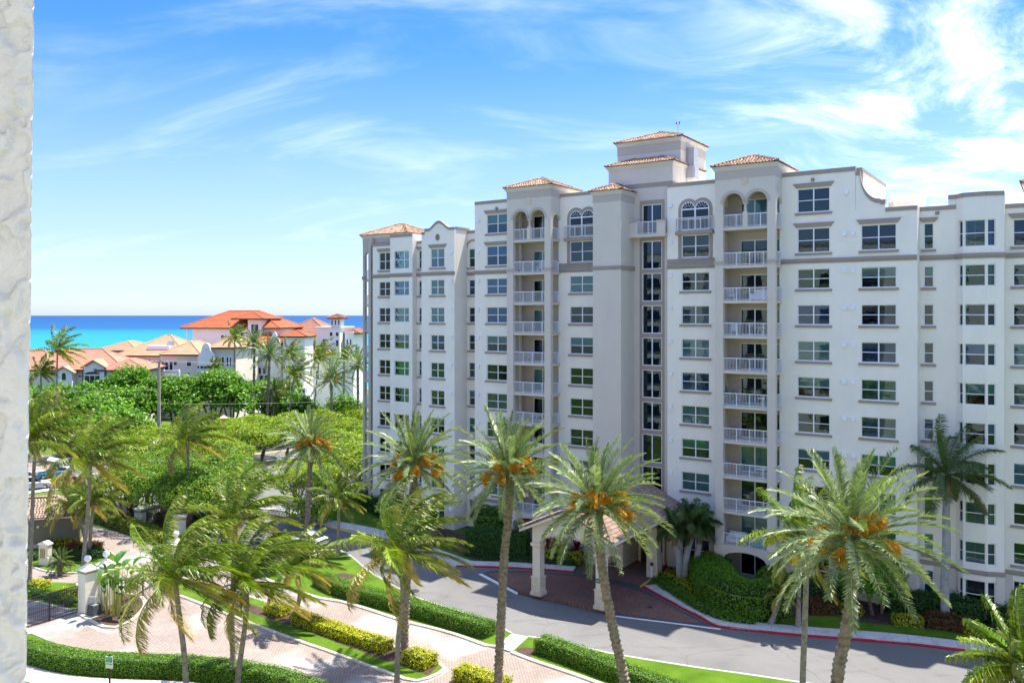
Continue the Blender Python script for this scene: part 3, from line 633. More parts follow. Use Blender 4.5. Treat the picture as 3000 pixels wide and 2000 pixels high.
def place_tiles(mats, tm, mat, parent, eye, limit=300, name='roof_tile'):
    # the largest in view become parts of their own, the rest are joined
    mats = sorted(mats, key=lambda m: (m.to_translation()-eye).length)
    for m in mats[:limit]:
        o = bpy.data.objects.new(name, tm); o.parent = parent; o.matrix_local = m; link(o)
    rest = mats[limit:]
    if rest:
        base = np.array([v.co[:] for v in tm.vertices]); faces = [tuple(p.vertices) for p in tm.polygons]; mb = MB(); nb = len(base)
        for q, m in enumerate(rest):
            M = np.array(m); mb.v += [tuple(x) for x in (base @ M[:3, :3].T+M[:3, 3])]; mb.f += [tuple(i+q*nb for i in f) for f in faces]
        mb.m = [0]*len(mb.f); o = mb.build('roof_tiles', mat, parent); o['kind'] = 'stuff'
TILEMESH = tile_mesh('roof_tile', TILE); BT = []
def hip_roof(u0, u1, w0, w1, z, pitch=0.42, over=0.28, off=OFF, out=BT, parent=BLD, name='roof', deckmat=DECK, back=True):
    u0 -= over; u1 += over; w0 -= over; w1 += over; du, dw = u1-u0, w1-w0; hr = min(du, dw)/2; h = hr*pitch
    if du >= dw: r0, r1 = (u0+hr, (w0+w1)/2), (u1-hr, (w0+w1)/2)
    else: r0, r1 = ((u0+u1)/2, w0+hr), ((u0+u1)/2, w1-hr)
    o = Vector(off)
    mb = MB(); c = [(u0, w0), (u1, w0), (u1, w1), (u0, w1)]
    vs = [(p[0], p[1], z) for p in c]+[(r0[0], r0[1], z+h), (r1[0], r1[1], z+h)]
    if du >= dw: fs = [(0, 3, 2, 1), (0, 1, 5, 4), (1, 2, 5), (2, 3, 4, 5), (3, 0, 4)]
    else: fs = [(0, 3, 2, 1), (0, 1, 4), (1, 2, 5, 4), (2, 3, 5), (3, 0, 4, 5)]
    mb.add(vs, fs); mb.build(name, deckmat, parent, loc=off)
    k = math.sqrt(1+pitch*pitch); run = hr*k
    def V(x, y, zz): return (x+o.x, y+o.y, zz+o.z)
    slope_tiles(out, V(u0, w0, z), (1, 0, 0), (0, 1/k, pitch/k), du, run)
    slope_tiles(out, V(u1, w0, z), (0, 1, 0), (-1/k, 0, pitch/k), dw, run)
    if back:
        slope_tiles(out, V(u1, w1, z), (-1, 0, 0), (0, -1/k, pitch/k), du, run); slope_tiles(out, V(u0, w1, z), (0, -1, 0), (1/k, 0, pitch/k), dw, run)
    tl = (r0[0], r0[1], z+h); tr = (r1[0], r1[1], z+h)
    line_tiles(out, V(u0, w0, z), V(*tl)); line_tiles(out, V(u1, w1, z), V(*tr))
    line_tiles(out, V(u1, w0, z), V(*(tr if du >= dw else tl))); line_tiles(out, V(u0, w1, z), V(*(tl if du >= dw else tr)))
    if (Vector(tl)-Vector(tr)).length > 0.4: line_tiles(out, V(*tl), V(*tr))
    return h
def eave(u0, u1, w0, w1, z, band=0.75, bandmat=TAN):
    mb = MB()
    for g, a, b in ((0.19, z-0.16, z-0.005), (0.11, z-0.30, z-0.16), (0.05, z-0.38, z-0.30)):
        mb.box(u0-g, u1+g, w0-g, w1+g, a, b)
    bbuild(mb, 'eave_moulding', TRIMW)
    if band: mb = MB(); mb.box(u0-0.018, u1+0.018, w0-0.018, w1+0.018, z-0.38-band, z-0.382); bbuild(mb, 'frieze_band', bandmat)
# ---------------------------------------------------------------- balcony towers
def fl(k): return 30.5 if k == 10 else 0.25+3*k
DOORC = {}
def balcony_tower(u0, u1, lp, rp, doora, doorb, styles, panels):
    D0, Dw, E = 69.75, 72.25, 35.72
    mb = MB()
    mb.box(u0, u0+lp, D0, D0+0.45, 3.0, 32.5); mb.box(u0+0.002, u0+0.25, D0+0.45, Dw, 0, 32.5)       # left pier and side wall
    mb.box(u1-rp, u1, D0, D0+0.45, 3.0, 32.5); mb.box(u1-0.22, u1, Dw-0.62, Dw, 0, 32.2)          # right pier, rear pier
    bbuild(mb, 'pier', LTAN)
    oa, ob = u0+lp, u1-rp; W = ob-oa; gap = 0.34; r = (W-gap)/4; zs = 32.52
    mb = MB(); pts = [(u0, 32.5, 35.35), (oa, 32.5, 35.35)]
    for c in (oa+r, ob-r):
        n = 14
        for i in range(n+1): t = math.pi*(1-i/n); pts.append((c+r*math.cos(t), zs+r*math.sin(t), 35.35))
    pts += [(ob, 32.5, 35.35), (u1, 32.5, 35.35)]
    mb.strips(pts, D0, D0+0.45)
    bbuild(mb, 'arched_wall', LTAN)
    tr = MB()
    for c in (oa+r, ob-r):
        n = 16; v = []
        for rr in (r+0.015, r+0.26):
            v += [(c+rr*math.cos(math.pi*i/n), D0-0.045, zs+rr*math.sin(math.pi*i/n)) for i in range(n+1)]
        v2 = [(p[0], D0+0.0, p[2]) for p in v]
        tr.add(v+v2, [(i, i+1, n+2+i, n+1+i) for i in range(n)]+[(n+1+i, n+2+i, 3*(n+1)+i+1, 3*(n+1)+i) for i in range(n)]+[(i+1, i, 2*(n+1)+i, 2*(n+1)+i+1) for i in range(n)])
    bbuild(tr, 'arch_trim', TAN)
    mid = (oa+ob)/2; mb = MB(); mb.box(mid-0.2, mid+0.2, D0+0.02, D0+0.4, 30.5, 31.65); bbuild(mb, 'column_pedestal', LTAN)
    mb = MB(); mb.box(mid-0.19, mid+0.19, D0+0.04, D0+0.38, 31.65, 31.78); mb.cyl((mid, D0+0.21), 0.125, 31.78, 32.4, 14, 0.11); mb.box(mid-0.19, mid+0.19, D0+0.02, D0+0.4, 32.4, 32.52); bbuild(mb, 'column', STONE)
    # right side with its narrow arch
    sa, sb = D0+0.45, Dw-0.62; sr = (sb-sa)/2; mb = MB(); mb.tf = lambda p, q, z: (u1-0.22+q, p, z)
    pts = [(D0+0.45, 32.2, 35.35)]+[(sa+sr+sr*math.cos(math.pi*(1-i/12)), 32.2+sr*math.sin(math.pi*(1-i/12)), 35.35) for i in range(13)]+[(Dw, 32.2, 35.35)]
    mb.strips(pts, 0.0, 0.22); bbuild(mb, 'side_arched_wall', LTAN)
    mb = MB(); mb.box(u0+0.01, u0+0.25, D0+0.45, Dw, 32.5, 35.35); mb.box(u0+0.01, u1-0.005, Dw, 75.3, 33.5, 35.35); bbuild(mb, 'upper_wall', WHITE)
    eave(u0, u1, D0, 75.3, E); hip_roof(u0, u1, D0, 75.3, E-0.005, 0.40)
    # roundel
    c = ((u0+u1)/2, D0); z = 34.3; mb = MB(); mb.tf = lambda a, b, q: (c[0]+a, D0-q, z+b)
    mb.cyl((0, 0), 0.36, 0.0, 0.05, 24); mb.cyl((0, 0), 0.28, 0.05, 0.075, 24, 0.26)
    for i in range(6): t = i*math.pi/3; mb.cyl((0.14*math.cos(t), 0.14*math.sin(t)), 0.05, 0.07, 0.1, 8)
    bbuild(mb, 'roundel', STONE)
    back = Seg((u0+0.2, Dw), (u1, Dw)); da, db = doora-back.p0[0], doorb-back.p0[0]; holes = []
    for k in range(0, 11):
        z = fl(k); dh = 2.3 if k < 10 else 2.6; holes.append((da, db, z+0.05, z+dh))
        window(BLD, bpt(back, (da+db)/2, 0.08, z+0.05), db-da, dh-0.05, panels, 1, 0, styles.get(k, random.choice(['none', 'none', 'none', 'full'])), 0, name='sliding_door')
    wall(back, TAN, 0, 35.0, holes, th=0.3, name='balcony_back_wall')
    for k in range(1, 11):
        z = fl(k); mb = MB(); mb.box(u0+0.25, u1-0.01, D0+0.08 if k > 1 else D0+0.02, Dw, z-0.24, z); bbuild(mb, 'balcony_slab', LTAN)
        sg = Seg((oa, D0), (ob, D0))
        if k < 10: railing(sg, 0.0, W, 0.16, z, 1.1)
        else: railing(sg, 0.0, W/2-0.2, 0.2, z, 1.1); railing(sg, W/2+0.2, W, 0.2, z, 1.1)
        mb = MB(); mb.tf = lambda p, q, z_: (u1-0.1+q, D0+0.45+p, z_); rail_mb(mb, 0, sb-sa, 0, z, 1.1); bbuild(mb, 'side_railing', RAILW)
    # ground floor with its segmental arch
    mb = MB(); pts = [(u0-0.06, 0, 3.35), (oa, 0, 3.35)]
    for i in range(17): a = oa+W*i/16; q = (a-oa)/W*2-1; pts.append((a, 2.15+0.75*math.sqrt(max(0, 1-q*q)), 3.35) if i not in (0,) else (a+0.001, 2.15, 3.35))
    pts += [(ob+0.001, 0, 3.35), (u1+0.06, 0, 3.35)]; mb.strips(pts, D0-0.06, D0+0.45); bbuild(mb, 'ground_arch_wall', LTAN)
    for (a, b) in ((u0-0.1, oa+0.0), (ob, u1+0.1)):
        mb = MB(); mb.box(a, b, D0-0.16, D0+0.3, 3.36, 3.62); mb.box(a+0.04, b-0.04, D0-0.09, D0+0.3, 3.62, 3.75); bbuild(mb, 'pier_base', TRIMW)
        mb = MB(); mb.box(a+0.04, b-0.04, D0-0.06, D0+0.3, 27.3, 27.5); mb.box(a, b+(0), D0-0.12, D0+0.3, 27.5, 27.64); bbuild(mb, 'pier_moulding', TAN)
balcony_tower(T1u[0], T1u[1], ux(1503, 69.75)-T1u[0], T1u[1]-ux(1595, 69.75), ux(1562, 72.25), ux(1592, 72.25)+1.0, {}, (0.5, 0.5))
balcony_tower(T2u[0], T2u[1], ux(2118, 69.75)-T2u[0], T2u[1]-ux(2247.5, 69.75), ux(2169, 72.25), T2u[1]-0.3, {7: 'none', 5: 'none', 2: 'none', 1: 'full'}, (0.36, 0.32, 0.32))
# ---------------------------------------------------------------- stair tower, lift core and roof towers
mb = MB(); mb.box(STu[0], STu[1], 69.2, 73.0, 0, 34.2); bbuild(mb, 'stair_tower', LTAN)
eave(STu[0], STu[1], 69.2, 73.6, 34.5, 0.65); hip_roof(STu[0], STu[1], 69.2, 73.4, 34.5, 0.42)
sgt = Seg((STu[0], 69.2), (STu[1], 69.2)); cornice(sgt, 27.2, 27.55, 0.1, 0.1); mb = MB(); mb.box(STu[1], STu[1]+0.1, 69.3, 72.0, 27.2, 27.55); bbuild(mb, 'cornice', TAUPE)
EC = Seg((STu[1]-0.2, 72.0), (ux(1955, 71.6)+0.02, 72.0)); ea, eb = ux(1882, 72)-EC.p0[0], ux(1939, 72)-EC.p0[0]; holes = []
for k in range(1, 10):
    z0, z1 = 0.3+3*k, 2.9+3*k; holes.append((ea, eb, z0, z1)); window(BLD, bpt(EC, (ea+eb)/2, 0.03, z0), eb-ea, z1-z0, (0.5, 0.5), 1, 0, 'none', 2, name='stair_window')
holes.append((ea, eb, 30.55, 33.3)); window(BLD, bpt(EC, (ea+eb)/2, 0.05, 30.55), eb-ea, 2.75, (0.5, 0.5), 1, 0, 'none', 2, name='sliding_door')
wall(EC, LTAN, 0, 34.9, holes)
mb = MB(); mb.tf = EC.pt; mb.box(ea-0.25, ea-0.02, -0.05, 0, 1, 30.2); mb.box(eb+0.02, eb+0.25, -0.05, 0, 1, 30.2)
for k in range(1, 10): mb.box(ea-0.02, eb+0.02, -0.045, 0, 2.92+3*k, 3.28+3*k if k < 9 else 30.2)
mb.box(ea-0.25, ea-0.02, -0.05, 0, 31.7, 33.7); mb.box(eb+0.02, eb+0.25, -0.05, 0, 31.7, 33.7); mb.box(ea-0.02, eb+0.02, -0.05, 0, 33.35, 33.7); bbuild(mb, 'window_surround', TAUPE)
mb = MB(); mb.tf = EC.pt; mb.box(0.2, EC.L, -1.0, 0, 30.2, 30.5); mb.box(0.2, ea-0.1, -1.0, -0.8, 30.5, 31.6); mb.box(eb-0.1, EC.L, -1.0, -0.8, 30.5, 31.6); bbuild(mb, 'balcony_parapet', LTAN)
mb = MB(); mb.tf = EC.pt; mb.box(0.18, ea-0.08, -1.04, -0.76, 31.6, 31.72); mb.box(eb-0.12, EC.L, -1.04, -0.76, 31.6, 31.72); bbuild(mb, 'coping', TAN)
railing(EC, ea-0.1, eb-0.1, -0.9, 30.5, 1.15)
mb0, mb1 = ux(1783, 72.05), ux(1970.5, 72.05)
mb = MB(); mb.box(mb0, mb1, 72.05, 80, 33.9, 37.0); bbuild(mb, 'middle_tower_wall', LTAN)
mb = MB(); mb.box(mb0-0.02, mb1+0.02, 72.03, 80, 34.9, 35.35); bbuild(mb, 'frieze_band', TAUPE)
eave(mb0, mb1, 72.05, 79.5, 37.2, 0); hip_roof(mb0, mb1, 72.05, 79.5, 37.2, 0.38)
t0, t1 = ux(1809, 73.9), ux(1994, 73.9)
mb = MB(); mb.box(t0, t1, 73.9, 80.3, 34, 39.6); bbuild(mb, 'upper_tower_wall', LTAN)
eave(t0, t1, 73.9, 80.3, 39.75, 0.85); hip_roof(t0, t1, 73.9, 80.3, 39.75, 0.36)
mb = MB(); mb.box(t1, t1+0.75, 75.3, 76.3, 36.2, 38.9); bbuild(mb, 'rooftop_duct', GREY)
mb = MB(); mb.box(t1, t1+0.8, 75.2, 76.4, 36.0, 37.2); mb.box(t1+0.8, t1+0.84, 75.35, 76.25, 36.1, 37.1); bbuild(mb, 'air_handler', GREY)
mb = MB(); mb.tube([(t1+0.1, 75.2, 34.0), (t1+0.1, 75.2, 39.0)], 0.035, 6); mb.tube([(t1+0.1, 78.2, 34.2), (t1+0.1, 78.2, 36.2)], 0.03, 6); bbuild(mb, 'conduit', GREY)
tz = 39.75+0.36*(6.96/2)
mb = MB(); cu = (t1-1.6); cw = 77.1; mb.tube([(cu, cw, 40.4), (cu, cw, 41.6)], 0.03, 6); mb.tube([(cu-0.16, cw, 41.72), (cu-0.16, cw, 41.6), (cu+0.16, cw, 41.6), (cu+0.16, cw, 41.72)], 0.025, 6); bbuild(mb, 'light_mast', GREY)
for d in (-0.16, 0.16): mb = MB(); mb.cyl((cu+d, cw), 0.07, 41.7, 41.92, 10, 0.055); bbuild(mb, 'obstruction_lamp', plain('red_lamp_glass', (0.45, 0.01, 0.03), 0.3) if d < 0 else bpy.data.materials['red_lamp_glass'])
mb = MB(); 
for q in np.linspace(0, 1.6, 9): mb.tube([(t1+0.15+q, 80.8, 34.0), (t1+0.15+q, 80.8, 36.4)], 0.02, 4)
mb.tube([(t1+0.1, 80.8, 36.4), (t1+1.8, 80.8, 36.4)], 0.025, 4); mb.tube([(t1+0.1, 80.8, 35.2), (t1+1.8, 80.8, 35.2)], 0.025, 4); bbuild(mb, 'ladder_cage', GREY)
# left corner tower with open balconies
ca, cb = ux(1063, 73.0), ux(1093, 73.0)
mb = MB(); mb.box(ca, ca+0.32, 73.0, 73.35, 0, 30.0); mb.box(ca, ca+0.3, 76.0, 76.4, 0, 30.0); mb.box(cb-0.1, cb+0.3, 72.3, 76.8, 0, 32.0); bbuild(mb, 'pier', TAN)
W = cb-ca-0.42; mb = MB(); pts = [(ca, 29.9, 32.2), (ca+0.32, 29.9, 32.2)]+[(ca+0.32+W/2+W/2*math.cos(math.pi*(1-i/12)), 29.9+W/2*math.sin(math.pi*(1-i/12)), 32.2) for i in range(13)]+[(cb-0.08, 29.9, 32.2)]
mb.strips(pts, 73.0, 73.3); mb.box(ca, ca+0.3, 73.3, 78.0, 31.2, 32.2); bbuild(mb, 'arched_wall', TAN)
for k in range(1, 10):
    z = 0.25+3*k; mb = MB(); mb.box(ca+0.005, cb, 73.05, 77, z-0.24, z); bbuild(mb, 'balcony_slab', TAN)
    sg = Seg((ca+0.32, 73.0), (cb-0.1, 73.0)); railing(sg, 0, sg.L, 0.15, z, 1.1)
    mb = MB(); mb.tf = lambda p, q, z_: (ca+0.1+q, 73.35+p, z_); rail_mb(mb, 0, 2.65, 0, z, 1.1); bbuild(mb, 'side_railing', RAILW)
cu1 = ux(1184, 72.6); eave(ca, cu1, 73.0, 79, 32.45, 0.6); hip_roof(ca, cu1, 73.0, 79, 32.45, 0.42)
mb = MB(); mb.box(cb, cu1, 73.02, 78.9, 30.5, 32.1); bbuild(mb, 'upper_wall', TAN)
sgc = Seg((ca, 73.0), (ca+0.4, 73.0)); cornice(sgc, 27.2, 27.6, 0.1, 0.08)
# oval ornament on the curved gable
mb = MB(); c = ((S3.p0[0]+S3.p1[0])/2+0.0); mb.tf = lambda a, b, q: (c+a, 70.9-q, 31.45+b*1.25); mb.cyl((0, 0), 0.30, 0.0, 0.05, 22); mb.cyl((0, 0), 0.22, 0.05, 0.03, 22); bbuild(mb, 'oval_vent', TAUPE)
# far right tower behind
ta = ux(3003, 75.0); mb = MB(); mb.box(ta, ta+6, 75.0, 81, 30, 32.9); bbuild(mb, 'upper_wall', LTAN); eave(ta, ta+6, 75.0, 81, 33.1, 0.5); hip_roof(ta, ta+6, 75.0, 81, 33.1, 0.4)
# rooftop plant seen over the low parapet
pr = ux(2640, 80); mb = MB(); mb.prism([(pr-0.6, 80), (pr+1.0, 80), (pr+1.5, 80.8), (pr+1.5, 83), (pr-1.2, 83), (pr-1.2, 81)], 30.7, 33.0); bbuild(mb, 'rooftop_enclosure', TRIMW)
mb = MB(); mb.prism([(pr-0.65, 79.95), (pr+1.05, 79.95), (pr+1.55, 80.8), (pr+1.55, 83.1), (pr-1.25, 83.1), (pr-1.25, 81)], 33.0, 33.6); bbuild(mb, 'rooftop_enclosure_cap', VINYL)
mb = MB(); q = ux(2720, 86); mb.add([(q-3, 84, 30.7), (q+4, 84, 30.7), (q+4, 92, 33.4), (q-3, 92, 33.4)], [(0, 1, 2, 3)]); mb.box(q-3, q+4, 84.1, 92, 30.0, 30.6); bbuild(mb, 'low_roof', T_RED)
bbuild(INT, 'dark_room_backing', DARKIN)  # near-black sheets behind the openings stand in for the rooms' darkness
scup = MB(); scup.box(-0.14, 0.14, -0.05, 0, 0, 0.28); scup.box(-0.08, 0.08, -0.3, 0, 0.05, 0.2); scup = scup.mesh('scupper', TAUPE)
for seg, x, z in ((S4, 1456, 34.0), (S6, 2381, 34.1), (S7, 2746, 30.85)): inst('scupper', scup, BLD, bpt(seg, sx(seg, x), 0, z))
eye_b = Vector(uw(0, 0)+(H,)); eye_b = Vector((0+OFF[0], 0+OFF[1], H))
place_tiles(BT, TILEMESH, TILE, BLD, eye_b)
# balcony furniture (things of their own)
WHF = plain('white_patio_frame', (0.78, 0.78, 0.76), 0.5); WICK = plain('brown_wicker', (0.16, 0.09, 0.06), 0.8, var=0.3, scale=20); TEAL = plain('teal_cushion', (0.05, 0.42, 0.45), 0.8)
def bw(u, w, z): return (UX*u+WX*w, UY*u+WY*w, z)
def chair(u, w, z, rz, label, mat=WHF, cush=None, name='patio_chair', cat='chair'):
    o = empty(name, bw(u, w, z), FACADE_ROT+rz); tag(o, label, cat)
    mb = MB(); mb.box(-0.28, 0.28, -0.26, 0.26, 0.38, 0.44); mb.build('seat', cush or mat, o)
    mb = MB()
    for i in range(5): mb.box(-0.26+i*0.115, -0.2+i*0.115, 0.22, 0.27, 0.44, 0.95)
    mb.box(-0.28, 0.28, 0.215, 0.275, 0.93, 0.99); mb.build('backrest', mat, o)
    for a, b in ((-0.26, -0.24), (0.26, -0.24), (-0.26, 0.24), (0.26, 0.24)):
        mb = MB(); mb.box(a-0.025, a+0.025, b-0.025, b+0.025, 0, 0.38); mb.build('leg', mat, o)
    for a in (-0.28, 0.28): mb = MB(); mb.box(a-0.03, a+0.03, -0.24, 0.24, 0.6, 0.64); mb.box(a-0.02, a+0.02, -0.24, -0.2, 0.44, 0.6); mb.build('armrest', mat, o)
    return o
def table(u, w, z, label, mat=WHF, r=0.5):
    o = empty('patio_table', bw(u, w, z), 0); tag(o, label, 'table'); mb = MB(); mb.cyl((0, 0), r, 0.68, 0.72, 20); mb.build('table_top', mat, o)
    for i in range(3): t = i*2.1; mb = MB(); mb.tube([(0.05*math.cos(t), 0.05*math.sin(t), 0.68), (0.35*math.cos(t), 0.35*math.sin(t), 0)], 0.022, 6); mb.build('leg', mat, o)
m2 = (T2u[0]+T2u[1])/2; m1 = (T1u[0]+T1u[1])/2
def sofa(u, w, z, label, mat=WHF):
    o = empty('patio_sofa', bw(u, w, z), FACADE_ROT); tag(o, label, 'sofa'); mb = MB(); mb.box(-0.75, 0.75, -0.35, 0.35, 0.1, 0.42); mb.build('seat', mat, o); mb = MB(); mb.box(-0.75, 0.75, 0.25, 0.4, 0.42, 0.95); mb.build('backrest', mat, o)
    for a in (-0.82, 0.82): mb = MB(); mb.box(a-0.07, a+0.07, -0.35, 0.4, 0, 0.62); mb.build('armrest', mat, o)
sofa(m2+1.0, 71.1, fl(8), 'white outdoor sofa on the third balcony down of the right balcony column')
chair(m2-1.6, 70.9, fl(8), 0.4, 'white round chair on the left of the balcony that holds the white sofa')
chair(m2-1.3, 70.9, fl(7), 0.3, 'white armchair on the fourth balcony down of the right column'); table(m2+0.9, 70.9, fl(7), 'low white table on the fourth balcony down of the right balcony column')
chair(m2-1.2, 70.9, fl(6), -0.5, 'brown wicker chair on the fifth balcony down of the right column', WICK)
table(m2+1.2, 70.9, fl(5), 'white table among the potted plants on the right balcony column'); chair(m2-1.4, 71.0, fl(4), 0.3, 'dark wicker chair on the balcony just below the potted plants', WICK)
chair(m2-1.3, 71.0, fl(3), 0.6, 'wooden chair on the third balcony up from the ground in the right column', plain('warm_wood', (0.42, 0.20, 0.10), 0.6)); table(m2+1.2, 70.9, fl(3), 'white clothed table beside the wooden chair on the balcony', r=0.7)
sofa(m2-1.1, 71.1, fl(1), 'white sofa on the lowest balcony of the right balcony column'); sofa(m2+1.2, 71.0, fl(1), 'teal sofa on the lowest balcony of the right balcony column', TEAL)
chair(m1+0.7, 70.9, fl(9), 0.2, 'white chair on the second balcony down of the left balcony column'); table(m1-0.7, 70.9, fl(6), 'white table on the left balcony column beside the fifth floor door')
chair(m1-0.4, 70.8, fl(3), 0.0, 'white chair at the left on the fourth balcony up of the left column'); chair(m1+0.5, 70.8, fl(3), 0.0, 'white chair at the right on the fourth balcony up of the left column'); table(m1+0.1, 71.2, fl(4), 'small white table on a middle balcony of the left column')
POT = plain('blue_glazed_pot', (0.05, 0.30, 0.42), 0.3)
def potted(u, w, z, label, hgt=0.9):
    o = empty('potted_plant', bw(u, w, z), 0); tag(o, label, 'plant'); mb = MB(); mb.cyl((0, 0), 0.16, 0, 0.36, 14, 0.22); mb.build('pot', POT, o)
    C = rs.normal(size=(160, 3))*[0.14, 0.14, hgt*0.25]+[0, 0, 0.45+hgt*0.4]; leaf_quads('foliage', C, rs.normal(size=(160, 3)), 0.16, L_DARK, o, 0.3)
potted(m2-1.9, 70.5, fl(5), 'tall spiky plant in a blue pot at the left of the planted balcony', 1.5); potted(m2-1.2, 70.4, fl(5), 'bushy plant in a blue pot second from the left of the planted balcony'); potted(m2+0.3, 70.4, fl(5), 'leafy plant in a blue pot at the middle of the planted balcony'); potted(m2+1.7, 70.4, fl(5), 'leafy plant in a blue pot at the right of the planted balcony')
# ---------------------------------------------------------------- entrance portico
PT = empty('entrance_portico', bw(-33.3, 57.8, 0), FACADE_ROT); tag(PT, 'tan entrance portico with arched openings, limestone column bases and tiled gable roof', 'portico')
PO = (33.3, -57.8, 0)
def pb(mb, name, mat, par=None): return mb.build(name, mat, par or PT, loc=PO if par is None else None)
def column(u, w, zb):
    mb = MB(); mb.box(u-0.35, u+0.35, w-0.35, w+0.35, zb+1.45, 4.2); o = pb(mb, 'column', LTAN)
    for (g, a, b) in ((0.50, zb, zb+0.28), (0.42, zb+0.28, zb+0.84), (0.42, zb+0.86, zb+1.4), (0.47, zb+1.4, zb+1.5)):
        mb = MB(); mb.box(u-g, u+g, w-g, w+g, a, b); mb.build('stone_block', STONE, o)
    mb = MB(); mb.frustum(u, w, 0.38, 0.38, 4.2, 0.47, 0.47, 4.32); mb.box(u-0.47, u+0.47, w-0.47, w+0.47, 4.32, 4.55); mb.build('capital', STONE, o)
ul, ur = -36.2, -30.4
column(ul, 57.8, 0.28); column(ur, 57.8, 0.28)
def arc(a0, a1, zs, zc, n=16):
    out = []
    for i in range(n+1): q = i/n*2-1; out.append((a0+(a1-a0)*i/n, zs+(zc-zs)*math.sqrt(max(0.0, 1-q*q*0.98))))
    return out
def gz(u): return 7.5-abs(u+33.3)*0.43
mb = MB(); pts = [(ul-0.38, 4.55, gz(ul-0.38)), (ul+0.36, 4.55, gz(ul+0.36))]+[(a, z, gz(a)) for a, z in arc(ul+0.37, ur-0.37, 4.55, 5.35)]+[(ur-0.36, 4.55, gz(ur-0.36)), (ur+0.38, 4.55, gz(ur+0.38))]
mb.strips(pts, 57.45, 58.1); pb(mb, 'front_arch_wall', LTAN)
mb = MB(); ar = arc(ul+0.37, ur-0.37, 4.55, 5.35); mb.strips([(a, z, z+0.14) for a, z in ar], 57.40, 57.45); pb(mb, 'arch_trim', TAN)
mb = MB(); mb.frustum(-33.3, 57.4, 0.14, 0.07, 5.33, 0.2, 0.09, 5.75); pb(mb, 'keystone', TAN)
for u, nm in ((ul, 'side_arch_wall'), (ur, 'side_arch_wall')):
    mb = MB(); mb.tf = (lambda uu: lambda p, q, z: (uu+q, p, z))(u-0.33)
    mb.strips([(58.1, 4.55, 5.72)]+[(a, z, 5.72) for a, z in arc(58.2, 67.4, 4.3, 5.4)]+[(67.5, 4.3, 5.72), (71.9, 4.3, 5.72)], 0, 0.66); pb(mb, nm, LTAN)
def pier2(u0, u1, w0, w1):
    mb = MB(); mb.box(u0, u1, w0, w1, 2.0, 5.4); o = pb(mb, 'rear_pier', LTAN)
    for i in range(3): mb = MB(); mb.box(u0-0.06, u1+0.06, w0-0.06, w1+0.06, 0.02+i*0.64, 0.02+i*0.64+0.62); mb.build('stone_block', STONE, o)
    mb = MB(); mb.box(u0-0.1, u1+0.1, w0-0.1, w1+0.1, 1.94, 2.06); mb.build('stone_cap', STONE, o)
pier2(-31.1, -30.2, 67.7, 68.6); pier2(-37.3, -36.2, 68.3, 69.3)
mb = MB(); mb.box(-37.2, -34.0, 68.75, 71.9, 2.1, 5.4); pb(mb, 'lobby_wall', TAN)
for i in range(3):
    for (a, b) in ((-37.2, -35.6), (-35.58, -34.0)): mb = MB(); mb.box(a, b, 68.7, 71.9, 0.02+i*0.66, 0.02+i*0.66+0.64); pb(mb, 'stone_block', STONE)
mb = MB(); mb.box(-37.25, -33.95, 68.66, 71.9, 2.0, 2.12); pb(mb, 'stone_cap', STONE)
mb = MB(); mb.box(-33.8, -33.6, 71.6, 71.9, 0.02, 3.4); mb.box(-31.4, -31.2, 71.6, 71.9, 0.02, 3.4); mb.box(-33.6, -31.4, 71.6, 71.9, 3.1, 3.4); pb(mb, 'door_frame', STONE)
mb = MB(); mb.box(-33.6, -31.4, 71.75, 71.85, 0.02, 3.1); pb(mb, 'entrance_door', DARKIN)
mb = MB(); mb.box(-36.5, -30.1, 58.15, 71.85, 5.42, 5.5); pb(mb, 'ceiling', LTAN)
mb = MB(); pr_ = [(-37.5, 5.62), (-33.3, 7.48), (-29.1, 5.62)]
mb.add([(-37.5, 57.1, 5.62), (-33.3, 57.1, 7.55), (-29.1, 57.1, 5.62), (-37.5, 71.9, 5.62), (-33.3, 71.9, 7.55), (-29.1, 71.9, 5.62), (-37.5, 57.1, 5.5), (-33.3, 57.1, 7.43), (-29.1, 57.1, 5.5), (-37.5, 71.9, 5.5), (-33.3, 71.9, 7.43), (-29.1, 71.9, 5.5)],
       [(0, 1, 4, 3), (1, 2, 5, 4), (6, 9, 10, 7), (7, 10, 11, 8), (0, 6, 7, 1), (1, 7, 8, 2), (0, 3, 9, 6), (2, 8, 11, 5)]); pb(mb, 'roof', DECK)
mb = MB()
for sgn, ue in ((-1, -37.5), (1, -29.1)): mb.box(ue-0.06 if sgn < 0 else ue, ue if sgn < 0 else ue+0.1, 57.1, 71.9, 5.42, 5.62)
mb.strips([(-37.55, 5.36, 5.55), (-33.3, 7.28, 7.5), (-29.05, 5.36, 5.55)], 57.0, 57.1); pb(mb, 'fascia', TRIMW)
PTT = []; k = math.sqrt(1+0.46**2)
oo = Vector(PO)
slope_tiles(PTT, oo+Vector((-29.05, 57.0, 5.6)), (0, 1, 0), (-1/k, 0, 0.46/k), 14.9, 4.2*k, False, False, 0.30, 0.40)
slope_tiles(PTT, oo+Vector((-37.55, 71.9, 5.6)), (0, -1, 0), (1/k, 0, 0.46/k), 14.9, 4.2*k, False, False, 0.30, 0.40)
line_tiles(PTT, oo+Vector((-33.3, 57.0, 7.56)), oo+Vector((-33.3, 71.9, 7.56))); line_tiles(PTT, oo+Vector((-29.1, 57.05, 5.62)), oo+Vector((-33.3, 57.05, 7.56))); line_tiles(PTT, oo+Vector((-37.5, 57.05, 5.62)), oo+Vector((-33.3, 57.05, 7.56)))
TM2 = tile_mesh('roof_tile', TILEP, 0.48, 0.12, 0.105); place_tiles(PTT, TM2, TILEP, PT, Vector((33.3, -57.8, H)))
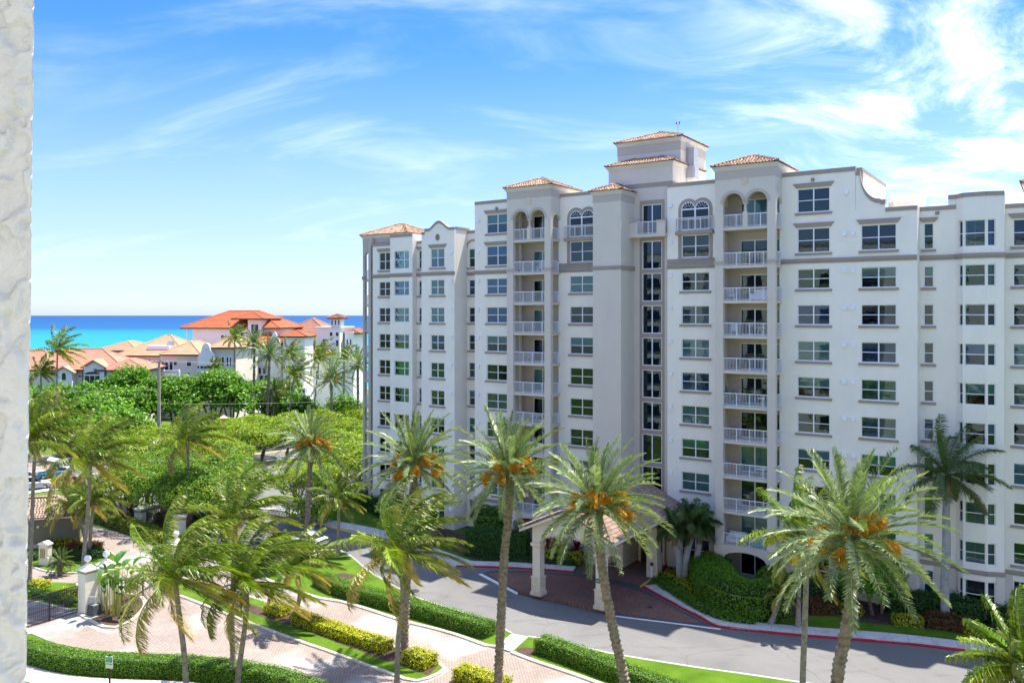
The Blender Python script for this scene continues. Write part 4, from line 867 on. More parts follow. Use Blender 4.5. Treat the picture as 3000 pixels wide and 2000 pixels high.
mb = MB(); mb.box(ur-0.30, ur+0.12, 57.405, 57.45, 2.3, 2.62); npl = pb(mb, 'number_plaque', plain('dark_teal_plate', (0.02, 0.05, 0.06), 0.4))
def text(body, size, mat, name, parent=None, loc=(0, 0, 0), rot=(0, 0, 0), ext=0.004, align='CENTER', ss=None):
    cu = bpy.data.curves.new(name, 'FONT'); cu.body = body; cu.size = size; cu.extrude = ext; cu.align_x = align; cu.align_y = 'CENTER'; cu.resolution_u = 2
    t = bpy.data.objects.new(name, cu); link(t); me = bpy.data.meshes.new_from_object(t); bpy.data.objects.remove(t); me.materials.clear(); me.materials.append(mat)
    o = inst(name, me, parent, loc, rot); return o
text('300', 0.22, WHITEP, 'plaque_numerals', npl, (ur-0.09, 57.395, 2.46), (math.pi/2, 0, 0))
chair(-34.75, 68.1, 0.03, 0.0, 'dark brown high backed chair beside the stone lobby wall', WICK, name='lobby_chair')
o = empty('ash_receptacle', bw(-30.6, 67.5, 0.03)); tag(o, 'slim white and black ash receptacle in front of the rear portico pier', 'receptacle'); mb = MB(); mb.cyl((0, 0), 0.11, 0.0, 1.1, 12); mb.build('body', VINYL, o); mb = MB(); mb.cyl((0, 0), 0.13, 1.1, 1.35, 12); mb.build('hood', IRON, o)
# ---------------------------------------------------------------- ground, roads, water
def sheet(name, pts, z, mat, kind='structure', parent=None):
    mb = MB(); P = [G(*p) for p in pts]; a = sum(P[i][0]*P[(i+1) % len(P)][1]-P[(i+1) % len(P)][0]*P[i][1] for i in range(len(P)))
    if a < 0: P = P[::-1]
    mb.add([(x, y, z) for x, y in P], [tuple(range(len(P)))]); o = mb.build(name, mat, parent)
    if kind: o['kind'] = kind
    return o
mb = MB(); mb.add([(-700, -60, 0), (700, -60, 0), (700, 262, 0), (-700, 262, 0)], [(0, 1, 2, 3)]); mb.build('ground', FIELD)['kind'] = 'structure'
mb = MB(); mb.add([(-700, 262, 0), (700, 262, 0), (700, 300, -3.2), (-700, 300, -3.2)], [(0, 1, 2, 3)]); mb.build('beach', plain('pale_sand', (0.55, 0.48, 0.38), 0.9))['kind'] = 'structure'
def seamat():
    m, nt, b = newmat('sea_water'); N = nt.nodes; L = nt.links
    g = N.new('ShaderNodeNewGeometry'); sp = N.new('ShaderNodeSeparateXYZ'); L.new(g.outputs['Position'], sp.inputs[0])
    n = noise(nt, texco(nt, (0.0006, 0.004, 1)), 1.0, 4)
    lg = N.new('ShaderNodeMath'); lg.operation = 'LOGARITHM'; L.new(sp.outputs['Y'], lg.inputs[0]); lg.inputs[1].default_value = 10
    ad = N.new('ShaderNodeMath'); ad.operation = 'MULTIPLY_ADD'; L.new(n, ad.inputs[0]); ad.inputs[1].default_value = 0.10; L.new(lg.outputs[0], ad.inputs[2])
    mr = N.new('ShaderNodeMapRange'); mr.inputs[1].default_value = 2.5; mr.inputs[2].default_value = 4.6; L.new(ad.outputs[0], mr.inputs[0])
    c = ramp(nt, mr.outputs[0], [(0.10, (0.015, 0.25, 0.27)), (0.28, (0.008, 0.19, 0.26)), (0.335, (0.005, 0.155, 0.26)), (0.365, (0.003, 0.075, 0.19)), (0.55, (0.003, 0.055, 0.155)), (0.9, (0.005, 0.05, 0.14))])
    # breaking crests
    w = noise(nt, texco(nt, (0.035, 0.16, 1)), 1.0, 3, 0.6); w2 = noise(nt, texco(nt, (0.004, 0.01, 1)), 1.0, 2)
    s = N.new('ShaderNodeMath'); s.operation = 'MULTIPLY_ADD'; L.new(w2, s.inputs[0]); s.inputs[1].default_value = 0.12; L.new(w, s.inputs[2])
    c = mixc(nt, ramp(nt, s.outputs[0], [(0.815, (0, 0, 0)), (0.84, (1, 1, 1))]), c, (0.62, 0.72, 0.74))
    c = mixc(nt, 1.0, c, ramp(nt, noise(nt, texco(nt, (0.02, 0.12, 1)), 1.0, 5, 0.7), [(0.3, (0.82, 0.86, 0.9)), (0.7, (1.15, 1.1, 1.06))]), 'MULTIPLY')
    L.new(c, b.inputs['Base Color']); b.inputs['Roughness'].default_value = 0.45; b.inputs['Specular IOR Level'].default_value = 0.12
    bump(nt, b, noise(nt, texco(nt, (0.12, 0.5, 1)), 1.0, 4), 0.6, 0.3); return m
mb = MB(); ys = [292, 400, 600, 1000, 2000, 4000, 9000, 20000, 50000]; vs = []
for y in ys: vs += [(-y*1.2-600, y, -3.0), (y*1.2+600, y, -3.0)]
mb.add(vs, [(2*i, 2*i+1, 2*i+3, 2*i+2) for i in range(len(ys)-1)]); mb.build('sea', seamat())['kind'] = 'structure'
near_edge = [(3300, 2140), (2600, 2040), (2341, 2002), (2196, 1980), (2031, 1957), (1814, 1922), (1716, 1901), (1575, 1871), (1548, 1868), (1500, 1858), (1473, 1845), (1380, 1805), (1297, 1778), (1221, 1753), (1133, 1707), (1075, 1671), (1037, 1638), (1005, 1618), (976, 1613), (915, 1617), (860, 1640)]
far_edge = [(700, 1485), (840, 1500), (907, 1530), (1060, 1562), (1140, 1583), (1240, 1625), (1336, 1661), (1400, 1662), (1550, 1668), (1677, 1678)]
red_r = [(1881, 1720), (1962, 1765), (2040, 1805), (2085, 1832), (2116, 1840), (2345, 1864), (2647, 1888), (2892, 1917), (3200, 1955)]
sheet('driveway_asphalt', far_edge+[(1780, 1690)]+red_r+near_edge+[(760, 1650), (640, 1600), (640, 1500)], 0.02, ASPHALT)
sheet('parking_asphalt', [(430, 1395), (900, 1350), (1075, 1345), (1075, 1440), (1000, 1462), (925, 1482), (830, 1497), (640, 1510), (500, 1540), (440, 1450)], 0.012, ASPHALT)
# coastal road in the distance
rd = [(-40, 1430), (83, 1412), (300, 1385), (560, 1352), (726, 1332), (900, 1312), (1150, 1290)]
C = [G(*p) for p in rd]
def ribbon(name, pts, off0, off1, z, mat, kind='structure', parent=None):
    mb = MB(); vs = []
    for i, p in enumerate(pts):
        a = Vector(pts[max(0, i-1)]); b = Vector(pts[min(len(pts)-1, i+1)]); d = (b-a).normalized(); n = Vector((-d.y, d.x))
        vs += [(p[0]+n.x*off0, p[1]+n.y*off0, z), (p[0]+n.x*off1, p[1]+n.y*off1, z)]
    mb.add(vs, [(2*i, 2*i+2, 2*i+3, 2*i+1) if off1 > off0 else (2*i+1, 2*i+3, 2*i+2, 2*i) for i in range(len(pts)-1)]); o = mb.build(name, mat, parent)
    if kind: o['kind'] = kind
    return o
ribbon('coast_road', C, -6.5, 6.5, 0.028, ASPHALT); ribbon('road_centre_line', C, -0.25, 0.25, 0.034, YELLOWP)
for q in (-5.2, 5.0): ribbon('road_edge_line', C, q, q+0.18, 0.034, WHITEP)
for q in (-8.6, 7.0): ribbon('roadside_path', C, q, q+1.6, 0.10, CONC)
sheet('far_paved_court', [(60, 1335), (330, 1330), (560, 1312), (560, 1340), (300, 1375), (60, 1398)], 0.02, PAVER)
pav_far = [(200, 1495), (267, 1543), (366, 1564), (473, 1596), (600, 1640), (750, 1690), (915, 1749), (999, 1765), (1079, 1788), (1183, 1822), (1317, 1856), (1428, 1895), (1497, 1912), (1565, 1939), (1712, 1988), (1960, 2080)]
pav_near = [(1000, 2090), (895, 1992), (803, 1958), (689, 1931), (574, 1920), (421, 1914), (268, 1905), (153, 1882), (78, 1850), (-60, 1800), (-60, 1500)]
sheet('entrance_pavers', pav_far+pav_near, 0.03, PAVER)
def smooth(pts, n=6):
    out = []
    for i in range(len(pts)-1):
        p0, p1, p2, p3 = pts[max(0, i-1)], pts[i], pts[i+1], pts[min(len(pts)-1, i+2)]
        for k in range(n):
            t = k/n; out.append(tuple(0.5*((2*b)+(-a+c)*t+(2*a-5*b+4*c-d)*t*t+(-a+3*b-3*c+d)*t**3) for a, b, c, d in zip(p0, p1, p2, p3)))
    return out+[tuple(pts[-1])]
def strip_wall(name, pts, w, z0, z1, mat, parent=None, kind=None, side=0.0, seglen=None, gap=0.012, label=None):
    # kerb-like band along pts, offset sideways; if seglen is given it is cut into stones that are parts
    P = [Vector(p) for p in pts]; cum = [0]
    for a, b in zip(P[:-1], P[1:]): cum.append(cum[-1]+(b-a).length)
    def at(s):
        s = max(0, min(cum[-1], s)); i = max(0, min(len(P)-2, int(np.searchsorted(cum, s)-1))); q = (s-cum[i])/max(1e-6, cum[i+1]-cum[i]); p = P[i].lerp(P[i+1], q); d = (P[i+1]-P[i]).normalized(); return p, Vector((-d.y, d.x))
    def seg(mb, s0, s1):
        m = max(2, int((s1-s0)/0.7)+1); vs = []
        for j in range(m):
            p, n = at(s0+(s1-s0)*j/(m-1)); a = p+n*(side-w/2); b = p+n*(side+w/2); r = min(0.03, w*0.2)
            a2 = p+n*(side-w/2+r); b2 = p+n*(side+w/2-r)
            vs += [(a.x, a.y, z0), (a.x, a.y, z1-r), (a2.x, a2.y, z1), (b2.x, b2.y, z1), (b.x, b.y, z1-r), (b.x, b.y, z0)]
        fs = []
        for j in range(m-1):
            for k in range(5): fs.append((6*j+k+1, 6*j+k, 6*j+6+k, 6*j+7+k))
        fs += [tuple(range(6)), tuple(range(6*m-6, 6*m))[::-1]]; mb.add(vs, fs)
    if not seglen:
        mb = MB(); seg(mb, 0, cum[-1]); o = mb.build(name, mat, parent)
        if kind: o['kind'] = kind
        return o
    root = empty(name, (P[0].x, P[0].y, 0), 0, parent)
    if kind: root['kind'] = kind
    n = max(1, int(round(cum[-1]/seglen)))
    for i in range(n):
        mb = MB(); seg(mb, cum[-1]*i/n+gap/2, cum[-1]*(i+1)/n-gap/2); mb.build('kerb_stone', mat, root, loc=(-P[0].x, -P[0].y, 0))
    return root
def GP(pts): return [G(*p) for p in pts]
def GS(pts, n=5): return [G(*p) for p in smooth(pts, n)]
# red kerb and pavements in front of the building
rk = GS([(1881, 1720), (1962, 1765), (2040, 1805), (2085, 1832), (2116, 1840), (2220, 1852), (2345, 1864), (2647, 1888), (2892, 1917), (3200, 1955)], 4)
strip_wall('red_kerb', rk, 0.2, 0.0, 0.15, REDP, kind='structure', side=0.1, seglen=3.0)
lk = GS([(1336, 1661), (1400, 1662), (1550, 1668), (1677, 1678)], 5); strip_wall('red_kerb', lk, 0.2, 0.0, 0.15, REDP, kind='structure', side=0.1, seglen=3.0)
fk = GS([(760, 1492), (840, 1502), (907, 1530), (1060, 1562), (1140, 1583), (1240, 1625), (1336, 1661)], 5); strip_wall('pale_kerb', fk, 0.2, 0.0, 0.15, CONCY, kind='structure', side=0.1, seglen=3.0)
def slabs(name, pts, off0, off1, z, n_m, mat=CONC):
    P = [Vector(p) for p in pts]; cum = [0]
    for a, b in zip(P[:-1], P[1:]): cum.append(cum[-1]+(b-a).length)
    def at(s):
        i = max(0, min(len(P)-2, int(np.searchsorted(cum, s)-1))); q = (s-cum[i])/max(1e-6, cum[i+1]-cum[i]); p = P[i].lerp(P[i+1], q); d = (P[i+1]-P[i]).normalized(); return p, Vector((-d.y, d.x))
    root = empty(name, (P[0].x, P[0].y, 0)); root['kind'] = 'structure'; n = max(1, int(cum[-1]/n_m))
    for i in range(n):
        s0, s1 = cum[-1]*i/n+0.01, cum[-1]*(i+1)/n-0.01; mb = MB(); poly = []; m = 3
        for j in range(m): p, nn = at(s0+(s1-s0)*j/(m-1)); poly.append((p+nn*off0)[:])
        for j in range(m-1, -1, -1): p, nn = at(s0+(s1-s0)*j/(m-1)); poly.append((p+nn*off1)[:])
        mb.prism([(a[0], a[1]) for a in poly], 0.0, z+random.uniform(-0.004, 0.004)); mb.build('concrete_slab', mat, root, loc=(-P[0].x, -P[0].y, 0))
slabs('front_pavement', rk, 0.21, 1.75, 0.148, 1.5); slabs('left_pavement', lk, 0.21, 1.6, 0.148, 1.5); slabs('drive_pavement', fk, 0.21, 2.0, 0.148, 2.2)
# painted kerb lettering
def curbtext(x, y, body='NO PARKING  FIRE LANE', size=0.17):
    p = Vector(G(x, y)); d = (Vector(G(x+60, y+60*24/302))-p).normalized(); n = Vector((-d.y, d.x)); q = p+n*0.10
    o = text(body, size, WHITEP, 'kerb_lettering', None, (q.x, q.y, 0.154), (0, 0, math.atan2(d.y, d.x)), 0.0015); return o
KT = [curbtext(2180, 1849), curbtext(2610, 1884.5)]
p = Vector(G(2005, 1787)); d = (Vector(G(2040, 1805))-Vector(G(1962, 1765))).normalized(); KT.append(text('NO PARKING  FIRE LANE', 0.17, WHITEP, 'kerb_lettering', None, (p.x-d.y*0.1, p.y+d.x*0.1, 0.154), (0, 0, math.atan2(d.y, d.x)), 0.0015))
p = Vector(G(1540, 1667.5)); d = (Vector(G(1600, 1671))-Vector(G(1480, 1665))).normalized(); KT.append(text('NO PARKING', 0.17, WHITEP, 'kerb_lettering', None, (p.x-d.y*0.1, p.y+d.x*0.1, 0.154), (0, 0, math.atan2(d.y, d.x)), 0.0015))
kerbs = [o for o in bpy.data.objects if o.name.startswith('red_kerb')]
for i, t in enumerate(KT): par = kerbs[0] if i < 3 else kerbs[1]; t.parent = par; t.location = t.location-par.location
# brick entrance plaza, charcoal borders, raised island under the portico
plaza = [(1405, 1681), (1440, 1671), (1550, 1671), (1677, 1681), (1712, 1653), (1745, 1640), (1900, 1618), (1990, 1640), (1925, 1697), (1881, 1722), (1962, 1768), (2040, 1808), (2085, 1835), (2112, 1842), (2030, 1838), (1796, 1804), (1516, 1741)]
sheet('charcoal_paver_border', plaza, 0.030, BRICKD)
sheet('brick_plaza', [(1428, 1681), (1470, 1676), (1560, 1678), (1690, 1690), (1800, 1712), (1870, 1730), (1950, 1768), (2020, 1806), (2056, 1824), (2000, 1823), (1796, 1793), (1520, 1731)], 0.036, BRICK)
sheet('entry_court', [(1700, 1680), (1745, 1641), (1900, 1618), (1985, 1640), (1922, 1694), (1884, 1716), (1790, 1696)], 0.0362, BRICK)
sheet('white_stop_line', [(1400, 1682), (1412, 1680), (1520, 1737), (1514, 1742)], 0.034, WHITEP); sheet('white_stop_line', [(1796, 1802), (1798, 1806), (2110, 1845), (2112, 1841)], 0.034, WHITEP)
isl = [G(x, y, 0.28) for x, y in ((1517, 1729), (1560, 1738), (1640, 1757), (1720, 1777), (1785, 1789), (1802, 1783), (1800, 1772), (1760, 1760), (1640, 1738), (1530, 1721))]
mb = MB(); mb.prism(isl, 0.0, 0.28); mb.build('portico_island', BRICK)['kind'] = 'structure'
mb = MB(); mb.prism([(p[0], p[1]) for p in (G(1895, 1778), G(1901, 1775.5), (G(1910, 1776.5)), G(1913, 1779.5), G(1906, 1782), G(1897, 1781))], 0.036, 0.045); tag(mb.build('manhole_cover', IRON), 'dark manhole cover in the brick plaza by the portico', 'manhole cover')
mb = MB(); c = G(1213, 1731); mb.cyl(c, 0.45, 0.0, 0.03, 20); tag(mb.build('manhole_cover', IRON), 'round dark manhole cover in the grey asphalt drive behind the coconut palm', 'manhole cover')
mb = MB(); 
for i in range(8): q = G(1884+i*3.4, 1719-i*2.4); mb.cyl(q, 0.04, 0.036, 0.05, 8)
mb.build('tactile_strip', YELLOWP)['kind'] = 'structure'
sheet('tactile_strip', [(1872, 1719), (1878, 1721), (1908, 1699), (1902, 1697)], 0.041, YELLOWP)
sheet('yellow_kerb_paint', [(960, 1541), (1060, 1564), (1140, 1585), (1140, 1588), (1058, 1567), (960, 1544)], 0.026, YELLOWP)
# planted islands: grass tops inside kerbs
def island(name, pts, z=0.12, mat=LAWN, kerb=None, kz=0.15, kw=0.18, kmat=CONCY, closed=True):
    P = GP(pts); mb = MB(); mb.prism(P, 0.0, z); o = mb.build(name, mat); o['kind'] = 'structure'
    if kerb: strip_wall('pale_kerb', GS(kerb, 4), kw, 0.0, kz, kmat, kind='structure', seglen=2.5)
    return o
A_far = [(860, 1640), (915, 1617), (976, 1613), (1005, 1618), (1037, 1638), (1075, 1671), (1133, 1707), (1221, 1753), (1297, 1778), (1380, 1805), (1473, 1845), (1500, 1858)]
A_near = [(1452, 1896), (1428, 1894), (1317, 1855), (1183, 1821), (1079, 1787), (999, 1764), (915, 1748), (750, 1688), (600, 1638), (640, 1602), (760, 1652)]
island('hedge_island', A_far+A_near, 0.12, LAWN, None)
strip_wall('white_kerb', GS(A_far, 4), 0.16, 0, 0.15, CONC, kind='structure', seglen=2.5); strip_wall('pale_kerb', GS(A_near[:-2], 4), 0.32, 0, 0.15, CONCY, kind='structure', seglen=2.5)
B_far = [(1548, 1868), (1575, 1871), (1716, 1901), (1814, 1922), (2031, 1957), (2196, 1980), (2341, 2002), (2600, 2040), (3300, 2140)]
B_near = [(2300, 2200), (1960, 2080), (1712, 1988), (1565, 1938), (1500, 1913)]
island('hedge_island', B_far+B_near, 0.12, LAWN, None)
strip_wall('white_kerb', GS(B_far, 4), 0.16, 0, 0.15, CONC, kind='structure', seglen=2.5); strip_wall('pale_kerb', GS(B_near, 4), 0.32, 0, 0.15, CONCY, kind='structure', seglen=2.5)
mb = MB(); mb.prism(GP([(1500, 1858), (1548, 1868), (1499, 1912), (1452, 1896)]), 0, 0.10); mb.build('crossing_slab', CONC)['kind'] = 'structure'
sheet('bed_mulch', [(1515, 1903), (1540, 1900), (1568, 1903), (1572, 1918), (1548, 1929), (1515, 1916)], 0.135, MULCH); sheet('bed_mulch', [(960, 1694), (975, 1684), (1010, 1682), (1040, 1688), (1030, 1697), (985, 1703)], 0.135, MULCH)
M_near = [(430, 1700), (474, 1727), (555, 1757), (670, 1803), (804, 1853), (899, 1888), (953, 1906), (1144, 1975), (1213, 1997), (1262, 1986), (1302, 1963), (1291, 1948)]
M_far = [(1200, 1915), (1120, 1885), (1000, 1850), (870, 1795), (700, 1740), (560, 1700), (470, 1685)]
island('median_strip', M_near+M_far, 0.12, LAWN, None); strip_wall('pale_kerb', GS(M_near+M_far+[M_near[0]], 4), 0.26, 0, 0.15, CONCY, kind='structure', seglen=2.5)
sheet('bed_mulch', [(560, 1712), (800, 1795), (870, 1800), (1120, 1888), (1200, 1920), (1284, 1952), (1255, 1983), (1165, 1948), (1090, 1925), (1040, 1905), (940, 1868), (860, 1838), (780, 1815), (540, 1722)], 0.126, MULCH)
island('exit_island', [(60, 1655), (94, 1662), (136, 1675), (213, 1680), (275, 1678), (330, 1660), (346, 1638), (320, 1617), (270, 1602), (213, 1594), (60, 1600)], 0.12, LAWN, [(60, 1655), (94, 1662), (136, 1675), (213, 1680), (275, 1678), (330, 1660), (346, 1638), (320, 1617), (270, 1602), (213, 1594)])
island('gate_island', [(40, 1700), (225, 1712), (238, 1745), (235, 1790), (214, 1791), (137, 1771), (80, 1762), (40, 1760)], 0.12, LAWN, [(40, 1760), (80, 1762), (137, 1771), (214, 1791), (235, 1790), (238, 1745), (225, 1712)])
GI = [(231, 1799), (271, 1822), (296, 1835), (320, 1840), (348, 1837), (390, 1815), (425, 1775), (400, 1745), (300, 1742), (250, 1770)]
island('planted_island', GI, 0.12, MULCH, GI+[GI[0]], kw=0.3)
sheet('grey_paver_border', [(560, 1692), (700, 1733), (870, 1790), (1000, 1843), (1120, 1878), (1205, 1910), (1300, 1946), (1315, 1965), (1268, 1992), (1215, 2006), (1200, 2002), (1255, 1985), (1296, 1962), (1200, 1918), (1120, 1888), (1000, 1852), (870, 1797), (700, 1741), (560, 1700)], 0.036, PAVEG)
sheet('grey_paver_border', [(225, 1802), (265, 1826), (294, 1842), (322, 1848), (352, 1846), (352, 1852), (318, 1856), (288, 1850), (258, 1834), (80, 1858), (80, 1850), (225, 1812)], 0.036, PAVEG)
# near walk and grass
nb = [(-40, 1925), (78, 1941), (191, 1970), (344, 1984), (536, 1991), (650, 2003), (803, 2025), (900, 2052)]
slabs('near_walk', GS(nb, 3), -1.9, -0.25, 0.05, 1.6)
sheet('near_verge', [(-60, 1900), (78, 1852), (153, 1884), (268, 1907), (421, 1916), (574, 1922), (689, 1933), (803, 1960), (895, 1994), (1000, 2092), (700, 2200), (-60, 2120)], 0.008, LAWN)
# lawns and planting beds by the building
sheet('side_lawn', [(918, 1482), (960, 1465), (1120, 1500), (1200, 1540), (1330, 1600), (1400, 1630), (1400, 1650), (1336, 1650), (1240, 1614), (1140, 1572), (1060, 1551), (915, 1518), (905, 1500)], 0.03, LAWN)
sheet('bed_mulch', [(1130, 1500), (1330, 1560), (1480, 1590), (1700, 1600), (1720, 1640), (1690, 1665), (1560, 1652), (1400, 1645), (1250, 1580)], 0.04, MULCH)
sheet('bed_mulch', [(1935, 1690), (1990, 1640), (2100, 1640), (2500, 1700), (3100, 1760), (3200, 1905), (2860, 1875), (2600, 1852), (2340, 1838), (2215, 1826), (2130, 1812), (2060, 1780), (1990, 1735)], 0.045, MULCH)
sheet('front_lawn', [(2265, 1834), (2290, 1815), (2350, 1806), (2440, 1803), (2480, 1805), (2500, 1822), (2620, 1834), (2700, 1843), (2850, 1856), (2990, 1870), (3150, 1886), (3150, 1905), (2850, 1880), (2674, 1858), (2521, 1851), (2345, 1841), (2290, 1838)], 0.055, LAWN)
# ---------------------------------------------------------------- hedges and shrubs
def hedge(name, label, cat, pts, w, h, mat, leaf=0.09, dens=170, group=None, wob=0.085, smoothn=4, roundtop=0.0):
    P = [Vector(p) for p in (smooth([tuple(q) for q in pts], smoothn) if len(pts) > 2 else pts)]; c0 = P[len(P)//2]
    root = empty(name, (c0.x, c0.y, 0)); tag(root, label, cat, group)
    cum = np.array([0]+list(np.cumsum([(b-a).length for a, b in zip(P[:-1], P[1:])]))); Lt = cum[-1]
    PX = np.array([[p.x, p.y] for p in P]); 
    def frame(s):
        x = np.interp(s, cum, PX[:, 0]); y = np.interp(s, cum, PX[:, 1]); e = 0.15
        dx = np.interp(np.minimum(s+e, Lt), cum, PX[:, 0])-np.interp(np.maximum(s-e, 0), cum, PX[:, 0]); dy = np.interp(np.minimum(s+e, Lt), cum, PX[:, 1])-np.interp(np.maximum(s-e, 0), cum, PX[:, 1])
        L = np.hypot(dx, dy)+1e-9; return x, y, dx/L, dy/L
    per = w+2*h; n = int(per*Lt*dens); s = rs.uniform(0, Lt, n); q = rs.uniform(0, per, n)
    side = np.where(q < h, -1, np.where(q > h+w, 1, 0)); off = np.where(side == -1, -w/2, np.where(side == 1, w/2, q-h-w/2)); z = np.where(side == -1, q, np.where(side == 1, per-q, h))
    if roundtop: z = np.where(side == 0, h-roundtop*(np.abs(off)/(w/2))**2.5, np.minimum(z, h-roundtop))
    ph = 1+0.5*np.sin(s*1.7+off)+0.5*np.sin(s*3.1+z*4)
    x, y, dx, dy = frame(s); nx, ny = -dy, dx
    jit = rs.normal(0, wob*0.6, n)+wob*0.5*ph
    o = off+np.where(side == 0, 0, side*jit); zz = z+np.where(side == 0, jit, 0)
    C = np.stack([x+nx*o, y+ny*o, np.maximum(zz, 0.04)], 1)
    N = np.stack([nx*side, ny*side, np.where(side == 0, 1.0, 0.35)], 1)+rs.normal(0, 0.45, (n, 3))
    # the two ends
    m = int(w*h*dens*1.4); ends = []
    for sg, se in ((-1, 0.0), (1, Lt)):
        x, y, dx, dy = frame(np.full(m, se)); o = rs.uniform(-w/2, w/2, m); z = rs.uniform(0.03, h, m)
        if roundtop: z = np.minimum(z, h-roundtop*(np.abs(o)/(w/2))**2.5)
        j = rs.normal(0, wob*0.7, m)
        ends.append((np.stack([x-dy*o+dx*sg*j, y+dx*o+dy*sg*j, z], 1), np.stack([dx*sg, dy*sg, np.full(m, 0.3)], 1)+rs.normal(0, 0.4, (m, 3))))
    C = np.concatenate([C]+[e[0] for e in ends]); N = np.concatenate([N]+[e[1] for e in ends])
    leaf_quads('foliage', C-[c0.x, c0.y, 0], N, leaf*1.25, mat, root)
    mb = MB(); ins = 0.07; vs = []; ks = np.linspace(0.06, Lt-0.06, max(2, int(Lt/0.8)+1)); x, y, dx, dy = frame(ks)
    for i in range(len(ks)):
        for o, z in ((-w/2+ins, 0), (-w/2+ins, h-ins-roundtop), (0, h-ins), (w/2-ins, h-ins-roundtop), (w/2-ins, 0)): vs.append((x[i]-dy[i]*o-c0.x, y[i]+dx[i]*o-c0.y, z))
    fs = []
    for i in range(len(ks)-1):
        for k in range(4): fs.append((5*i+k, 5*i+k+1, 5*i+6+k, 5*i+5+k))
    fs += [tuple(range(5)), tuple(range(5*len(ks)-5, 5*len(ks)))]; mb.add(vs, fs); mb.build('branches', CORE, root)
    return root
hedge('clipped_hedge', 'long dark clipped hedge between asphalt drive and paver lane, left of the concrete crossing', 'hedge', GP([(938, 1712), (1000, 1742), (1120, 1775), (1250, 1812), (1350, 1842), (1437, 1867)]), 1.35, 1.05, L_HEDGE, 0.075, 330)
hedge('clipped_hedge', 'dark clipped hedge right of the concrete crossing, running out at the bottom edge', 'hedge', GP([(1582, 1908), (1700, 1950), (1800, 1988), (1930, 2035), (2060, 2085)]), 1.3, 1.05, L_HEDGE, 0.075, 330)
hedge('clipped_hedge', 'curved low green hedge along the bottom left between the paver court and the near walk', 'hedge', GP([(-30, 1908), (78, 1927), (191, 1956), (344, 1970), (536, 1977), (650, 1989), (803, 2012), (930, 2060)]), 1.35, 1.05, L_HEDGE, 0.07, 360)
hedge('golden_hedge', 'long golden yellow clipped hedge in the middle of the paver median', 'hedge', GP([(872, 1822), (950, 1850), (1050, 1884), (1135, 1912)]), 1.25, 0.75, L_GOLD, 0.09, 260, wob=0.08)
hedge('golden_hedge', 'short golden yellow hedge at the rounded tip of the paver median', 'hedge', GP([(1196, 1936), (1262, 1959)]), 1.4, 0.8, L_GOLD, 0.09, 260, wob=0.09)
hedge('golden_hedge', 'small golden bush left of the leaning palm trunk on the paver median', 'hedge', GP([(790, 1793), (836, 1808)]), 1.2, 0.75, L_GOLD, 0.09, 260, wob=0.09)
hedge('golden_hedge', 'golden yellow hedge cut off by the bottom edge of the view', 'hedge', GP([(1345, 1985), (1440, 2018), (1480, 2032)]), 1.3, 0.8, L_GOLD, 0.09, 260, wob=0.09)
hedge('golden_hedge', 'golden yellow bush behind the black gate at the far left', 'hedge', GP([(60, 1720), (130, 1728)]), 1.5, 0.6, L_GOLD, 0.10, 200, wob=0.1)
hedge('golden_hedge', 'golden yellow bush behind the black gate next to the white gate pillar', 'hedge', GP([(172, 1748), (222, 1758)]), 1.3, 0.55, L_GOLD, 0.10, 200, wob=0.1)
hedge('variegated_hedge', 'long yellow green hedge beside the upper paver lane in front of the white walls', 'hedge', GP([(292, 1522), (370, 1550), (440, 1576), (500, 1600)]), 1.6, 1.0, leafmat('yellow_green_leaves', [(0.06, 0.14, 0.012), (0.20, 0.26, 0.02), (0.42, 0.42, 0.04)]), 0.13, 130, wob=0.12)
hedge('golden_hedge', 'golden topped hedge below the green guardhouse wall', 'hedge', GP([(130, 1615), (180, 1603), (230, 1594)]), 1.6, 0.8, L_GOLD, 0.11, 150, wob=0.1)
hedge('low_shrubs', 'dark green low planting in front of the golden topped hedge on the exit island', 'shrub', GP([(90, 1640), (160, 1632), (250, 1638), (310, 1628)]), 1.8, 0.6, L_DARK, 0.11, 150, wob=0.14)
hedge('low_shrubs', 'reddish croton planting at the palm trunks on the exit island', 'shrub', GP([(205, 1618), (250, 1622), (285, 1612)]), 1.4, 0.9, L_CROTON, 0.13, 130, wob=0.14)
hedge('tall_hedge', 'tall dark green hedge left of the entrance portico under the left balcony column', 'hedge', GP([(1380, 1618), (1460, 1630), (1545, 1634)]), 2.4, 2.3, L_DARK, 0.13, 190, wob=0.12)
hedge('tall_hedge', 'rounded green hedge beside the lower left balconies, behind the left date palms', 'hedge', GP([(1400, 1575), (1480, 1580)]), 3.0, 3.2, L_HEDGE, 0.13, 150, wob=0.15, roundtop=0.6)
hedge('low_hedge', 'low dark edging hedge along the left red kerb pavement', 'hedge', GP([(1415, 1641), (1500, 1646), (1600, 1652), (1680, 1658)]), 0.8, 0.45, L_DARK, 0.09, 190)
hedge('low_shrubs', 'variegated shrubs between the left pavement and the portico, seen through its arch', 'shrub', GP([(1590, 1640), (1660, 1646), (1700, 1648)]), 1.3, 0.8, L_GOLD, 0.12, 130, wob=0.15)
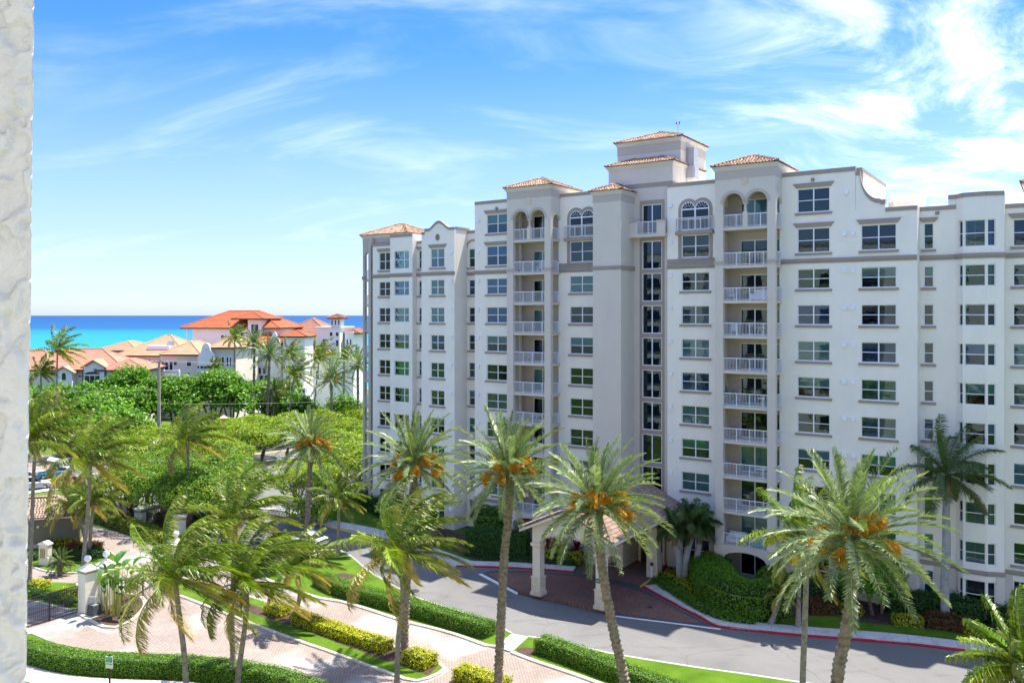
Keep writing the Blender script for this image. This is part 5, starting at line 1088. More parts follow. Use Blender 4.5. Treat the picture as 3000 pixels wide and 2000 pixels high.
def shrub_fan(x, y, h, n, mat, label, name='fan_shrub', cat='shrub', width=0.12, z=0.0, droop=0.5, lit=None):
    c = G(x, y); root = empty(name, (c[0], c[1], z)); tag(root, label, cat); V = []; 
    for i in range(n):
        a = random.uniform(0, 2*math.pi); el = random.uniform(0.5, 1.35); L = h*random.uniform(0.7, 1.1); p = np.array([random.uniform(-0.15, 0.15), random.uniform(-0.15, 0.15), 0.05]); w = width
        mbp = [p]; d = np.array([math.cos(a)*math.cos(el), math.sin(a)*math.cos(el), math.sin(el)]); 
        for k in range(4): d = d+np.array([0, 0, -droop*0.3]); d /= np.linalg.norm(d); p = p+d*L/4; mbp.append(p)
        s = np.array([-math.sin(a), math.cos(a), 0]); ws = [0.35, 0.9, 1, 0.7, 0.0]
        for k in range(4): V += [mbp[k]-s*w*ws[k]/2, mbp[k]+s*w*ws[k]/2, mbp[k+1]+s*w*ws[k+1]/2, mbp[k+1]-s*w*ws[k+1]/2]
    nf = len(V)//4; raw_mesh('foliage', np.array(V), nf, 4, mat, root, np.repeat(rs.uniform(0, 1, n), 4))
    mb = MB(); mb.cyl((0, 0), 0.12, 0, h*0.3, 8, 0.05); mb.build('stem', WOODY, root); return root
shrub_fan(1640, 1622, 1.9, 40, L_GOLD, 'pale yellow green fan shrub seen through the portico arch'); shrub_fan(1605, 1612, 2.2, 40, L_RED, 'deep red leafy plant seen at the left inside the portico arch', width=0.16); shrub_fan(1690, 1612, 2.0, 36, L_RED, 'deep red leafy plant at the right inside the portico arch', width=0.16)
shrub_fan(1938, 1680, 1.3, 40, L_RED, 'small red cordyline beside the rear portico pier', width=0.12)
hedge('rounded_hedge', 'large bright green rounded hedge below the arched ground floor opening of the right balcony column', 'hedge', GP([(2078, 1700), (2092, 1735), (2125, 1775), (2170, 1797), (2230, 1803), (2268, 1795)]), 3.2, 2.4, L_HEDGE, 0.12, 230, wob=0.14, roundtop=0.5)
hedge('rounded_hedge', 'rounded green bush at the right end of the large hedge by the patio', 'hedge', GP([(2245, 1745), (2280, 1758)]), 2.6, 2.4, L_HEDGE, 0.12, 230, wob=0.12, roundtop=0.7)
hedge('low_hedge', 'low dark curved hedge between the red kerb pavement and the large rounded hedge', 'hedge', GP([(1925, 1705), (1995, 1750), (2060, 1790), (2130, 1817), (2210, 1826)]), 1.1, 0.5, L_HEDGE, 0.085, 240)
hedge('low_shrubs', 'lime and green ground shrubs right of the rear portico pier', 'shrub', GP([(1950, 1690), (2000, 1715), (2055, 1750)]), 1.8, 0.5, L_GOLD, 0.12, 120, wob=0.14)
hedge('base_shrubs', 'dark green shrubs at the wall between the rounded bush and the small tree', 'shrub', GP([(2330, 1750), (2430, 1762), (2500, 1775)]), 1.5, 1.3, L_DARK, 0.14, 140, wob=0.16)
hedge('base_shrubs', 'dark green shrub line along the wall from the small tree to the bay window', 'shrub', GP([(2600, 1786), (2700, 1796), (2800, 1808), (2880, 1820)]), 1.6, 1.5, L_DARK, 0.14, 140, wob=0.16)
hedge('base_shrubs', 'dark green shrubs under the bay window at the right edge', 'shrub', GP([(2900, 1826), (3000, 1838), (3120, 1850)]), 1.6, 1.2, L_DARK, 0.14, 140, wob=0.16)
hedge('croton_shrubs', 'dark red croton shrubs left of the leaning date palm trunk', 'shrub', GP([(2370, 1792), (2450, 1796)]), 1.2, 1.0, L_CROTON, 0.14, 150, wob=0.14)
hedge('croton_shrubs', 'dark red croton shrubs around the foot of the royal palm', 'shrub', GP([(2715, 1832), (2790, 1842), (2850, 1850)]), 1.2, 0.9, L_CROTON, 0.14, 150, wob=0.14)
hedge('lime_hedge', 'small clipped lime green hedge on the shaded lawn left of the royal palm', 'hedge', GP([(2615, 1826), (2702, 1834)]), 1.0, 0.65, L_GOLD, 0.08, 240)
hedge('low_shrubs', 'lime shrubs at the foot of the small round tree', 'shrub', GP([(2440, 1790), (2525, 1803)]), 1.0, 0.6, L_GOLD, 0.10, 150, wob=0.12)
hedge('low_shrubs', 'lime ground shrubs near the right end of the front lawn', 'shrub', GP([(2830, 1862), (2880, 1868)]), 1.0, 0.5, L_GOLD, 0.10, 150, wob=0.12)
hedge('low_shrubs', 'dark planting inside the black fence behind the white wall blocks', 'shrub', GP([(480, 1520), (540, 1530), (640, 1540)]), 2.0, 1.0, L_DARK, 0.14, 110, wob=0.16)
hedge('low_shrubs', 'low green hedge behind the black gate at the left', 'shrub', GP([(60, 1742), (140, 1752), (215, 1775)]), 1.2, 0.5, L_HEDGE, 0.09, 180, wob=0.1)
hedge('side_shrubs', 'dark shrubs on the lawn by the left wing of the apartment block', 'shrub', GP([(1010, 1470), (1090, 1490), (1160, 1520), (1250, 1548)]), 2.4, 1.8, L_DARK, 0.16, 90, wob=0.2)
# ---------------------------------------------------------------- trees
def blob_tree(name, label, base, blobs, trunks, mat, leaf=0.3, dens=26, group=None, cat='tree', bark=WOODY):
    # blobs: (cx, cy, cz, rx, ry, rz) relative to the base; leaves sit in the outer shell in clumps
    root = empty(name, base); tag(root, label, cat, group); Cs = []; Ns = []
    for (cx, cy, cz, rx, ry, rz) in blobs:
        area = 4*math.pi*((rx*ry)**1.6/3+(rx*rz)**1.6/3+(ry*rz)**1.6/3)**(1/1.6); n = int(area*dens); nc = max(6, n//14)
        d = rs.normal(size=(nc, 3)); d /= np.linalg.norm(d, axis=1, keepdims=True); d[:, 2] = np.where(d[:, 2] < -0.35, -d[:, 2], d[:, 2])
        rr = rs.uniform(0.72, 1.06, (nc, 1)); cc = d*rr*[rx, ry, rz]+[cx, cy, cz]
        k = np.repeat(np.arange(nc), 14); jit = rs.normal(0, leaf*1.1, (len(k), 3)); Cs.append(cc[k]+jit); Ns.append(d[k]+rs.normal(0, 0.6, (len(k), 3))+[0, 0, 0.4])
    leaf_quads('crown', np.concatenate(Cs), np.concatenate(Ns), leaf*1.3, mat, root, 0.75)
    for tr in trunks:
        mb = MB(); pts, r0, r1 = tr; n = len(pts); mb.tube(pts, [r0+(r1-r0)*i/(n-1) for i in range(n)], 7, jag=0.08); mb.build('trunk', bark, root)
    return root
def canopy(name, label, pts, z, thick, mat, leaf=0.16, dens=42, trunks=8, wave=0.35, group=None, rad=2.0, cat='tree', ntr=None):
    # flat topped clipped canopy over a ground polyline, on several twisting stems
    P = [Vector(p) for p in pts]; c0 = P[0]; root = empty(name, (c0.x, c0.y, 0)); tag(root, label, cat, group)
    C = []; N = []
    for i, p in enumerate(P):
        n = int(math.pi*rad*rad*dens*1.3); r = rad*np.sqrt(rs.uniform(0, 1, n))*rs.uniform(0.8, 1.12, n); a = rs.uniform(0, 2*math.pi, n)
        x, y = p.x+r*np.cos(a), p.y+r*np.sin(a); e = np.clip(r/rad, 0, 1)
        zz = z+wave*np.sin(x*0.9+y*0.5)+0.5*wave*np.sin(x*2.1-y*1.7)-thick*0.55*e**4+rs.normal(0, 0.07, n)
        C.append(np.stack([x-c0.x, y-c0.y, zz], 1)); N.append(np.stack([np.cos(a)*e**3, np.sin(a)*e**3, np.ones(n)], 1)+rs.normal(0, 0.45, (n, 3)))
        m = int(2*math.pi*rad*thick*dens*0.9); a = rs.uniform(0, 2*math.pi, m); q = rs.uniform(0, 1, m); rr = rad*(1.02-0.5*np.abs(q-0.3)**1.5)+rs.normal(0, 0.12, m)
        C.append(np.stack([p.x+rr*np.cos(a)-c0.x, p.y+rr*np.sin(a)-c0.y, z-thick*0.3-thick*q*0.8+wave*np.sin(p.x)], 1)); N.append(np.stack([np.cos(a), np.sin(a), np.full(m, 0.3)], 1)+rs.normal(0, 0.5, (m, 3)))
    Ca = np.concatenate(C); rr_ = np.clip(rs.uniform(0, 0.6, len(Ca))+0.22+0.22*np.sin(Ca[:, 0]*1.3+Ca[:, 1]*0.8)*np.sin(Ca[:, 1]*1.1-Ca[:, 0]*0.5), 0, 1)
    leaf_quads('crown', Ca, np.concatenate(N), leaf*1.3, mat, root, 0.7, rnd=rr_)
    for i in range(ntr or len(P)):
        p = P[i % len(P)]; bx_, by_ = p.x-c0.x+random.uniform(-0.5, 0.5), p.y-c0.y+random.uniform(-0.5, 0.5)
        for k in range(3):
            a = random.uniform(0, 2*math.pi); R = rad*random.uniform(0.4, 0.85); mb = MB(); pp = []
            for j in range(6): t = j/5; pp.append((bx_+math.cos(a)*R*t**1.3+0.18*math.sin(j*2+k), by_+math.sin(a)*R*t**1.3+0.15*math.cos(j*2.4), (z-thick*0.4)*t))
            mb.tube(pp, [0.16*(1-0.6*j/5) for j in range(6)], 6, jag=0.06); mb.build('trunk', WOODY, root)
            e = pp[3]
            for b in range(2): a2 = a+random.uniform(-1.2, 1.2); mb = MB(); mb.tube([e, (e[0]+math.cos(a2)*R*0.4, e[1]+math.sin(a2)*R*0.4, e[2]+(z-e[2])*0.5), (e[0]+math.cos(a2)*R*0.7, e[1]+math.sin(a2)*R*0.7, z-thick*0.4)], [0.07, 0.05, 0.03], 5); mb.build('limb', WOODY, root)
    return root
def at(x, y, z): t = (H-z)*F/(y-CY); return ((x-CX)/F*t, t)
canopy('umbrella_tree', 'wide flat topped tree nearest the white walls, its canopy reaching over the fence', [at(x, y, z) for x, y, z in ((370, 1400, 5.2), (400, 1365, 5.6), (455, 1360, 5.9), (430, 1320, 6.1), (500, 1335, 6.1), (470, 1400, 5.4), (540, 1370, 5.8))], 6.0, 2.6, L_LIME2, rad=3.6, wave=0.5)
canopy('umbrella_tree', 'flat topped tree in the middle of the grove right of the slim dark palm', [at(x, y, z) for x, y, z in ((590, 1330, 6), (650, 1330, 5.8), (600, 1385, 5.4), (660, 1400, 5.2), (700, 1370, 5.2), (630, 1440, 4.6), (560, 1420, 5.0))], 5.8, 2.6, L_LIME2, rad=3.4, wave=0.5)
canopy('umbrella_tree', 'flat topped yellow green tree behind the slim dark palm, nearer the coast road', [at(x, y, 6.4) for x, y in ((360, 1290), (420, 1275), (480, 1270), (540, 1272), (600, 1280), (650, 1290))], 6.4, 2.2, L_LIME, rad=4.2, wave=0.5)
canopy('umbrella_tree', 'flat topped tree with visible twisting bare stems beside the coast road', [at(700, 1245, 6.0), at(770, 1240, 6.0), at(840, 1235, 6.0), at(730, 1262, 5.6)], 6.0, 1.8, L_LIME, rad=4.2)
canopy('umbrella_tree', 'flat topped tree left of the parking area behind the first date palm', [at(880, 1385, 4.5), at(930, 1360, 4.8), at(850, 1350, 5)], 4.8, 2.4, L_LIME, rad=2.8)
canopy('clipped_canopy', 'long clipped yellow green canopy hedge running up to the corner of the apartment block', [at(x, y, 5.2) for x, y in ((700, 1225), (770, 1222), (840, 1217), (900, 1212), (960, 1207), (1020, 1200), (1080, 1200), (1000, 1235), (1060, 1235), (740, 1250), (960, 1262), (1030, 1275), (1080, 1262), (990, 1300), (1050, 1310))], 5.2, 3.0, L_LIME, rad=5.0, dens=26, cat='hedge', leaf=0.22)
canopy('clipped_canopy', 'clipped yellow green canopy left of the street lamp in front of the sea grape trees', [at(x, y, 4.5) for x, y in ((400, 1255), (470, 1250), (540, 1245))], 4.5, 2.0, L_LIME, rad=4.5, dens=26, cat='hedge', leaf=0.22)
canopy('umbrella_tree', 'low flat topped bush under the first date palm beside the drive', [at(940, 1450, 3), at(900, 1470, 2.6)], 3.0, 2.2, L_LIME, rad=2.2)
def grape(cx, t, top, wd, label, extra=()):
    X = (cx-CX)/F*t; s = t/F; zt = H-(top-CY)*s; R = wd*s/2; bl = []
    for i in range(13):
        a = random.uniform(0, 2*math.pi); q = random.uniform(0.15, 0.85); r = random.uniform(0.30, 0.48)*R; z = zt-r*0.8-random.uniform(0, 0.5)*zt*0.75
        bl.append((math.cos(a)*R*q, math.sin(a)*R*q*0.7, z, r, r, r*0.8))
    bl.append((0, 0, zt-R*0.5, R*0.6, R*0.5, R*0.45)); tr = []
    for k in range(4):
        a = k*1.6; tr.append(([(math.cos(a)*0.4, math.sin(a)*0.4, 0), (math.cos(a)*R*0.2, math.sin(a)*R*0.2, zt*0.35), (math.cos(a)*R*0.5, math.sin(a)*R*0.4, zt*0.75)], 0.28, 0.1))
    blob_tree('sea_grape_tree', label, (X, t, 0), bl, tr, L_GRAPE, 0.42, 6.2)
grape(150, 158, 1120, 230, 'broad leaved bright green tree at the far left beside the stucco wall'); grape(285, 155, 1150, 220, 'broad leaved green tree below the arched window of the coral roofed house')
grape(375, 168, 1075, 170, 'tall broad leaved green tree directly left of the wooden utility pole'); grape(415, 160, 1130, 200, 'broad leaved green tree behind the base of the utility pole')
grape(520, 162, 1100, 200, 'broad leaved green tree right of the utility pole'); grape(625, 160, 1085, 200, 'round broad leaved green tree below the white curved gable with the balcony'); grape(680, 158, 1125, 130, 'broad leaved green tree at the right end of the row beside the spiral stair')
grape(790, 178, 1115, 170, 'green tree behind the tall distant palm trunks'); grape(860, 172, 1150, 150, 'low green tree between the leaning distant palms'); grape(1010, 172, 1155, 120, 'low green tree next to the corner of the apartment block')
grape(60, 120, 1240, 220, 'green tree low at the far left behind the wind blown coconut palms'); grape(230, 135, 1215, 260, 'green tree above the paved court at the left'); grape(330, 140, 1190, 220, 'green tree above the coast road left of the utility pole')
c = G(2551, 1800)
blob_tree('round_tree', 'small round dense green tree on the front lawn behind the leaning date palm', (c[0], c[1], 0), [(0, 0, 2.9, 2.2, 1.8, 1.5), (1.2, 0.2, 2.6, 1.5, 1.3, 1.2), (-1.1, 0, 2.7, 1.4, 1.2, 1.2), (0.3, -0.6, 2.0, 1.6, 1.2, 1.0)], [([(0.1, 0, 0), (-0.05, 0, 0.9), (-0.3, 0.1, 2.2)], 0.16, 0.1), ([(0.9, 0.1, 0), (0.85, 0, 1.0), (0.9, 0, 2.2)], 0.12, 0.08)], L_GRAPE, 0.2, 40)
# ---------------------------------------------------------------- palms
WIND = np.array([1.0, 0.12, -0.03])
def frond_mesh(parent, o, az, el, L, droop, wind, nl, ll, lw, mat, age, style, name='frond', broken=0.0):
    n = 14; d = np.array([math.cos(az)*math.cos(el), math.sin(az)*math.cos(el), math.sin(el)]); p = np.array(o, float); P = [p.copy()]; D = [d.copy()]
    for i in range(n):
        s = (i+1)/n; d = d+(WIND*wind*(0.25+s)+np.array([0, 0, -droop*(0.35+s)]))*(1.9/n)
        if broken and s > broken: d = d+np.array([0, 0, -0.8])
        d /= np.linalg.norm(d); p = p+d*L/n; P.append(p.copy()); D.append(d.copy())
    P = np.array(P); D = np.array(D); ss = np.linspace(0, 1, n+1)
    t = np.linspace(0.10 if style != 'fan' else 0.5, 0.995, nl); t = np.repeat(t, 2)+rs.uniform(-0.004, 0.004, nl*2); sg = np.tile([-1.0, 1.0], nl)
    B = np.stack([np.interp(t, ss, P[:, k]) for k in range(3)], 1); T = np.stack([np.interp(t, ss, D[:, k]) for k in range(3)], 1); T /= np.linalg.norm(T, axis=1, keepdims=True)
    S = np.cross(T, [0, 0, 1.0]); nrm = np.linalg.norm(S, axis=1, keepdims=True); S = np.where(nrm < 0.15, [math.sin(az), -math.cos(az), 0], S/np.maximum(nrm, 1e-3)); U = np.cross(S, T)
    prof = np.clip(np.sin(np.clip(t, 0, 1)**0.75*math.pi*0.93)**0.55, 0.15, 1)*ll*rs.uniform(0.85, 1.12, nl*2)
    m = nl*2; R = rs.normal(0, 1, (m, 3))
    if style == 'date':
        fwd = 0.75+0.5*t; v = np.where(rs.uniform(0, 1, m) > 0.5, 0.55, 0.12)
        d1 = S*sg[:, None]+T*fwd[:, None]+U*v[:, None]+R*0.14; d2 = d1+WIND*wind*0.5+np.array([0, 0, -0.10])
    elif style == 'royal':
        v = rs.uniform(-0.6, 0.6, m); d1 = S*sg[:, None]+T*0.6+U*v[:, None]+R*0.12+WIND*wind*0.8; d2 = d1+WIND*wind*1.6+np.array([0, 0, -0.9])
    else:
        d1 = S*sg[:, None]*0.8+T*0.75+U*0.10+R*0.10+WIND*wind*0.9+R[:, [1, 0, 2]]*0.10+np.array([0, 0, -0.35]); d2 = d1*0.8+WIND*wind*1.5+R[:, ::-1]*0.12+np.array([0, 0, -1.0])
    d1 /= np.linalg.norm(d1, axis=1, keepdims=True); d2 /= np.linalg.norm(d2, axis=1, keepdims=True)
    w1 = np.cross(d1, T); w1 /= np.maximum(np.linalg.norm(w1, axis=1, keepdims=True), 1e-3); w1 = np.cross(d1, w1)*0.75+w1*0.66
    w2 = np.cross(d2, T); w2 /= np.maximum(np.linalg.norm(w2, axis=1, keepdims=True), 1e-3); w2 = np.cross(d2, w2)*0.75+w2*0.66
    M_ = B+d1*prof[:, None]*0.5; E = M_+d2*prof[:, None]*0.5; W = lw
    q = np.stack([B-w1*W*0.3, B+w1*W*0.3, M_+w1*W*0.5, M_-w1*W*0.5, M_-w1*W*0.5, M_+w1*W*0.5, E+w2*W*0.08, E-w2*W*0.08], 1).reshape(-1, 3)
    rnd = np.clip(rs.uniform(0.0, 0.55)+rs.uniform(0, 0.55, m)-0.05, 0, 1); rnd = np.repeat(rnd, 2)
    ag = np.clip(np.stack([age*0.7+0*t, age+0.16*t+rs.uniform(-0.15, 0.2, m)], 1).ravel(), 0, 1)
    # the rib of the frond
    rv = []; rw = np.interp(ss, [0, 0.15, 1], [0.07, 0.035, 0.008])*(1.0 if style == 'coco' else 0.8)*(L/3.5)
    for i in range(n):
        for ax in (0, 1):
            a = np.cross(D[i], [0, 0, 1.0]); a = a/max(np.linalg.norm(a), 1e-3); b = np.cross(a, D[i]); v0 = a if ax == 0 else b
            rv += [P[i]-v0*rw[i]/1, P[i]+v0*rw[i]/1, P[i+1]+v0*rw[i+1]/1, P[i+1]-v0*rw[i+1]/1]
    V = np.concatenate([q, np.array(rv)]); nf = len(V)//4; k = nf-len(rnd)
    return raw_mesh(name, V, nf, 4, mat, parent, np.concatenate([rnd, np.full(k, 0.95)]), np.concatenate([ag, np.full(k, min(1, age+0.25))]))
def trunk(parent, pts, r0, r1, kind, mat, ringstep):
    P = [Vector(p) for p in smooth([tuple(p) for p in pts], 8)]; cum = [0]
    for a, b in zip(P[:-1], P[1:]): cum.append(cum[-1]+(b-a).length)
    L = cum[-1]; n = max(6, int(L/ringstep)); pp = []; rr = []
    for i in range(n+1):
        s = L*i/n; x = [np.interp(s, cum, [p[k] for p in P]) for k in range(3)]; q = s/L; r = r0+(r1-r0)*q
        if kind == 'coco': r *= 1+0.7*math.exp(-s/0.5); r *= 1.0+(0.045 if i % 2 else -0.02)
        elif kind == 'date': r *= (1.14 if i % 2 else 0.90)
        elif kind == 'royal': r *= 1+0.12*math.sin(q*3.1)
        pp.append(x); rr.append(r)
    mb = MB()
    if kind == 'date':
        vs = []; fs = []; k = 12
        for i, p in enumerate(pp):
            for j in range(k):
                a = 2*math.pi*(j+0.5*(i % 2))/k; r = rr[i]*random.uniform(0.92, 1.10)*(1.06 if (j+i//2) % 2 else 0.95); vs.append((p[0]+r*math.cos(a), p[1]+r*math.sin(a), p[2]+(0.03 if i % 2 else 0)))
        for i in range(len(pp)-1):
            for j in range(k): fs.append((i*k+j, i*k+(j+1) % k, (i+1)*k+(j+1) % k, (i+1)*k+j))
        mb.add(vs, fs)
    else: mb.tube(pp, rr, 10, jag=0.03)
    return mb.build('trunk', mat, parent)
def palm(kind, label, t, crown, bxp, mids=(), R=4.2, nf=None, wind=None, far=False, dead=3, tb=None, group=None, seed=None, name=None, fruit=True):
    if seed is not None: random.seed(seed); rs.seed(seed)
    c = P3(crown[0], crown[1], t); tb = tb or t; base = ((bxp-CX)/F*tb, tb, 0.0)
    nm = name or {'date': 'date_palm', 'coco': 'coconut_palm', 'royal': 'royal_palm'}[kind]
    root = empty(nm, base); tag(root, label, 'palm tree', group); b = Vector(base)
    pts = [(0, 0, -0.05)]
    for (mx, my) in mids:
        p = P3(mx, my, t); pts.append((p[0]-b.x, (tb+(t-tb)*p[2]/max(c[2], 1))-b.y, p[2]))
    top = Vector(c)-b; pts.append(tuple(top)); pts = sorted(pts, key=lambda q: q[2])
    if kind == 'date':
        trunk(root, pts, 0.27, 0.23, 'date', BOOT, 0.13 if not far else 0.35); wind = 0.14 if wind is None else wind; nf = nf or (62 if not far else 40)
        mb = MB(); mb.sphere((top.x, top.y, top.z), 0.36, 12, 8, 1.5); mb.build('crown_heart', BOOT, root)
        for i in range(nf):
            q = (i+0.5)/nf; el = math.radians(86-112*q**0.9)+random.uniform(-0.08, 0.08); az = i*2.39996+random.uniform(-0.15, 0.15)
            o = (top.x+0.16*math.cos(az), top.y+0.16*math.sin(az), top.z+0.45-0.55*q)
            frond_mesh(root, o, az, el, R*random.uniform(0.86, 1.06)*(0.85 if q < 0.12 else 1), 0.38+0.22*q, wind, 74 if not far else 24, 0.52*R/4.2, 0.042 if not far else 0.15, L_DATE, 0.02+0.30*max(0, q-0.55)+random.uniform(0, 0.1), 'date')
        for i in range((15 if not far else 5) if fruit else 0):
            az = i*2.4+0.6; el = random.uniform(-0.1, 1.15); mb = MB(); d = Vector((math.cos(az)*math.cos(el), math.sin(az)*math.cos(el), math.sin(el))); s0 = Vector((top.x, top.y, top.z+0.1)); e = s0+d*1.0+Vector((0.1, 0, 0)); e2 = e+d*0.35-Vector((0, 0, 0.2))
            mb.tube([s0, e, e2], [0.035, 0.025, 0.02], 5); o = mb.build('fruit_stalk', bpy.data.materials['orange_stalk'] if 'orange_stalk' in bpy.data.materials else plain('orange_stalk', (0.60, 0.27, 0.02), 0.6), root)
            n = 210 if not far else 50; C = []; 
            A = rs.normal(size=(n, 3)); A /= np.linalg.norm(A, axis=1, keepdims=True); A = A*0.5+np.array([d.x, d.y, -0.5]); A /= np.linalg.norm(A, axis=1, keepdims=True); O = np.array(e2)+rs.normal(0, 0.07, (n, 3)); Ln = rs.uniform(0.25, 0.62, n)[:, None]; sd_ = np.cross(A, rs.normal(size=(n, 3))); sd_ /= np.linalg.norm(sd_, axis=1, keepdims=True); w = 0.016 if not far else 0.04
            V = np.stack([O-sd_*w, O+sd_*w, O+A*Ln+sd_*w*1.3+[0, 0, -0.12], O+A*Ln-sd_*w*1.3+[0, 0, -0.12]], 1).reshape(-1, 3); raw_mesh('fruit_cluster', V, n, 4, L_FRUIT, root, rs.uniform(0, 1, n))
    elif kind == 'coco':
        trunk(root, pts, 0.17, 0.13, 'coco', BARK, 0.10 if not far else 0.3); wind = 0.42 if wind is None else wind; nf = (nf or 26)+8 if not far else 22
        mb = MB(); mb.sphere((top.x, top.y, top.z+0.05), 0.22, 10, 7, 1.4); mb.build('crown_heart', BARK, root)
        for i in range(nf):
            q = (i+0.5)/nf; el = math.radians(82-105*q)+random.uniform(-0.1, 0.1); az = i*2.39996+random.uniform(-0.2, 0.2); dd = i >= nf-dead
            o = (top.x+0.1*math.cos(az), top.y+0.1*math.sin(az), top.z+0.35-0.3*q)
            frond_mesh(root, o, az, el, R*random.uniform(0.85, 1.08), 0.42+0.3*q, wind*random.uniform(1.1, 1.9), 84 if not far else 26, 1.05*R/4.5, 0.05 if not far else 0.15, L_COCO, (random.uniform(0.7, 1.0) if dd else 0.04+0.35*max(0, q-0.4)+random.uniform(0, 0.12)), 'coco')
        if not far:
            for i in range(6): az = i*1.05; mb = MB(); mb.sphere((top.x+0.24*math.cos(az), top.y+0.24*math.sin(az), top.z-0.12-0.1*(i % 2)), 0.10, 8, 6, 1.2); mb.build('coconut', RACHIS, root)
    elif kind == 'royal':
        sh = 1.7; trunk(root, pts[:-1]+[tuple(top-Vector((0, 0, sh)))], 0.30, 0.24, 'royal', ROYALB, 0.4)
        mb = MB(); mb.tube([top-Vector((0, 0, sh)), top-Vector((0, 0, sh*0.5)), top+Vector((0, 0, 0.1))], [0.23, 0.20, 0.10], 12); mb.build('crown_shaft', plain('smooth_crown_shaft', (0.24, 0.15, 0.08), 0.5, var=0.25, scale=2), root)
        nf = nf or 19; wind = 0.38 if wind is None else wind
        for i in range(nf):
            q = (i+0.5)/nf; el = math.radians(85-120*q); az = i*2.39996+0.4; frond_mesh(root, tuple(top+Vector((0, 0, 0.1-0.25*q))), az, el, R*random.uniform(0.85, 1.05), 0.45+0.35*q, wind, 110, 0.9, 0.055, L_ROYAL, 0.10+0.5*max(0, q-0.5)+random.uniform(0, 0.25), 'royal')
    return root
palm('date', 'date palm with orange fruit nearest the right edge, standing in front of the right wing', 35.5, (2502, 1585), 2400, [(2497, 1700), (2484, 1820), (2462, 1930), (2452, 2000)], 4.1, 66, seed=1)
palm('date', 'date palm with a leaning trunk that crosses the right column of the entrance portico', 44.5, (1752, 1492), 1855, [(1757, 1600), (1773, 1720), (1798, 1850), (1828, 1990)], 3.9, 64, seed=2)
palm('date', 'straight trunked date palm left of the portico, in front of the left balcony column', 50.5, (1496, 1392), 1452, [(1490, 1500), (1476, 1650), (1466, 1850), (1459, 2000)], 4.0, 62, seed=3)
palm('date', 'date palm rising behind the large wind blown coconut palm at the centre', 57.0, (1215, 1368), 1185, [(1205, 1500), (1196, 1650), (1188, 1780)], 4.1, 60, seed=4)
palm('date', 'farthest date palm, beside the flat topped trees and above the parked white car', 86.0, (912, 1308), 899, [(906, 1400), (902, 1480)], 4.3, 56, seed=5)
palm('coco', 'large wind blown coconut palm at the centre bottom with drooping yellow fronds', 50.0, (1168, 1625), 1158, [(1180, 1740), (1166, 1880), (1163, 1990)], 4.7, 22, 0.52, dead=5, seed=6)
palm('coco', 'coconut palm with browned lower fronds, left of the twin trunks at the bottom', 46.5, (513, 1700), 556, [(525, 1800), (538, 1900), (545, 1995)], 4.6, 18, 0.55, dead=5, seed=7)
palm('coco', 'coconut palm on the right trunk of the close pair at the bottom left', 49.0, (722, 1712), 690, [(722, 1790), (714, 1860), (700, 1960)], 4.4, 22, 0.6, dead=4, seed=8)
palm('coco', 'taller coconut palm on the left trunk of the close pair, its crown above the other', 52.5, (690, 1530), 688, [(684, 1680), (680, 1800), (683, 1950)], 4.2, 16, 0.6, dead=2, seed=9)
palm('coco', 'coconut palm on a short leaning trunk growing from the golden median hedge', 62.0, (870, 1672), 852, [(872, 1730), (864, 1780)], 3.4, 18, 0.35, dead=4, tb=63.5, seed=10)
palm('coco', 'tall coconut palm with a grey trunk beside the white gate pillar', 68.0, (264, 1352), 228, [(262, 1420), (252, 1560), (240, 1680)], 4.6, 20, 0.52, seed=11)
palm('coco', 'coconut palm partly hidden by the stucco wall at the far left', 70.5, (105, 1282), 86, [(98, 1400), (93, 1550)], 4.8, 26, 0.45, seed=12)
palm('coco', 'slim dark windblown coconut palm among the flat topped trees', 90.0, (548, 1292), 551, [(552, 1380), (551, 1450)], 4.8, 18, 0.6, seed=13)
palm('coco', 'small coconut palm on the grass between the drive and the first date palm', 80.0, (993, 1462), 991, [(992, 1520), (991, 1570)], 3.1, 18, 0.35, seed=14)
palm('coco', 'short coconut palm close to the guardhouse roof', 82.0, (211, 1478), 252, [(225, 1520), (236, 1570)], 3.2, 18, 0.40, tb=83, seed=15)
palm('coco', 'bright green bushy palm just right of the tall grey trunk on the exit island', 80.0, (276, 1468), 260, [(268, 1530)], 3.0, 26, 0.35, seed=16)
palm('royal', 'royal palm with ragged dark fronds standing in front of the bay windows', 62.5, (2775, 1388), 2770, [(2772, 1500), (2773, 1600), (2768, 1720)], 4.3, seed=17)
palm('coco', 'coconut palm on the slim trunk whose crown hides behind the rightmost date palm', 44.0, (2365, 1585), 2350, [(2362, 1700), (2357, 1850), (2352, 1990)], 3.6, 22, 0.40, seed=18)
palm('coco', 'pale thin trunked palm directly behind the slim trunk on the shaded lawn', 61.5, (2345, 1560), 2338, [(2342, 1650), (2340, 1750)], 2.6, 16, 0.35, seed=19)
palm('coco', 'wind blown coconut palm crown cut off at the bottom right corner', 30.0, (3015, 1975), 3040, [], 2.9, 34, 0.25, seed=20)
palm('coco', 'young bright palm leaning beside the rounded hedge on the front lawn', 62.0, (2292, 1738), 2255, [(2280, 1770)], 1.6, 18, 0.30, seed=21)
for i, (x, y, bx2, lb) in enumerate(((1975, 1540, 1993, 'left'), (2026, 1520, 2003, 'middle'), (2050, 1535, 2040, 'right'))):
    palm('royal', 'small dark feathery palm at the %s of the cluster beside the portico' % lb, 72.0, (x, y), bx2, [((x*0.4+bx2*0.6), 1620)], 1.9, 12, 0.12, seed=30+i, name='feather_palm')
palm('date', 'stubby silver green palm beside the cream sign pillar', 74.0, (176, 1652), 172, [(174, 1690)], 1.15, 40, far=True, seed=35, name='pygmy_palm', fruit=False)
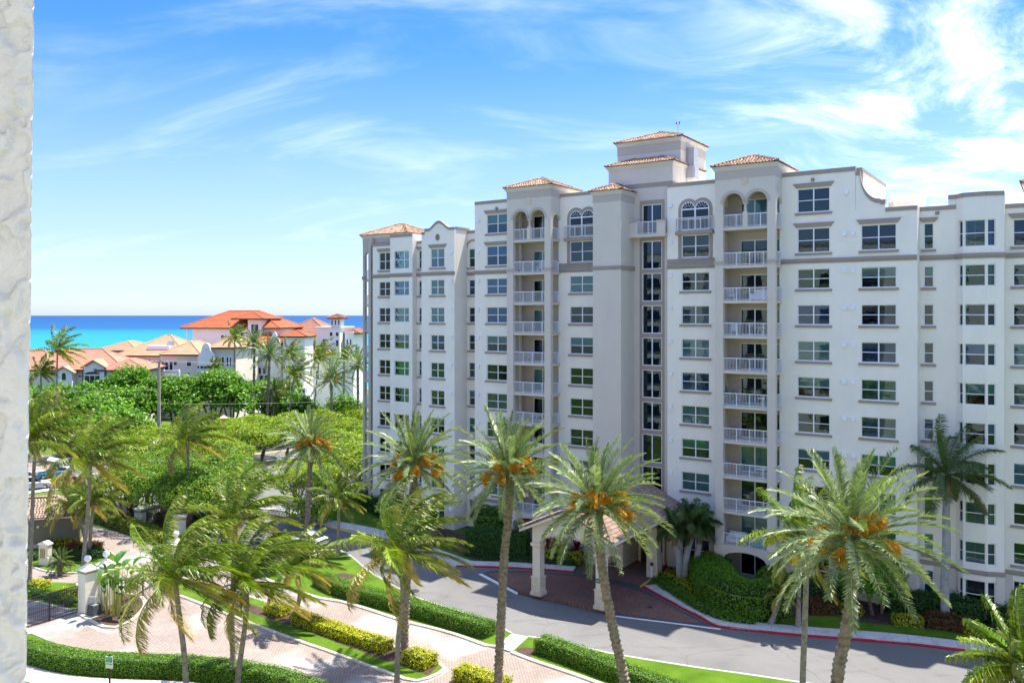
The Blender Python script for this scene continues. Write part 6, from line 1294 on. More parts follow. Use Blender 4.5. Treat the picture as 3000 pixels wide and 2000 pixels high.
FP = [('coco', 200, (168, 1030), 164, 5.0, 'lone coconut palm rising above the coral roofed house', 150), ('coco', 1, (688, 990), 684, 3.4, 'slim dark palm in front of the white villa wall left of the tall distant palms', 176), ('date', 1, (745, 1012), 743, 4.0, 'tallest distant palm, first of the pair with straight dark trunks', 172),
      ('date', 1, (790, 1045), 781, 4.8, 'broad crowned distant palm, second of the pair with straight trunks', 168), ('coco', 1, (862, 1100), 838, 4.6, 'leaning distant coconut palm with yellowing fronds', 165), ('coco', 1, (848, 1040), 852, 3.8, 'distant coconut palm behind the leaning yellowing one', 176),
      ('coco', 1, (935, 1052), 914, 4.8, 'distant coconut palm leaning right in front of the brown roofed villa', 172), ('date', 1, (971, 1115), 972, 4.8, 'distant palm with orange fruit near the parked blue car', 160), ('date', 1, (1048, 1075), 1050, 4.6, 'distant palm touching the corner of the apartment block', 160), ('coco', 1, (1010, 1045), 1004, 3.2, 'smaller distant palm behind the fruiting palm', 185),
      ('date', 1, (805, 1150), 800, 3.0, 'low grey green palm at the foot of the distant straight trunks', 170), ('coco', 1, (628, 1075), 628, 2.4, 'small palm in front of the white curved gable window', 178), ('coco', 1, (120, 1095), 118, 3.0, 'bushy palm at the far left in front of the coral roofed house', 150)]
for i, (k, _, cr, bx2, R, lb, t) in enumerate(FP): palm(k, lb, t, cr, bx2, [], R, None, 0.4 if k == 'coco' else 0.12, True, 2, seed=50+i, fruit=i in (2, 7))
random.seed(99); rs.seed(99)
# bird of paradise clump by the gate
BP = empty('bird_of_paradise', (*G(345, 1800), 0.1)); tag(BP, 'clump of broad banana like leaves in the mulch bed behind the white gate pillar', 'plant')
for i in range(34):
    a = random.uniform(0, 6.28); r = random.uniform(0.1, 1.2); h = random.uniform(1.4, 3.9); bx2, by2 = r*math.cos(a)*1.25, r*math.sin(a)*0.7; lean = random.uniform(0.1, 0.5); tx, ty = bx2+lean*math.cos(a)+0.15, by2+lean*math.sin(a)
    V = []; P = [np.array([tx, ty, h])]; d = np.array([math.cos(a)*0.5+0.2, math.sin(a)*0.5, 0.9]); L = random.uniform(0.9, 1.4)
    for k in range(5): d = d/np.linalg.norm(d); P.append(P[-1]+d*L/5); d = d+np.array([0.1, 0, -0.35])
    s = np.array([-math.sin(a), math.cos(a), 0.0]); ws = [0.05, 0.22, 0.27, 0.25, 0.17, 0.01]
    for k in range(5):
        for sg in (-1, 1):
            up0 = np.array([0, 0, 0.35]); V += [P[k], P[k]+(s*sg+up0)*ws[k], P[k+1]+(s*sg+up0)*ws[k+1], P[k+1]] if sg > 0 else [P[k+1], P[k+1]+(s*sg+up0)*ws[k+1], P[k]+(s*sg+up0)*ws[k], P[k]]
    raw_mesh('leaf', np.array(V), 10, 4, L_BANANA, BP, np.full(10, random.random()))
    mb = MB(); mb.tube([(bx2, by2, 0), ((bx2+tx)/2, (by2+ty)/2, h*0.55), (tx, ty, h+0.05)], [0.05, 0.035, 0.02], 5); mb.build('stem', RACHIS, BP)
# ---------------------------------------------------------------- gates, pillars, walls
def pillar(x, y, label, w=1.0, h=3.5, z=0.12, ang=-0.55, ball=True):
    c = G(x, y); o = empty('gate_pillar', (c[0], c[1], 0), ang); tag(o, label, 'pillar'); hw = w/2; n = 5
    for i in range(n): mb = MB(); mb.box(-hw, hw, -hw, hw, h*i/n+(0.02 if i else 0), h*(i+1)/n); mb.build('stone_course', WHITE, o)
    mb = MB(); mb.box(-hw+0.02, hw-0.02, -hw+0.02, hw-0.02, 0.05, h-0.02); mb.build('core', TRIMW, o)
    mb = MB(); mb.box(-hw-0.04, hw+0.04, -hw-0.04, hw+0.04, h, h+0.16); mb.build('band', TAUPE, o)
    mb = MB(); mb.box(-hw-0.1, hw+0.1, -hw-0.1, hw+0.1, h+0.16, h+0.26); mb.frustum(0, 0, hw, hw, h+0.26, hw*0.8, hw*0.8, h+0.38); mb.frustum(0, 0, hw*0.72, hw*0.72, h+0.38, hw*0.5, hw*0.5, h+0.52); mb.frustum(0, 0, hw*0.42, hw*0.42, h+0.52, hw*0.15, hw*0.15, h+0.66); mb.build('cap', WHITE, o)
    if ball: mb = MB(); mb.cyl((0, 0), 0.05, h+0.64, h+0.78, 10); mb.sphere((0, 0, h+1.02), 0.26, 18, 12); mb.build('ball_finial', VINYL, o)
    return o
pillar(257, 1793, 'white stone gate pillar with ball finial at the hinge of the closed black gate', h=3.15); pillar(311, 1772, 'white stone gate pillar with ball finial behind the banana like plants', h=3.05); pillar(516, 1686, 'white gate pillar with ball finial hidden among the coconut fronds by the open gate', h=2.7)
def gate(name, label, a, b, h, closed=True, cat='gate'):
    A = Vector((*G(*a), 0)); Bv = Vector((*G(*b), 0)); L = (Bv-A).length; o = empty(name, A, math.atan2((Bv-A).y, (Bv-A).x)); tag(o, label, cat)
    for x0 in (0, L-0.08): mb = MB(); mb.box(x0, x0+0.08, -0.04, 0.04, 0.05, h+0.1); mb.build('post', IRON, o)
    if L > 3: mb = MB(); mb.box(L*0.5-0.06, L*0.5-0.01, -0.04, 0.04, 0.05, h); mb.build('post', IRON, o); mb = MB(); mb.box(L*0.5+0.01, L*0.5+0.06, -0.04, 0.04, 0.05, h); mb.build('post', IRON, o)
    for z in (0.1, 0.32, 0.95, h-0.28, h-0.04): mb = MB(); mb.box(0.08, L-0.08, -0.025, 0.025, z, z+0.05); mb.build('rail', IRON, o)
    n = int(L/0.14)
    for i in range(1, n): x = L*i/n; mb = MB(); mb.box(x-0.011, x+0.011, -0.011, 0.011, 0.32, h-0.04); mb.build('picket', IRON, o)
    mb = MB()
    for zc in (0.23, h-0.14):
        for i in range(n): x = L*(i+0.5)/n; mb.tube([(x+0.055*math.cos(t), 0, zc+0.055*math.sin(t)) for t in np.linspace(0, 6.28, 9)], 0.009, 4, cap=False)
    for i in range(5):
        x = L*(0.78+0.04*i); pts = [(x+0.12*math.cos(t)*(1-t/9), 0, h+0.18+0.12*math.sin(t)*(1-t/9)) for t in np.linspace(0, 7, 14)]; mb.tube(pts, 0.012, 4, cap=False)
    mb.build('scrollwork', IRON, o); return o
gate('entrance_gate', 'closed black iron gate at the far left with scrolls along its rails', (40, 1851), (243, 1791), 2.15); gate('entrance_gate', 'open black iron gate leaf standing behind the browned coconut palm', (450, 1722), (497, 1681), 2.0); gate('entrance_gate', 'black iron gate leaf edge on beside the banana like plants', (420, 1745), (355, 1775), 2.0)
gate('iron_fence', 'short black iron fence with spear tops between the two white gate pillars', (268, 1785), (302, 1770), 2.1, cat='fence')
o = empty('gate_motor_box', (*G(276, 1806), 0.12), -0.5); tag(o, 'dark grey gate motor box on a concrete pad beside the white pillar', 'utility box'); mb = MB(); mb.frustum(0, 0, 0.42, 0.36, 0.06, 0.34, 0.3, 0.85); mb.build('housing', plain('dark_grey_plastic', (0.07, 0.075, 0.085), 0.6), o); mb = MB(); mb.box(-0.5, 0.5, -0.45, 0.45, 0, 0.06); mb.build('pad', CONC, o); mb = MB(); mb.frustum(0, 0, 0.34, 0.3, 0.85, 0.2, 0.16, 0.92); mb.build('lid', plain('grey_plastic_lid', (0.16, 0.17, 0.19), 0.5), o)
mb = MB(); c = G(268, 1803); mb.box(c[0]-0.05, c[0]+0.4, c[1]-0.28, c[1]-0.18, 0.9, 1.55); tag(mb.build('control_cabinet', GREY), 'pale grey control cabinet fixed low on the white gate pillar', 'cabinet')
# cream sign pillar
c = G(133, 1657); o = empty('sign_pillar', (c[0], c[1], 0.1), -0.25); tag(o, 'cream stucco pillar with a framed gold plaque on the exit island', 'sign'); mb = MB(); mb.box(-0.5, 0.5, -0.25, 0.25, 0, 1.9); mb.build('shaft', CREAM, o); mb = MB(); mb.strips([(-0.58, 1.9, 1.98), (-0.4, 1.9, 2.02), (-0.25, 1.9, 2.12), (0, 1.9, 2.2), (0.25, 1.9, 2.12), (0.4, 1.9, 2.02), (0.58, 1.9, 1.98)], -0.32, 0.32); mb.build('cap', WHITE, o)
mb = MB(); mb.box(-0.28, 0.12, -0.27, -0.25, 0.75, 1.45); pl = mb.build('plaque', plain('gold_plaque', (0.62, 0.50, 0.12), 0.5), o); mb = MB()
for a, b, e, f in ((-0.31, -0.28, 0.7, 1.5), (0.12, 0.15, 0.7, 1.5), (-0.31, 0.15, 0.7, 0.74), (-0.31, 0.15, 1.46, 1.5)): mb.box(a, b, -0.29, -0.25, e, f)
for i in range(5): mb.box(-0.2, 0.04, -0.274, -0.27, 0.85+i*0.11, 0.90+i*0.11)
mb.build('plaque_frame', plain('dark_bronze', (0.10, 0.05, 0.035), 0.5), o)
# guardhouse
gh = G(230, 1600); GH = empty('guardhouse', (gh[0], gh[1], 0), 0.27); tag(GH, 'low olive green guardhouse with a pink tiled roof at the left', 'building')
GW = plain('olive_green_stucco', (0.17, 0.165, 0.12), 0.85, bmp=0.3)
mb = MB(); mb.box(-9.0, 0, 0, 5.0, 0, 3.0); mb.build('wall', GW, GH); mb = MB(); mb.box(-9.05, 0.04, -0.04, 5.04, 0, 0.5); mb.build('plinth', TAN, GH)
mb = MB(); mb.box(-9.3, 0.3, -0.5, 5.3, 3.0, 3.14); mb.build('fascia', VINYL, GH); mb = MB(); mb.box(-5.4, -4.9, -0.1, 0, 1.0, 1.9); mb.build('meter_box', GREEND, GH); mb = MB(); mb.sphere((-3.6, -0.08, 2.2), 0.13, 10, 6); mb.tube([(-4.9, -0.15, 3), (-4.9, -0.15, 2.2)], 0.03, 5); mb.build('wall_lamp', VINYL, GH)
GT = []; hip_roof(-9.0, 0, 0, 5.0, 3.14, 0.45, 0.55, (0, 0, 0), GT, GH); place_tiles(GT, tile_mesh('roof_tile', TILEP, 0.44, 0.11, 0.095), TILEP, GH, Vector((4, -80, H)))
# white perimeter walls with swept tops and black fences
def wallrun(label, a, b, h, w=0.5, swept=None):
    A = Vector((*G(*a), 0)); Bv = Vector((*G(*b), 0)); L = (Bv-A).length; o = empty('perimeter_wall', A, math.atan2((Bv-A).y, (Bv-A).x)); tag(o, label, 'wall'); pts = [(0, h), (L, h)] if not swept else [(L*i/12, h+swept*(1-math.cos(math.pi*max(0, i/12-0.3)/0.7))/2) for i in range(13)]
    mb = MB(); mb.strips([(x, 0, z) for x, z in pts], -w/2, w/2); mb.build('wall', WHITE, o); mb = MB(); mb.strips([(x+(-0.06 if i == 0 else 0.06 if i == len(pts)-1 else 0), z-0.32, z-0.12) for i, (x, z) in enumerate(pts)], -w/2-0.03, w/2+0.03); mb.build('band', TAUPE, o); mb = MB(); mb.strips([(x+(-0.1 if i == 0 else 0.1 if i == len(pts)-1 else 0), z-0.02, z+0.12) for i, (x, z) in enumerate(pts)], -w/2-0.1, w/2+0.1); mb.build('coping', WHITE, o)
wallrun('white wall with a swept top rising to a tall post under the flat topped trees', (345, 1506), (425, 1484), 1.9, 0.5, 1.2); wallrun('low white wall block with grey band left of the black fence', (403, 1538), (462, 1520), 1.7, 0.9); wallrun('single white pier with grey band at the right end of the black fence', (512, 1562), (546, 1560), 1.8, 1.1); wallrun('white pier at the left end of the swept wall', (341, 1512), (366, 1508), 2.1, 1.0)
gate('iron_fence', 'low black iron fence between the swept wall and the low wall block', (368, 1505), (402, 1520), 1.5, cat='fence'); gate('iron_fence', 'low black iron fence between the low wall block and the single pier', (430, 1536), (508, 1560), 1.4, cat='fence'); gate('iron_fence', 'low black iron fence running right from the single pier behind the palms', (550, 1560), (690, 1578), 1.4, cat='fence')
# ---------------------------------------------------------------- signs, lamps, utility pole
o = empty('parking_sign', (*G(321, 2042), 0), -0.12); tag(o, 'small green and white parking sign on a brown post in front of the near hedge', 'sign'); mb = MB(); mb.box(-0.045, 0.045, -0.02, 0.05, 0, 2.6); mb.build('post', plain('brown_sign_post', (0.06, 0.03, 0.035), 0.6), o)
mb = MB(); mb.box(-0.23, 0.23, -0.05, -0.03, 1.78, 2.48); pn = mb.build('panel', VINYL, o); mb = MB(); mb.box(-0.20, 0.20, -0.056, -0.05, 2.14, 2.46); mb.build('green_field', plain('teal_green_sign_print', (0.01, 0.36, 0.27), 0.5), pn)
for i, (s, w) in enumerate((('RESIDENT', 0.075), ('PARKING', 0.075), ('ONLY', 0.075))): text(s, w*1.15, VINYL, 'lettering', pn, (0, -0.058, 2.40-i*0.1), (math.pi/2, 0, 0), 0.001)
dk = plain('black_sign_print', (0.03, 0.03, 0.035), 0.5); mb = MB(); mb.box(-0.18, -0.02, -0.053, -0.05, 2.02, 2.05); mb.box(-0.14, -0.06, -0.053, -0.05, 2.05, 2.075); mb.box(0.04, 0.18, -0.053, -0.05, 2.0, 2.03); mb.box(0.04, 0.12, -0.053, -0.05, 2.03, 2.08); mb.build('pictogram', dk, pn)
def lamp(x, y, top, label, amber=True):
    t = F*H/(y-CY); c = ((x-CX)/F*t, t); h = H-(top-CY)*t/F; o = empty('street_lamp', (c[0], c[1], 0)); tag(o, label, 'street lamp'); mb = MB(); mb.cyl((0, 0), 0.12, 0, h-1.0, 10, 0.08); mb.build('pole', TRIMW, o); mb = MB(); mb.cyl((0, 0), 0.28, h-1.0, h-0.35, 12, 0.42); mb.build('lantern', plain('amber_lens', (0.75, 0.38, 0.02), 0.4), o); mb = MB(); mb.cyl((0, 0), 0.55, h-0.35, h-0.2, 14, 0.3); mb.cyl((0, 0), 0.3, h-0.2, h, 12, 0.08); mb.build('hood', VINYL, o)
lamp(655, 1395, 1216, 'white hooded lamp with amber lens above the clipped yellow green canopy')
o = empty('utility_pole', ((466-CX)/F*140, 140, 0)); tag(o, 'tall weathered wooden utility pole with a crossarm among the broad leaved trees', 'utility pole'); t = 140.0; hp = H-(1058-CY)*t/F; mb = MB(); mb.cyl((0, 0), 0.34, 0, hp, 10, 0.2); mb.build('pole', plain('weathered_wood', (0.36, 0.31, 0.26), 0.9, var=0.2, scale=3), o)
mb = MB(); mb.box(-1.3, 1.5, -0.08, 0.08, hp-0.25, hp-0.08); mb.build('crossarm', bpy.data.materials['weathered_wood'], o); mb = MB(); mb.cyl((0.35, -0.2), 0.2, hp-0.1, hp+0.35, 10); mb.build('transformer', GREY, o)
for q in (-1.1, -0.5, 0.9, 1.35): mb = MB(); mb.cyl((q, 0), 0.06, hp-0.08, hp+0.2, 8, 0.04); mb.build('insulator', VINYL, o)
pc = ((466-CX)/F*140, 140); wires = MB()
def wire(name, a, b, sag, label, r=0.012):
    a, b = Vector(a), Vector(b); mb = MB(); pts = []
    for i in range(13): q = i/12; p = a.lerp(b, q)-Vector((0, 0, sag*4*q*(1-q))); pts.append(p-a)
    mb.tube(pts, r, 4, cap=False); w = mb.build(name, TAN); w.location = a; tag(w, label, 'cable')
wire('overhead_wire', (pc[0], pc[1], 10.6), (pc[0]-60, pc[1]-10, 11.0), 0.4, 'low overhead wire running left from the utility pole to the stucco wall', 0.016); wire('overhead_wire', (pc[0]-1, pc[1], hp), (pc[0]+60, pc[1]+30, hp+0.8), 1.2, 'highest overhead wire running right from the pole crossarm past the white villa')
wire('overhead_wire', (pc[0]+1.3, pc[1], hp+0.1), (pc[0]+60, pc[1]+34, hp-0.8), 1.3, 'second overhead wire right of the pole, below the highest one'); wire('overhead_wire', (pc[0], pc[1], 8.2), (pc[0]+60, pc[1]+20, 9.2), 1.0, 'lowest overhead wire running right of the pole through the palm trunks', 0.016)
o = empty('crossing_sign', (*G(161, 1460), 0), 0.0); tag(o, 'grey pole with a solar panel and yellow diamond crossing sign by the coast road', 'sign'); mb = MB(); mb.cyl((0, 0), 0.09, 0, 4.6, 8); mb.build('pole', TRIMW, o); mb = MB(); mb.add([(-0.9, -0.3, 4.9), (0.9, -0.3, 4.5), (0.9, 0.5, 4.8), (-0.9, 0.5, 5.2), (-0.9, -0.3, 4.82), (0.9, -0.3, 4.42), (0.9, 0.5, 4.72), (-0.9, 0.5, 5.12)], [(0, 1, 2, 3), (7, 6, 5, 4), (0, 4, 5, 1), (1, 5, 6, 2), (2, 6, 7, 3), (3, 7, 4, 0)]); mb.build('solar_panel', GREY, o)
mb = MB(); mb.prism([(0, -0.62), (0.62, 0), (0, 0.62), (-0.62, 0)], 0, 0.04); dm = mb.build('yellow_diamond', plain('yellow_sign', (0.75, 0.62, 0.03), 0.5), o); dm.rotation_euler = (math.pi/2, 0, 0); dm.location = (0, -0.12, 2.3); mb = MB(); mb.box(-0.3, 0.3, -0.12, 0.2, 3.3, 4.3); mb.build('control_box', VINYL, o)
# ---------------------------------------------------------------- cars
TYRE = plain('tyre_rubber', (0.02, 0.02, 0.02), 0.9); RIM = plain('alloy_rim', (0.45, 0.46, 0.48), 0.35, metal=0.6); CARG = plain('dark_car_glass', (0.02, 0.028, 0.035), 0.08, spec=0.6, var=0.0); LAMP = plain('red_tail_lamp', (0.4, 0.01, 0.01), 0.3); HEAD = plain('clear_head_lamp', (0.7, 0.72, 0.75), 0.2)
def paint(name, col):
    m, nt, b = newmat(name); b.inputs['Base Color'].default_value = (*col, 1); b.inputs['Roughness'].default_value = 0.35; b.inputs['Coat Weight'].default_value = 0.8; b.inputs['Coat Roughness'].default_value = 0.05; return m
PW = paint('white_car_paint', (0.78, 0.79, 0.80)); PR = paint('red_car_paint', (0.45, 0.02, 0.02)); PS = paint('silver_car_paint', (0.45, 0.46, 0.48)); PBL = paint('blue_car_paint', (0.05, 0.22, 0.36)); PK = paint('black_car_paint', (0.03, 0.03, 0.035))
def car(x, y, ang, mat, label, suv=False, z=0.03):
    c = G(x, y); o = empty('parked_car', (c[0], c[1], z), ang); tag(o, label, 'car'); hh = 0.22 if suv else 0.0
    # body: cross sections along the length (front at +x)
    def loft(secs, name, mt, par):
        mb = MB(); k = len(secs[0]); vs = [v for s in secs for v in s]; fs = []
        for i in range(len(secs)-1):
            for j in range(k-1): fs.append((i*k+j, i*k+j+1, (i+1)*k+j+1, (i+1)*k+j))
        fs += [tuple(range(k))[::-1], tuple(range((len(secs)-1)*k, len(secs)*k))]; mb.add(vs, fs); return mb.build(name, mt, par, smooth=False)
    def sec(px, w, z0, z1, r=0.12): return [(px, -w, z0), (px, -w, z1-r), (px, -w+r*0.8, z1), (px, w-r*0.8, z1), (px, w, z1-r), (px, w, z0)]
    body = loft([sec(-2.28, 0.72, 0.42, 0.86), sec(-2.15, 0.84, 0.24, 0.98), sec(-1.5, 0.90, 0.20, 1.0+hh*0.4), sec(0.0, 0.91, 0.18, 0.94+hh*0.4), sec(1.0, 0.90, 0.20, 0.90+hh*0.4), sec(1.9, 0.85, 0.22, 0.78+hh*0.4), sec(2.25, 0.70, 0.36, 0.62)], 'body', mat, o)
    b = -2.1 if suv else -1.75
    def csec(px, w, z1): return [(px, -w-0.06, 0.86), (px, -w, z1-0.05), (px, -w+0.12, z1), (px, w-0.12, z1), (px, w, z1-0.05), (px, w+0.06, 0.86)]
    loft([csec(b, 0.72, 0.98 if not suv else 1.3), csec(b+0.55, 0.66, 1.34+hh), csec(-0.3, 0.66, 1.43+hh), csec(0.25, 0.66, 1.40+hh), csec(1.05, 0.74, 0.94)], 'cabin_glass', CARG, o)
    loft([[(px, -w, zz), (px, -w*0.6, zz+0.03), (px, w*0.6, zz+0.03), (px, w, zz)] for px, w, zz in ((b+0.5, 0.63, 1.33+hh), (-0.3, 0.65, 1.43+hh), (0.28, 0.64, 1.40+hh))], 'roof', mat, o)
    for px in (-1.38, 1.38):
        for sy in (-1, 1):
            mb = MB(); mb.tf = lambda a, q, r, px=px, sy=sy: (px+a, sy*0.78+r, 0.32+q); mb.cyl((0, 0), 0.32, -0.11, 0.11, 18); w = mb.build('wheel', TYRE, o); mb = MB(); mb.tf = lambda a, q, r, px=px, sy=sy: (px+a, sy*(0.895)+r*0.1, 0.32+q); mb.cyl((0, 0), 0.2, -0.1, 0.1, 12); mb.build('rim', RIM, w)
    for sy in (-1, 1):
        mb = MB(); mb.box(-2.25, -2.1, sy*0.62-0.16, sy*0.62+0.16, 0.72, 0.86); mb.build('tail_light', LAMP, o); mb = MB(); mb.box(2.02, 2.2, sy*0.6-0.16, sy*0.6+0.14, 0.58, 0.7); mb.build('headlight', HEAD, o); mb = MB(); mb.box(0.75, 0.9, sy*0.95-0.08, sy*0.95+0.08, 0.9, 1.03); mb.build('side_mirror', mat, o)
    return o
car(898, 1598, math.radians(150), PW, 'white sedan parked on the drive with its rear end showing past the date palm trunk')
car(95, 1432, math.radians(32), PS, 'silver car on the coast road at the far left beside the stucco wall', True); car(212, 1425, math.radians(32), PR, 'red car on the coast road beside the crossing sign'); car(158, 1398, math.radians(212), PBL, 'small blue car on the far lane of the coast road')
car(612, 1470, math.radians(20), PW, 'white car parked under the flat topped trees, leftmost of the parked pair'); car(665, 1462, math.radians(20), PS, 'silver car parked under the flat topped trees beside the white one'); car(955, 1236, math.radians(40), PBL, 'blue car parked near the distant palms by the brown roofed villa', True)
car(1048, 1440, math.radians(60), PK, 'dark car parked at the end of the parking area next to the apartment block')
# ---------------------------------------------------------------- villas by the sea
def villa_window(par, x, y, z, w, h, arch=False, rz=0, nm='window'):
    fr = MB(); fr.box(-w/2-0.12, w/2+0.12, -0.06, 0.05, -0.12, h+0.12); o = inst(nm, fr.mesh(nm, VINYL), par, (x, y, z), (0, 0, rz)); n = max(1, int(round(w/0.9))); 
    for i in range(n):
        mb = MB(); a, b = -w/2+w*i/n+0.05, -w/2+w*(i+1)/n-0.05
        if arch and n == 1: mb.strips([(a+(b-a)*k/8, 0.0, h-w/2+w/2*math.sqrt(max(0.02, 1-(k/4-1)**2))) for k in range(9)], -0.075, -0.05)
        else: mb.box(a, b, -0.075, -0.05, 0.04, h-0.04)
        mb.build('pane', CARG, o)
    return o
def course_roof(par, x0, x1, y0, y1, z, rise, mat, over=0.8, ridge=None, name='roof', courses=None):
    x0 -= over; x1 += over; y0 -= over; y1 += over; dx, dy = x1-x0, y1-y0; hr = min(dx, dy)/2; 
    if dx >= dy: r0, r1 = (x0+hr, (y0+y1)/2), (x1-hr, (y0+y1)/2)
    else: r0, r1 = ((x0+x1)/2, y0+hr), ((x0+x1)/2, y1-hr)
    c = [(x0, y0), (x1, y0), (x1, y1), (x0, y1)]; ends = [(r0, r1), (r1, r1), (r1, r0), (r0, r0)] if dx >= dy else [(r0, r0), (r0, r1), (r1, r1), (r1, r0)]
    mb = MB(); n = courses or max(6, int(hr/0.42))
    for k in range(4):
        a, b = Vector((*c[k], z)), Vector((*c[(k+1) % 4], z)); ra, rb = Vector((*ends[k][0], z+rise)), Vector((*ends[k][1], z+rise)); nn = (b-a).cross(ra-a).normalized(); L = (b-a).length; m = max(4, int(L/0.9))
        for i in range(n):
            t0, t1 = i/n, (i+1)/n; p0, p1 = a.lerp(ra, t0), b.lerp(rb, t0); q0, q1 = a.lerp(ra, t1), b.lerp(rb, t1); lift = nn*0.11
            mm = max(1, int((p1-p0).length/1.1))
            for j in range(mm):
                u0, u1 = j/mm, (j+1)/mm; A, B2, C2, D2 = p0.lerp(p1, u0)+lift, p0.lerp(p1, u1)+lift, q0.lerp(q1, u1)+nn*0.02, q0.lerp(q1, u0)+nn*0.02
                mb.add([A, B2, C2, D2], [(0, 1, 2, 3)]); mb.add([A, B2, B2-lift*1.1, A-lift*1.1], [(0, 3, 2, 1)])
    o = mb.build(name, mat, par); mb = MB(); e = 0.28
    mb.box(x0+0.1, x1-0.1, y0+0.1, y1-0.1, z-e, z-0.02); mb.build('eave', plain('brown_eave', (0.12, 0.07, 0.05), 0.7) if 'brown_eave' not in bpy.data.materials else bpy.data.materials['brown_eave'], o)
    mb = MB()
    for p, q in ((c[0], r0), (c[1], r1 if dx >= dy else r0), (c[2], r1), (c[3], r0 if dx >= dy else r1)): mb.tube([(p[0], p[1], z+0.1), (q[0], q[1], z+rise+0.1)], 0.16, 6)
    mb.tube([(r0[0], r0[1], z+rise+0.1), (r1[0]+0.01, r1[1], z+rise+0.1)], 0.16, 6); mb.build('ridge_tiles', mat, o); return o
VW = stucco('villa_white_stucco', (0.82, 0.81, 0.79)); VC = stucco('villa_cream_stucco', (0.72, 0.66, 0.54)); VP = stucco('villa_pink_white_stucco', (0.76, 0.68, 0.64))
def V_at(x, t): return (x-CX)/F*t
def Z_at(y, t): return H-(y-CY)*t/F
def villa(name, label, x, t, rz=0.0): o = empty(name, (V_at(x, t), t, 0), rz); tag(o, label, 'villa'); return o
def vb(o, x0, x1, y0, y1, z0, z1, mat, nm='wall'): mb = MB(); mb.box(x0, x1, y0, y1, z0, z1); return mb.build(nm, mat, o)
# orange roofed villa
s = 205/F; v = villa('villa', 'large white villa with the bright orange hipped roof nearest the horizon', 675, 205, -0.12)
w0, w1 = -11.4, 11.8; ze = Z_at(960, 205); vb(v, w0+1.6, w1-0.5, 0, 15, 0, ze-0.2, VW); vb(v, w0, w0+0.35, 0, 0.35, ze-5, ze-0.2, VW, 'corner_post'); vb(v, w0, w0+1.6, 0.5, 10, ze-5.4, ze-5.0, VW, 'terrace'); course_roof(v, w0, w1, 0, 15, ze, Z_at(912, 214)-ze, T_RED, 1.2)
vb(v, 5.2, 8.6, -1.6, 5, ze-4, Z_at(934, 203), VP, 'dormer_wall'); course_roof(v, 2.2, 8.6, -1.6, 8, Z_at(933, 203), 1.5, T_RED, 1.0); villa_window(v, 7.0, -1.62, ze-1.4, 1.9, 2.3, True)
for xx, ww, hh2, zz in ((-2.6, 0.8, 1.2, ze-3), (0.8, 0.5, 0.6, ze-1.7), (2.4, 0.6, 0.8, ze-1.9), (4.0, 0.4, 0.7, ze-1.8)): villa_window(v, xx+0.6, -0.02, zz, ww, hh2)
villa_window(v, 4.9, -0.02, ze-1.8, 0.5, 0.7)
# brown roofed villa with bell tower
t = 215; v = villa('villa', 'white villa with the brown hipped roof and small bell tower at its right', 905, t, -0.10); ze = Z_at(984, t); X = lambda x: (x-905)*t/F
vb(v, X(815), X(968), 0, 16, 0, ze, VW); course_roof(v, X(815), X(965), 0, 15, ze, Z_at(933, t+8)-ze, T_BROWN, 1.0); vb(v, X(938), X(1010), -3.5, 8, 0, Z_at(959, t-3), VW, 'tower_wing'); vb(v, X(934), X(1014), -3.9, 8.4, Z_at(960, t-3), Z_at(957, t-3), VP, 'flat_cornice')
tw = vb(v, X(982), X(1010), -3.0, -0.8+1, Z_at(959, t-3), Z_at(931, t-3), VW, 'bell_tower'); course_roof(v, X(978), X(1013), -3.4, -0.4+1.2, Z_at(931, t-3), 0.85, T_BROWN, 0.5)
for xx in (986, 996, 1006): villa_window(v, X(xx), -3.02, Z_at(951, t-3), 0.45, 1.2, True)
for xx, yy, ww, hh2 in ((985, 984, 0.75, 1.0), (1003, 984, 0.75, 1.0), (1003, 1014, 0.75, 1.6)): villa_window(v, X(xx), -3.52, Z_at(yy, t-3), ww, hh2)
for xx, yy, ww, hh2 in ((941, 1002, 0.8, 0.8), (966, 1003, 1.1, 1.0)): villa_window(v, X(xx), -0.02 if xx < 950 else -3.52, Z_at(yy, t), ww, hh2)
vb(v, X(1016), X(1042), -1.0, 8, 0, Z_at(972, t), VW, 'right_wing'); course_roof(v, X(1016), X(1050), 0, 9, Z_at(975, t), 0.9, T_BROWN, 0.8); villa_window(v, X(1024), -1.02, Z_at(1014, t), 0.45, 1.9, True); villa_window(v, X(1034), -1.02, Z_at(1014, t), 0.45, 1.9, True)
course_roof(v, X(898), X(990), -6, 0, Z_at(1034, t-6), Z_at(1008, t-3)-Z_at(1034, t-6), T_BROWN, 0.8); vb(v, X(898), X(990), -6, 0, 0, Z_at(1034, t-6), VW, 'porch')
for xx in (910, 932, 954, 1000, 1022): villa_window(v, X(xx), -6.02 if xx < 990 else -3.52, Z_at(1110, t-5), 0.9, 2.2, True)
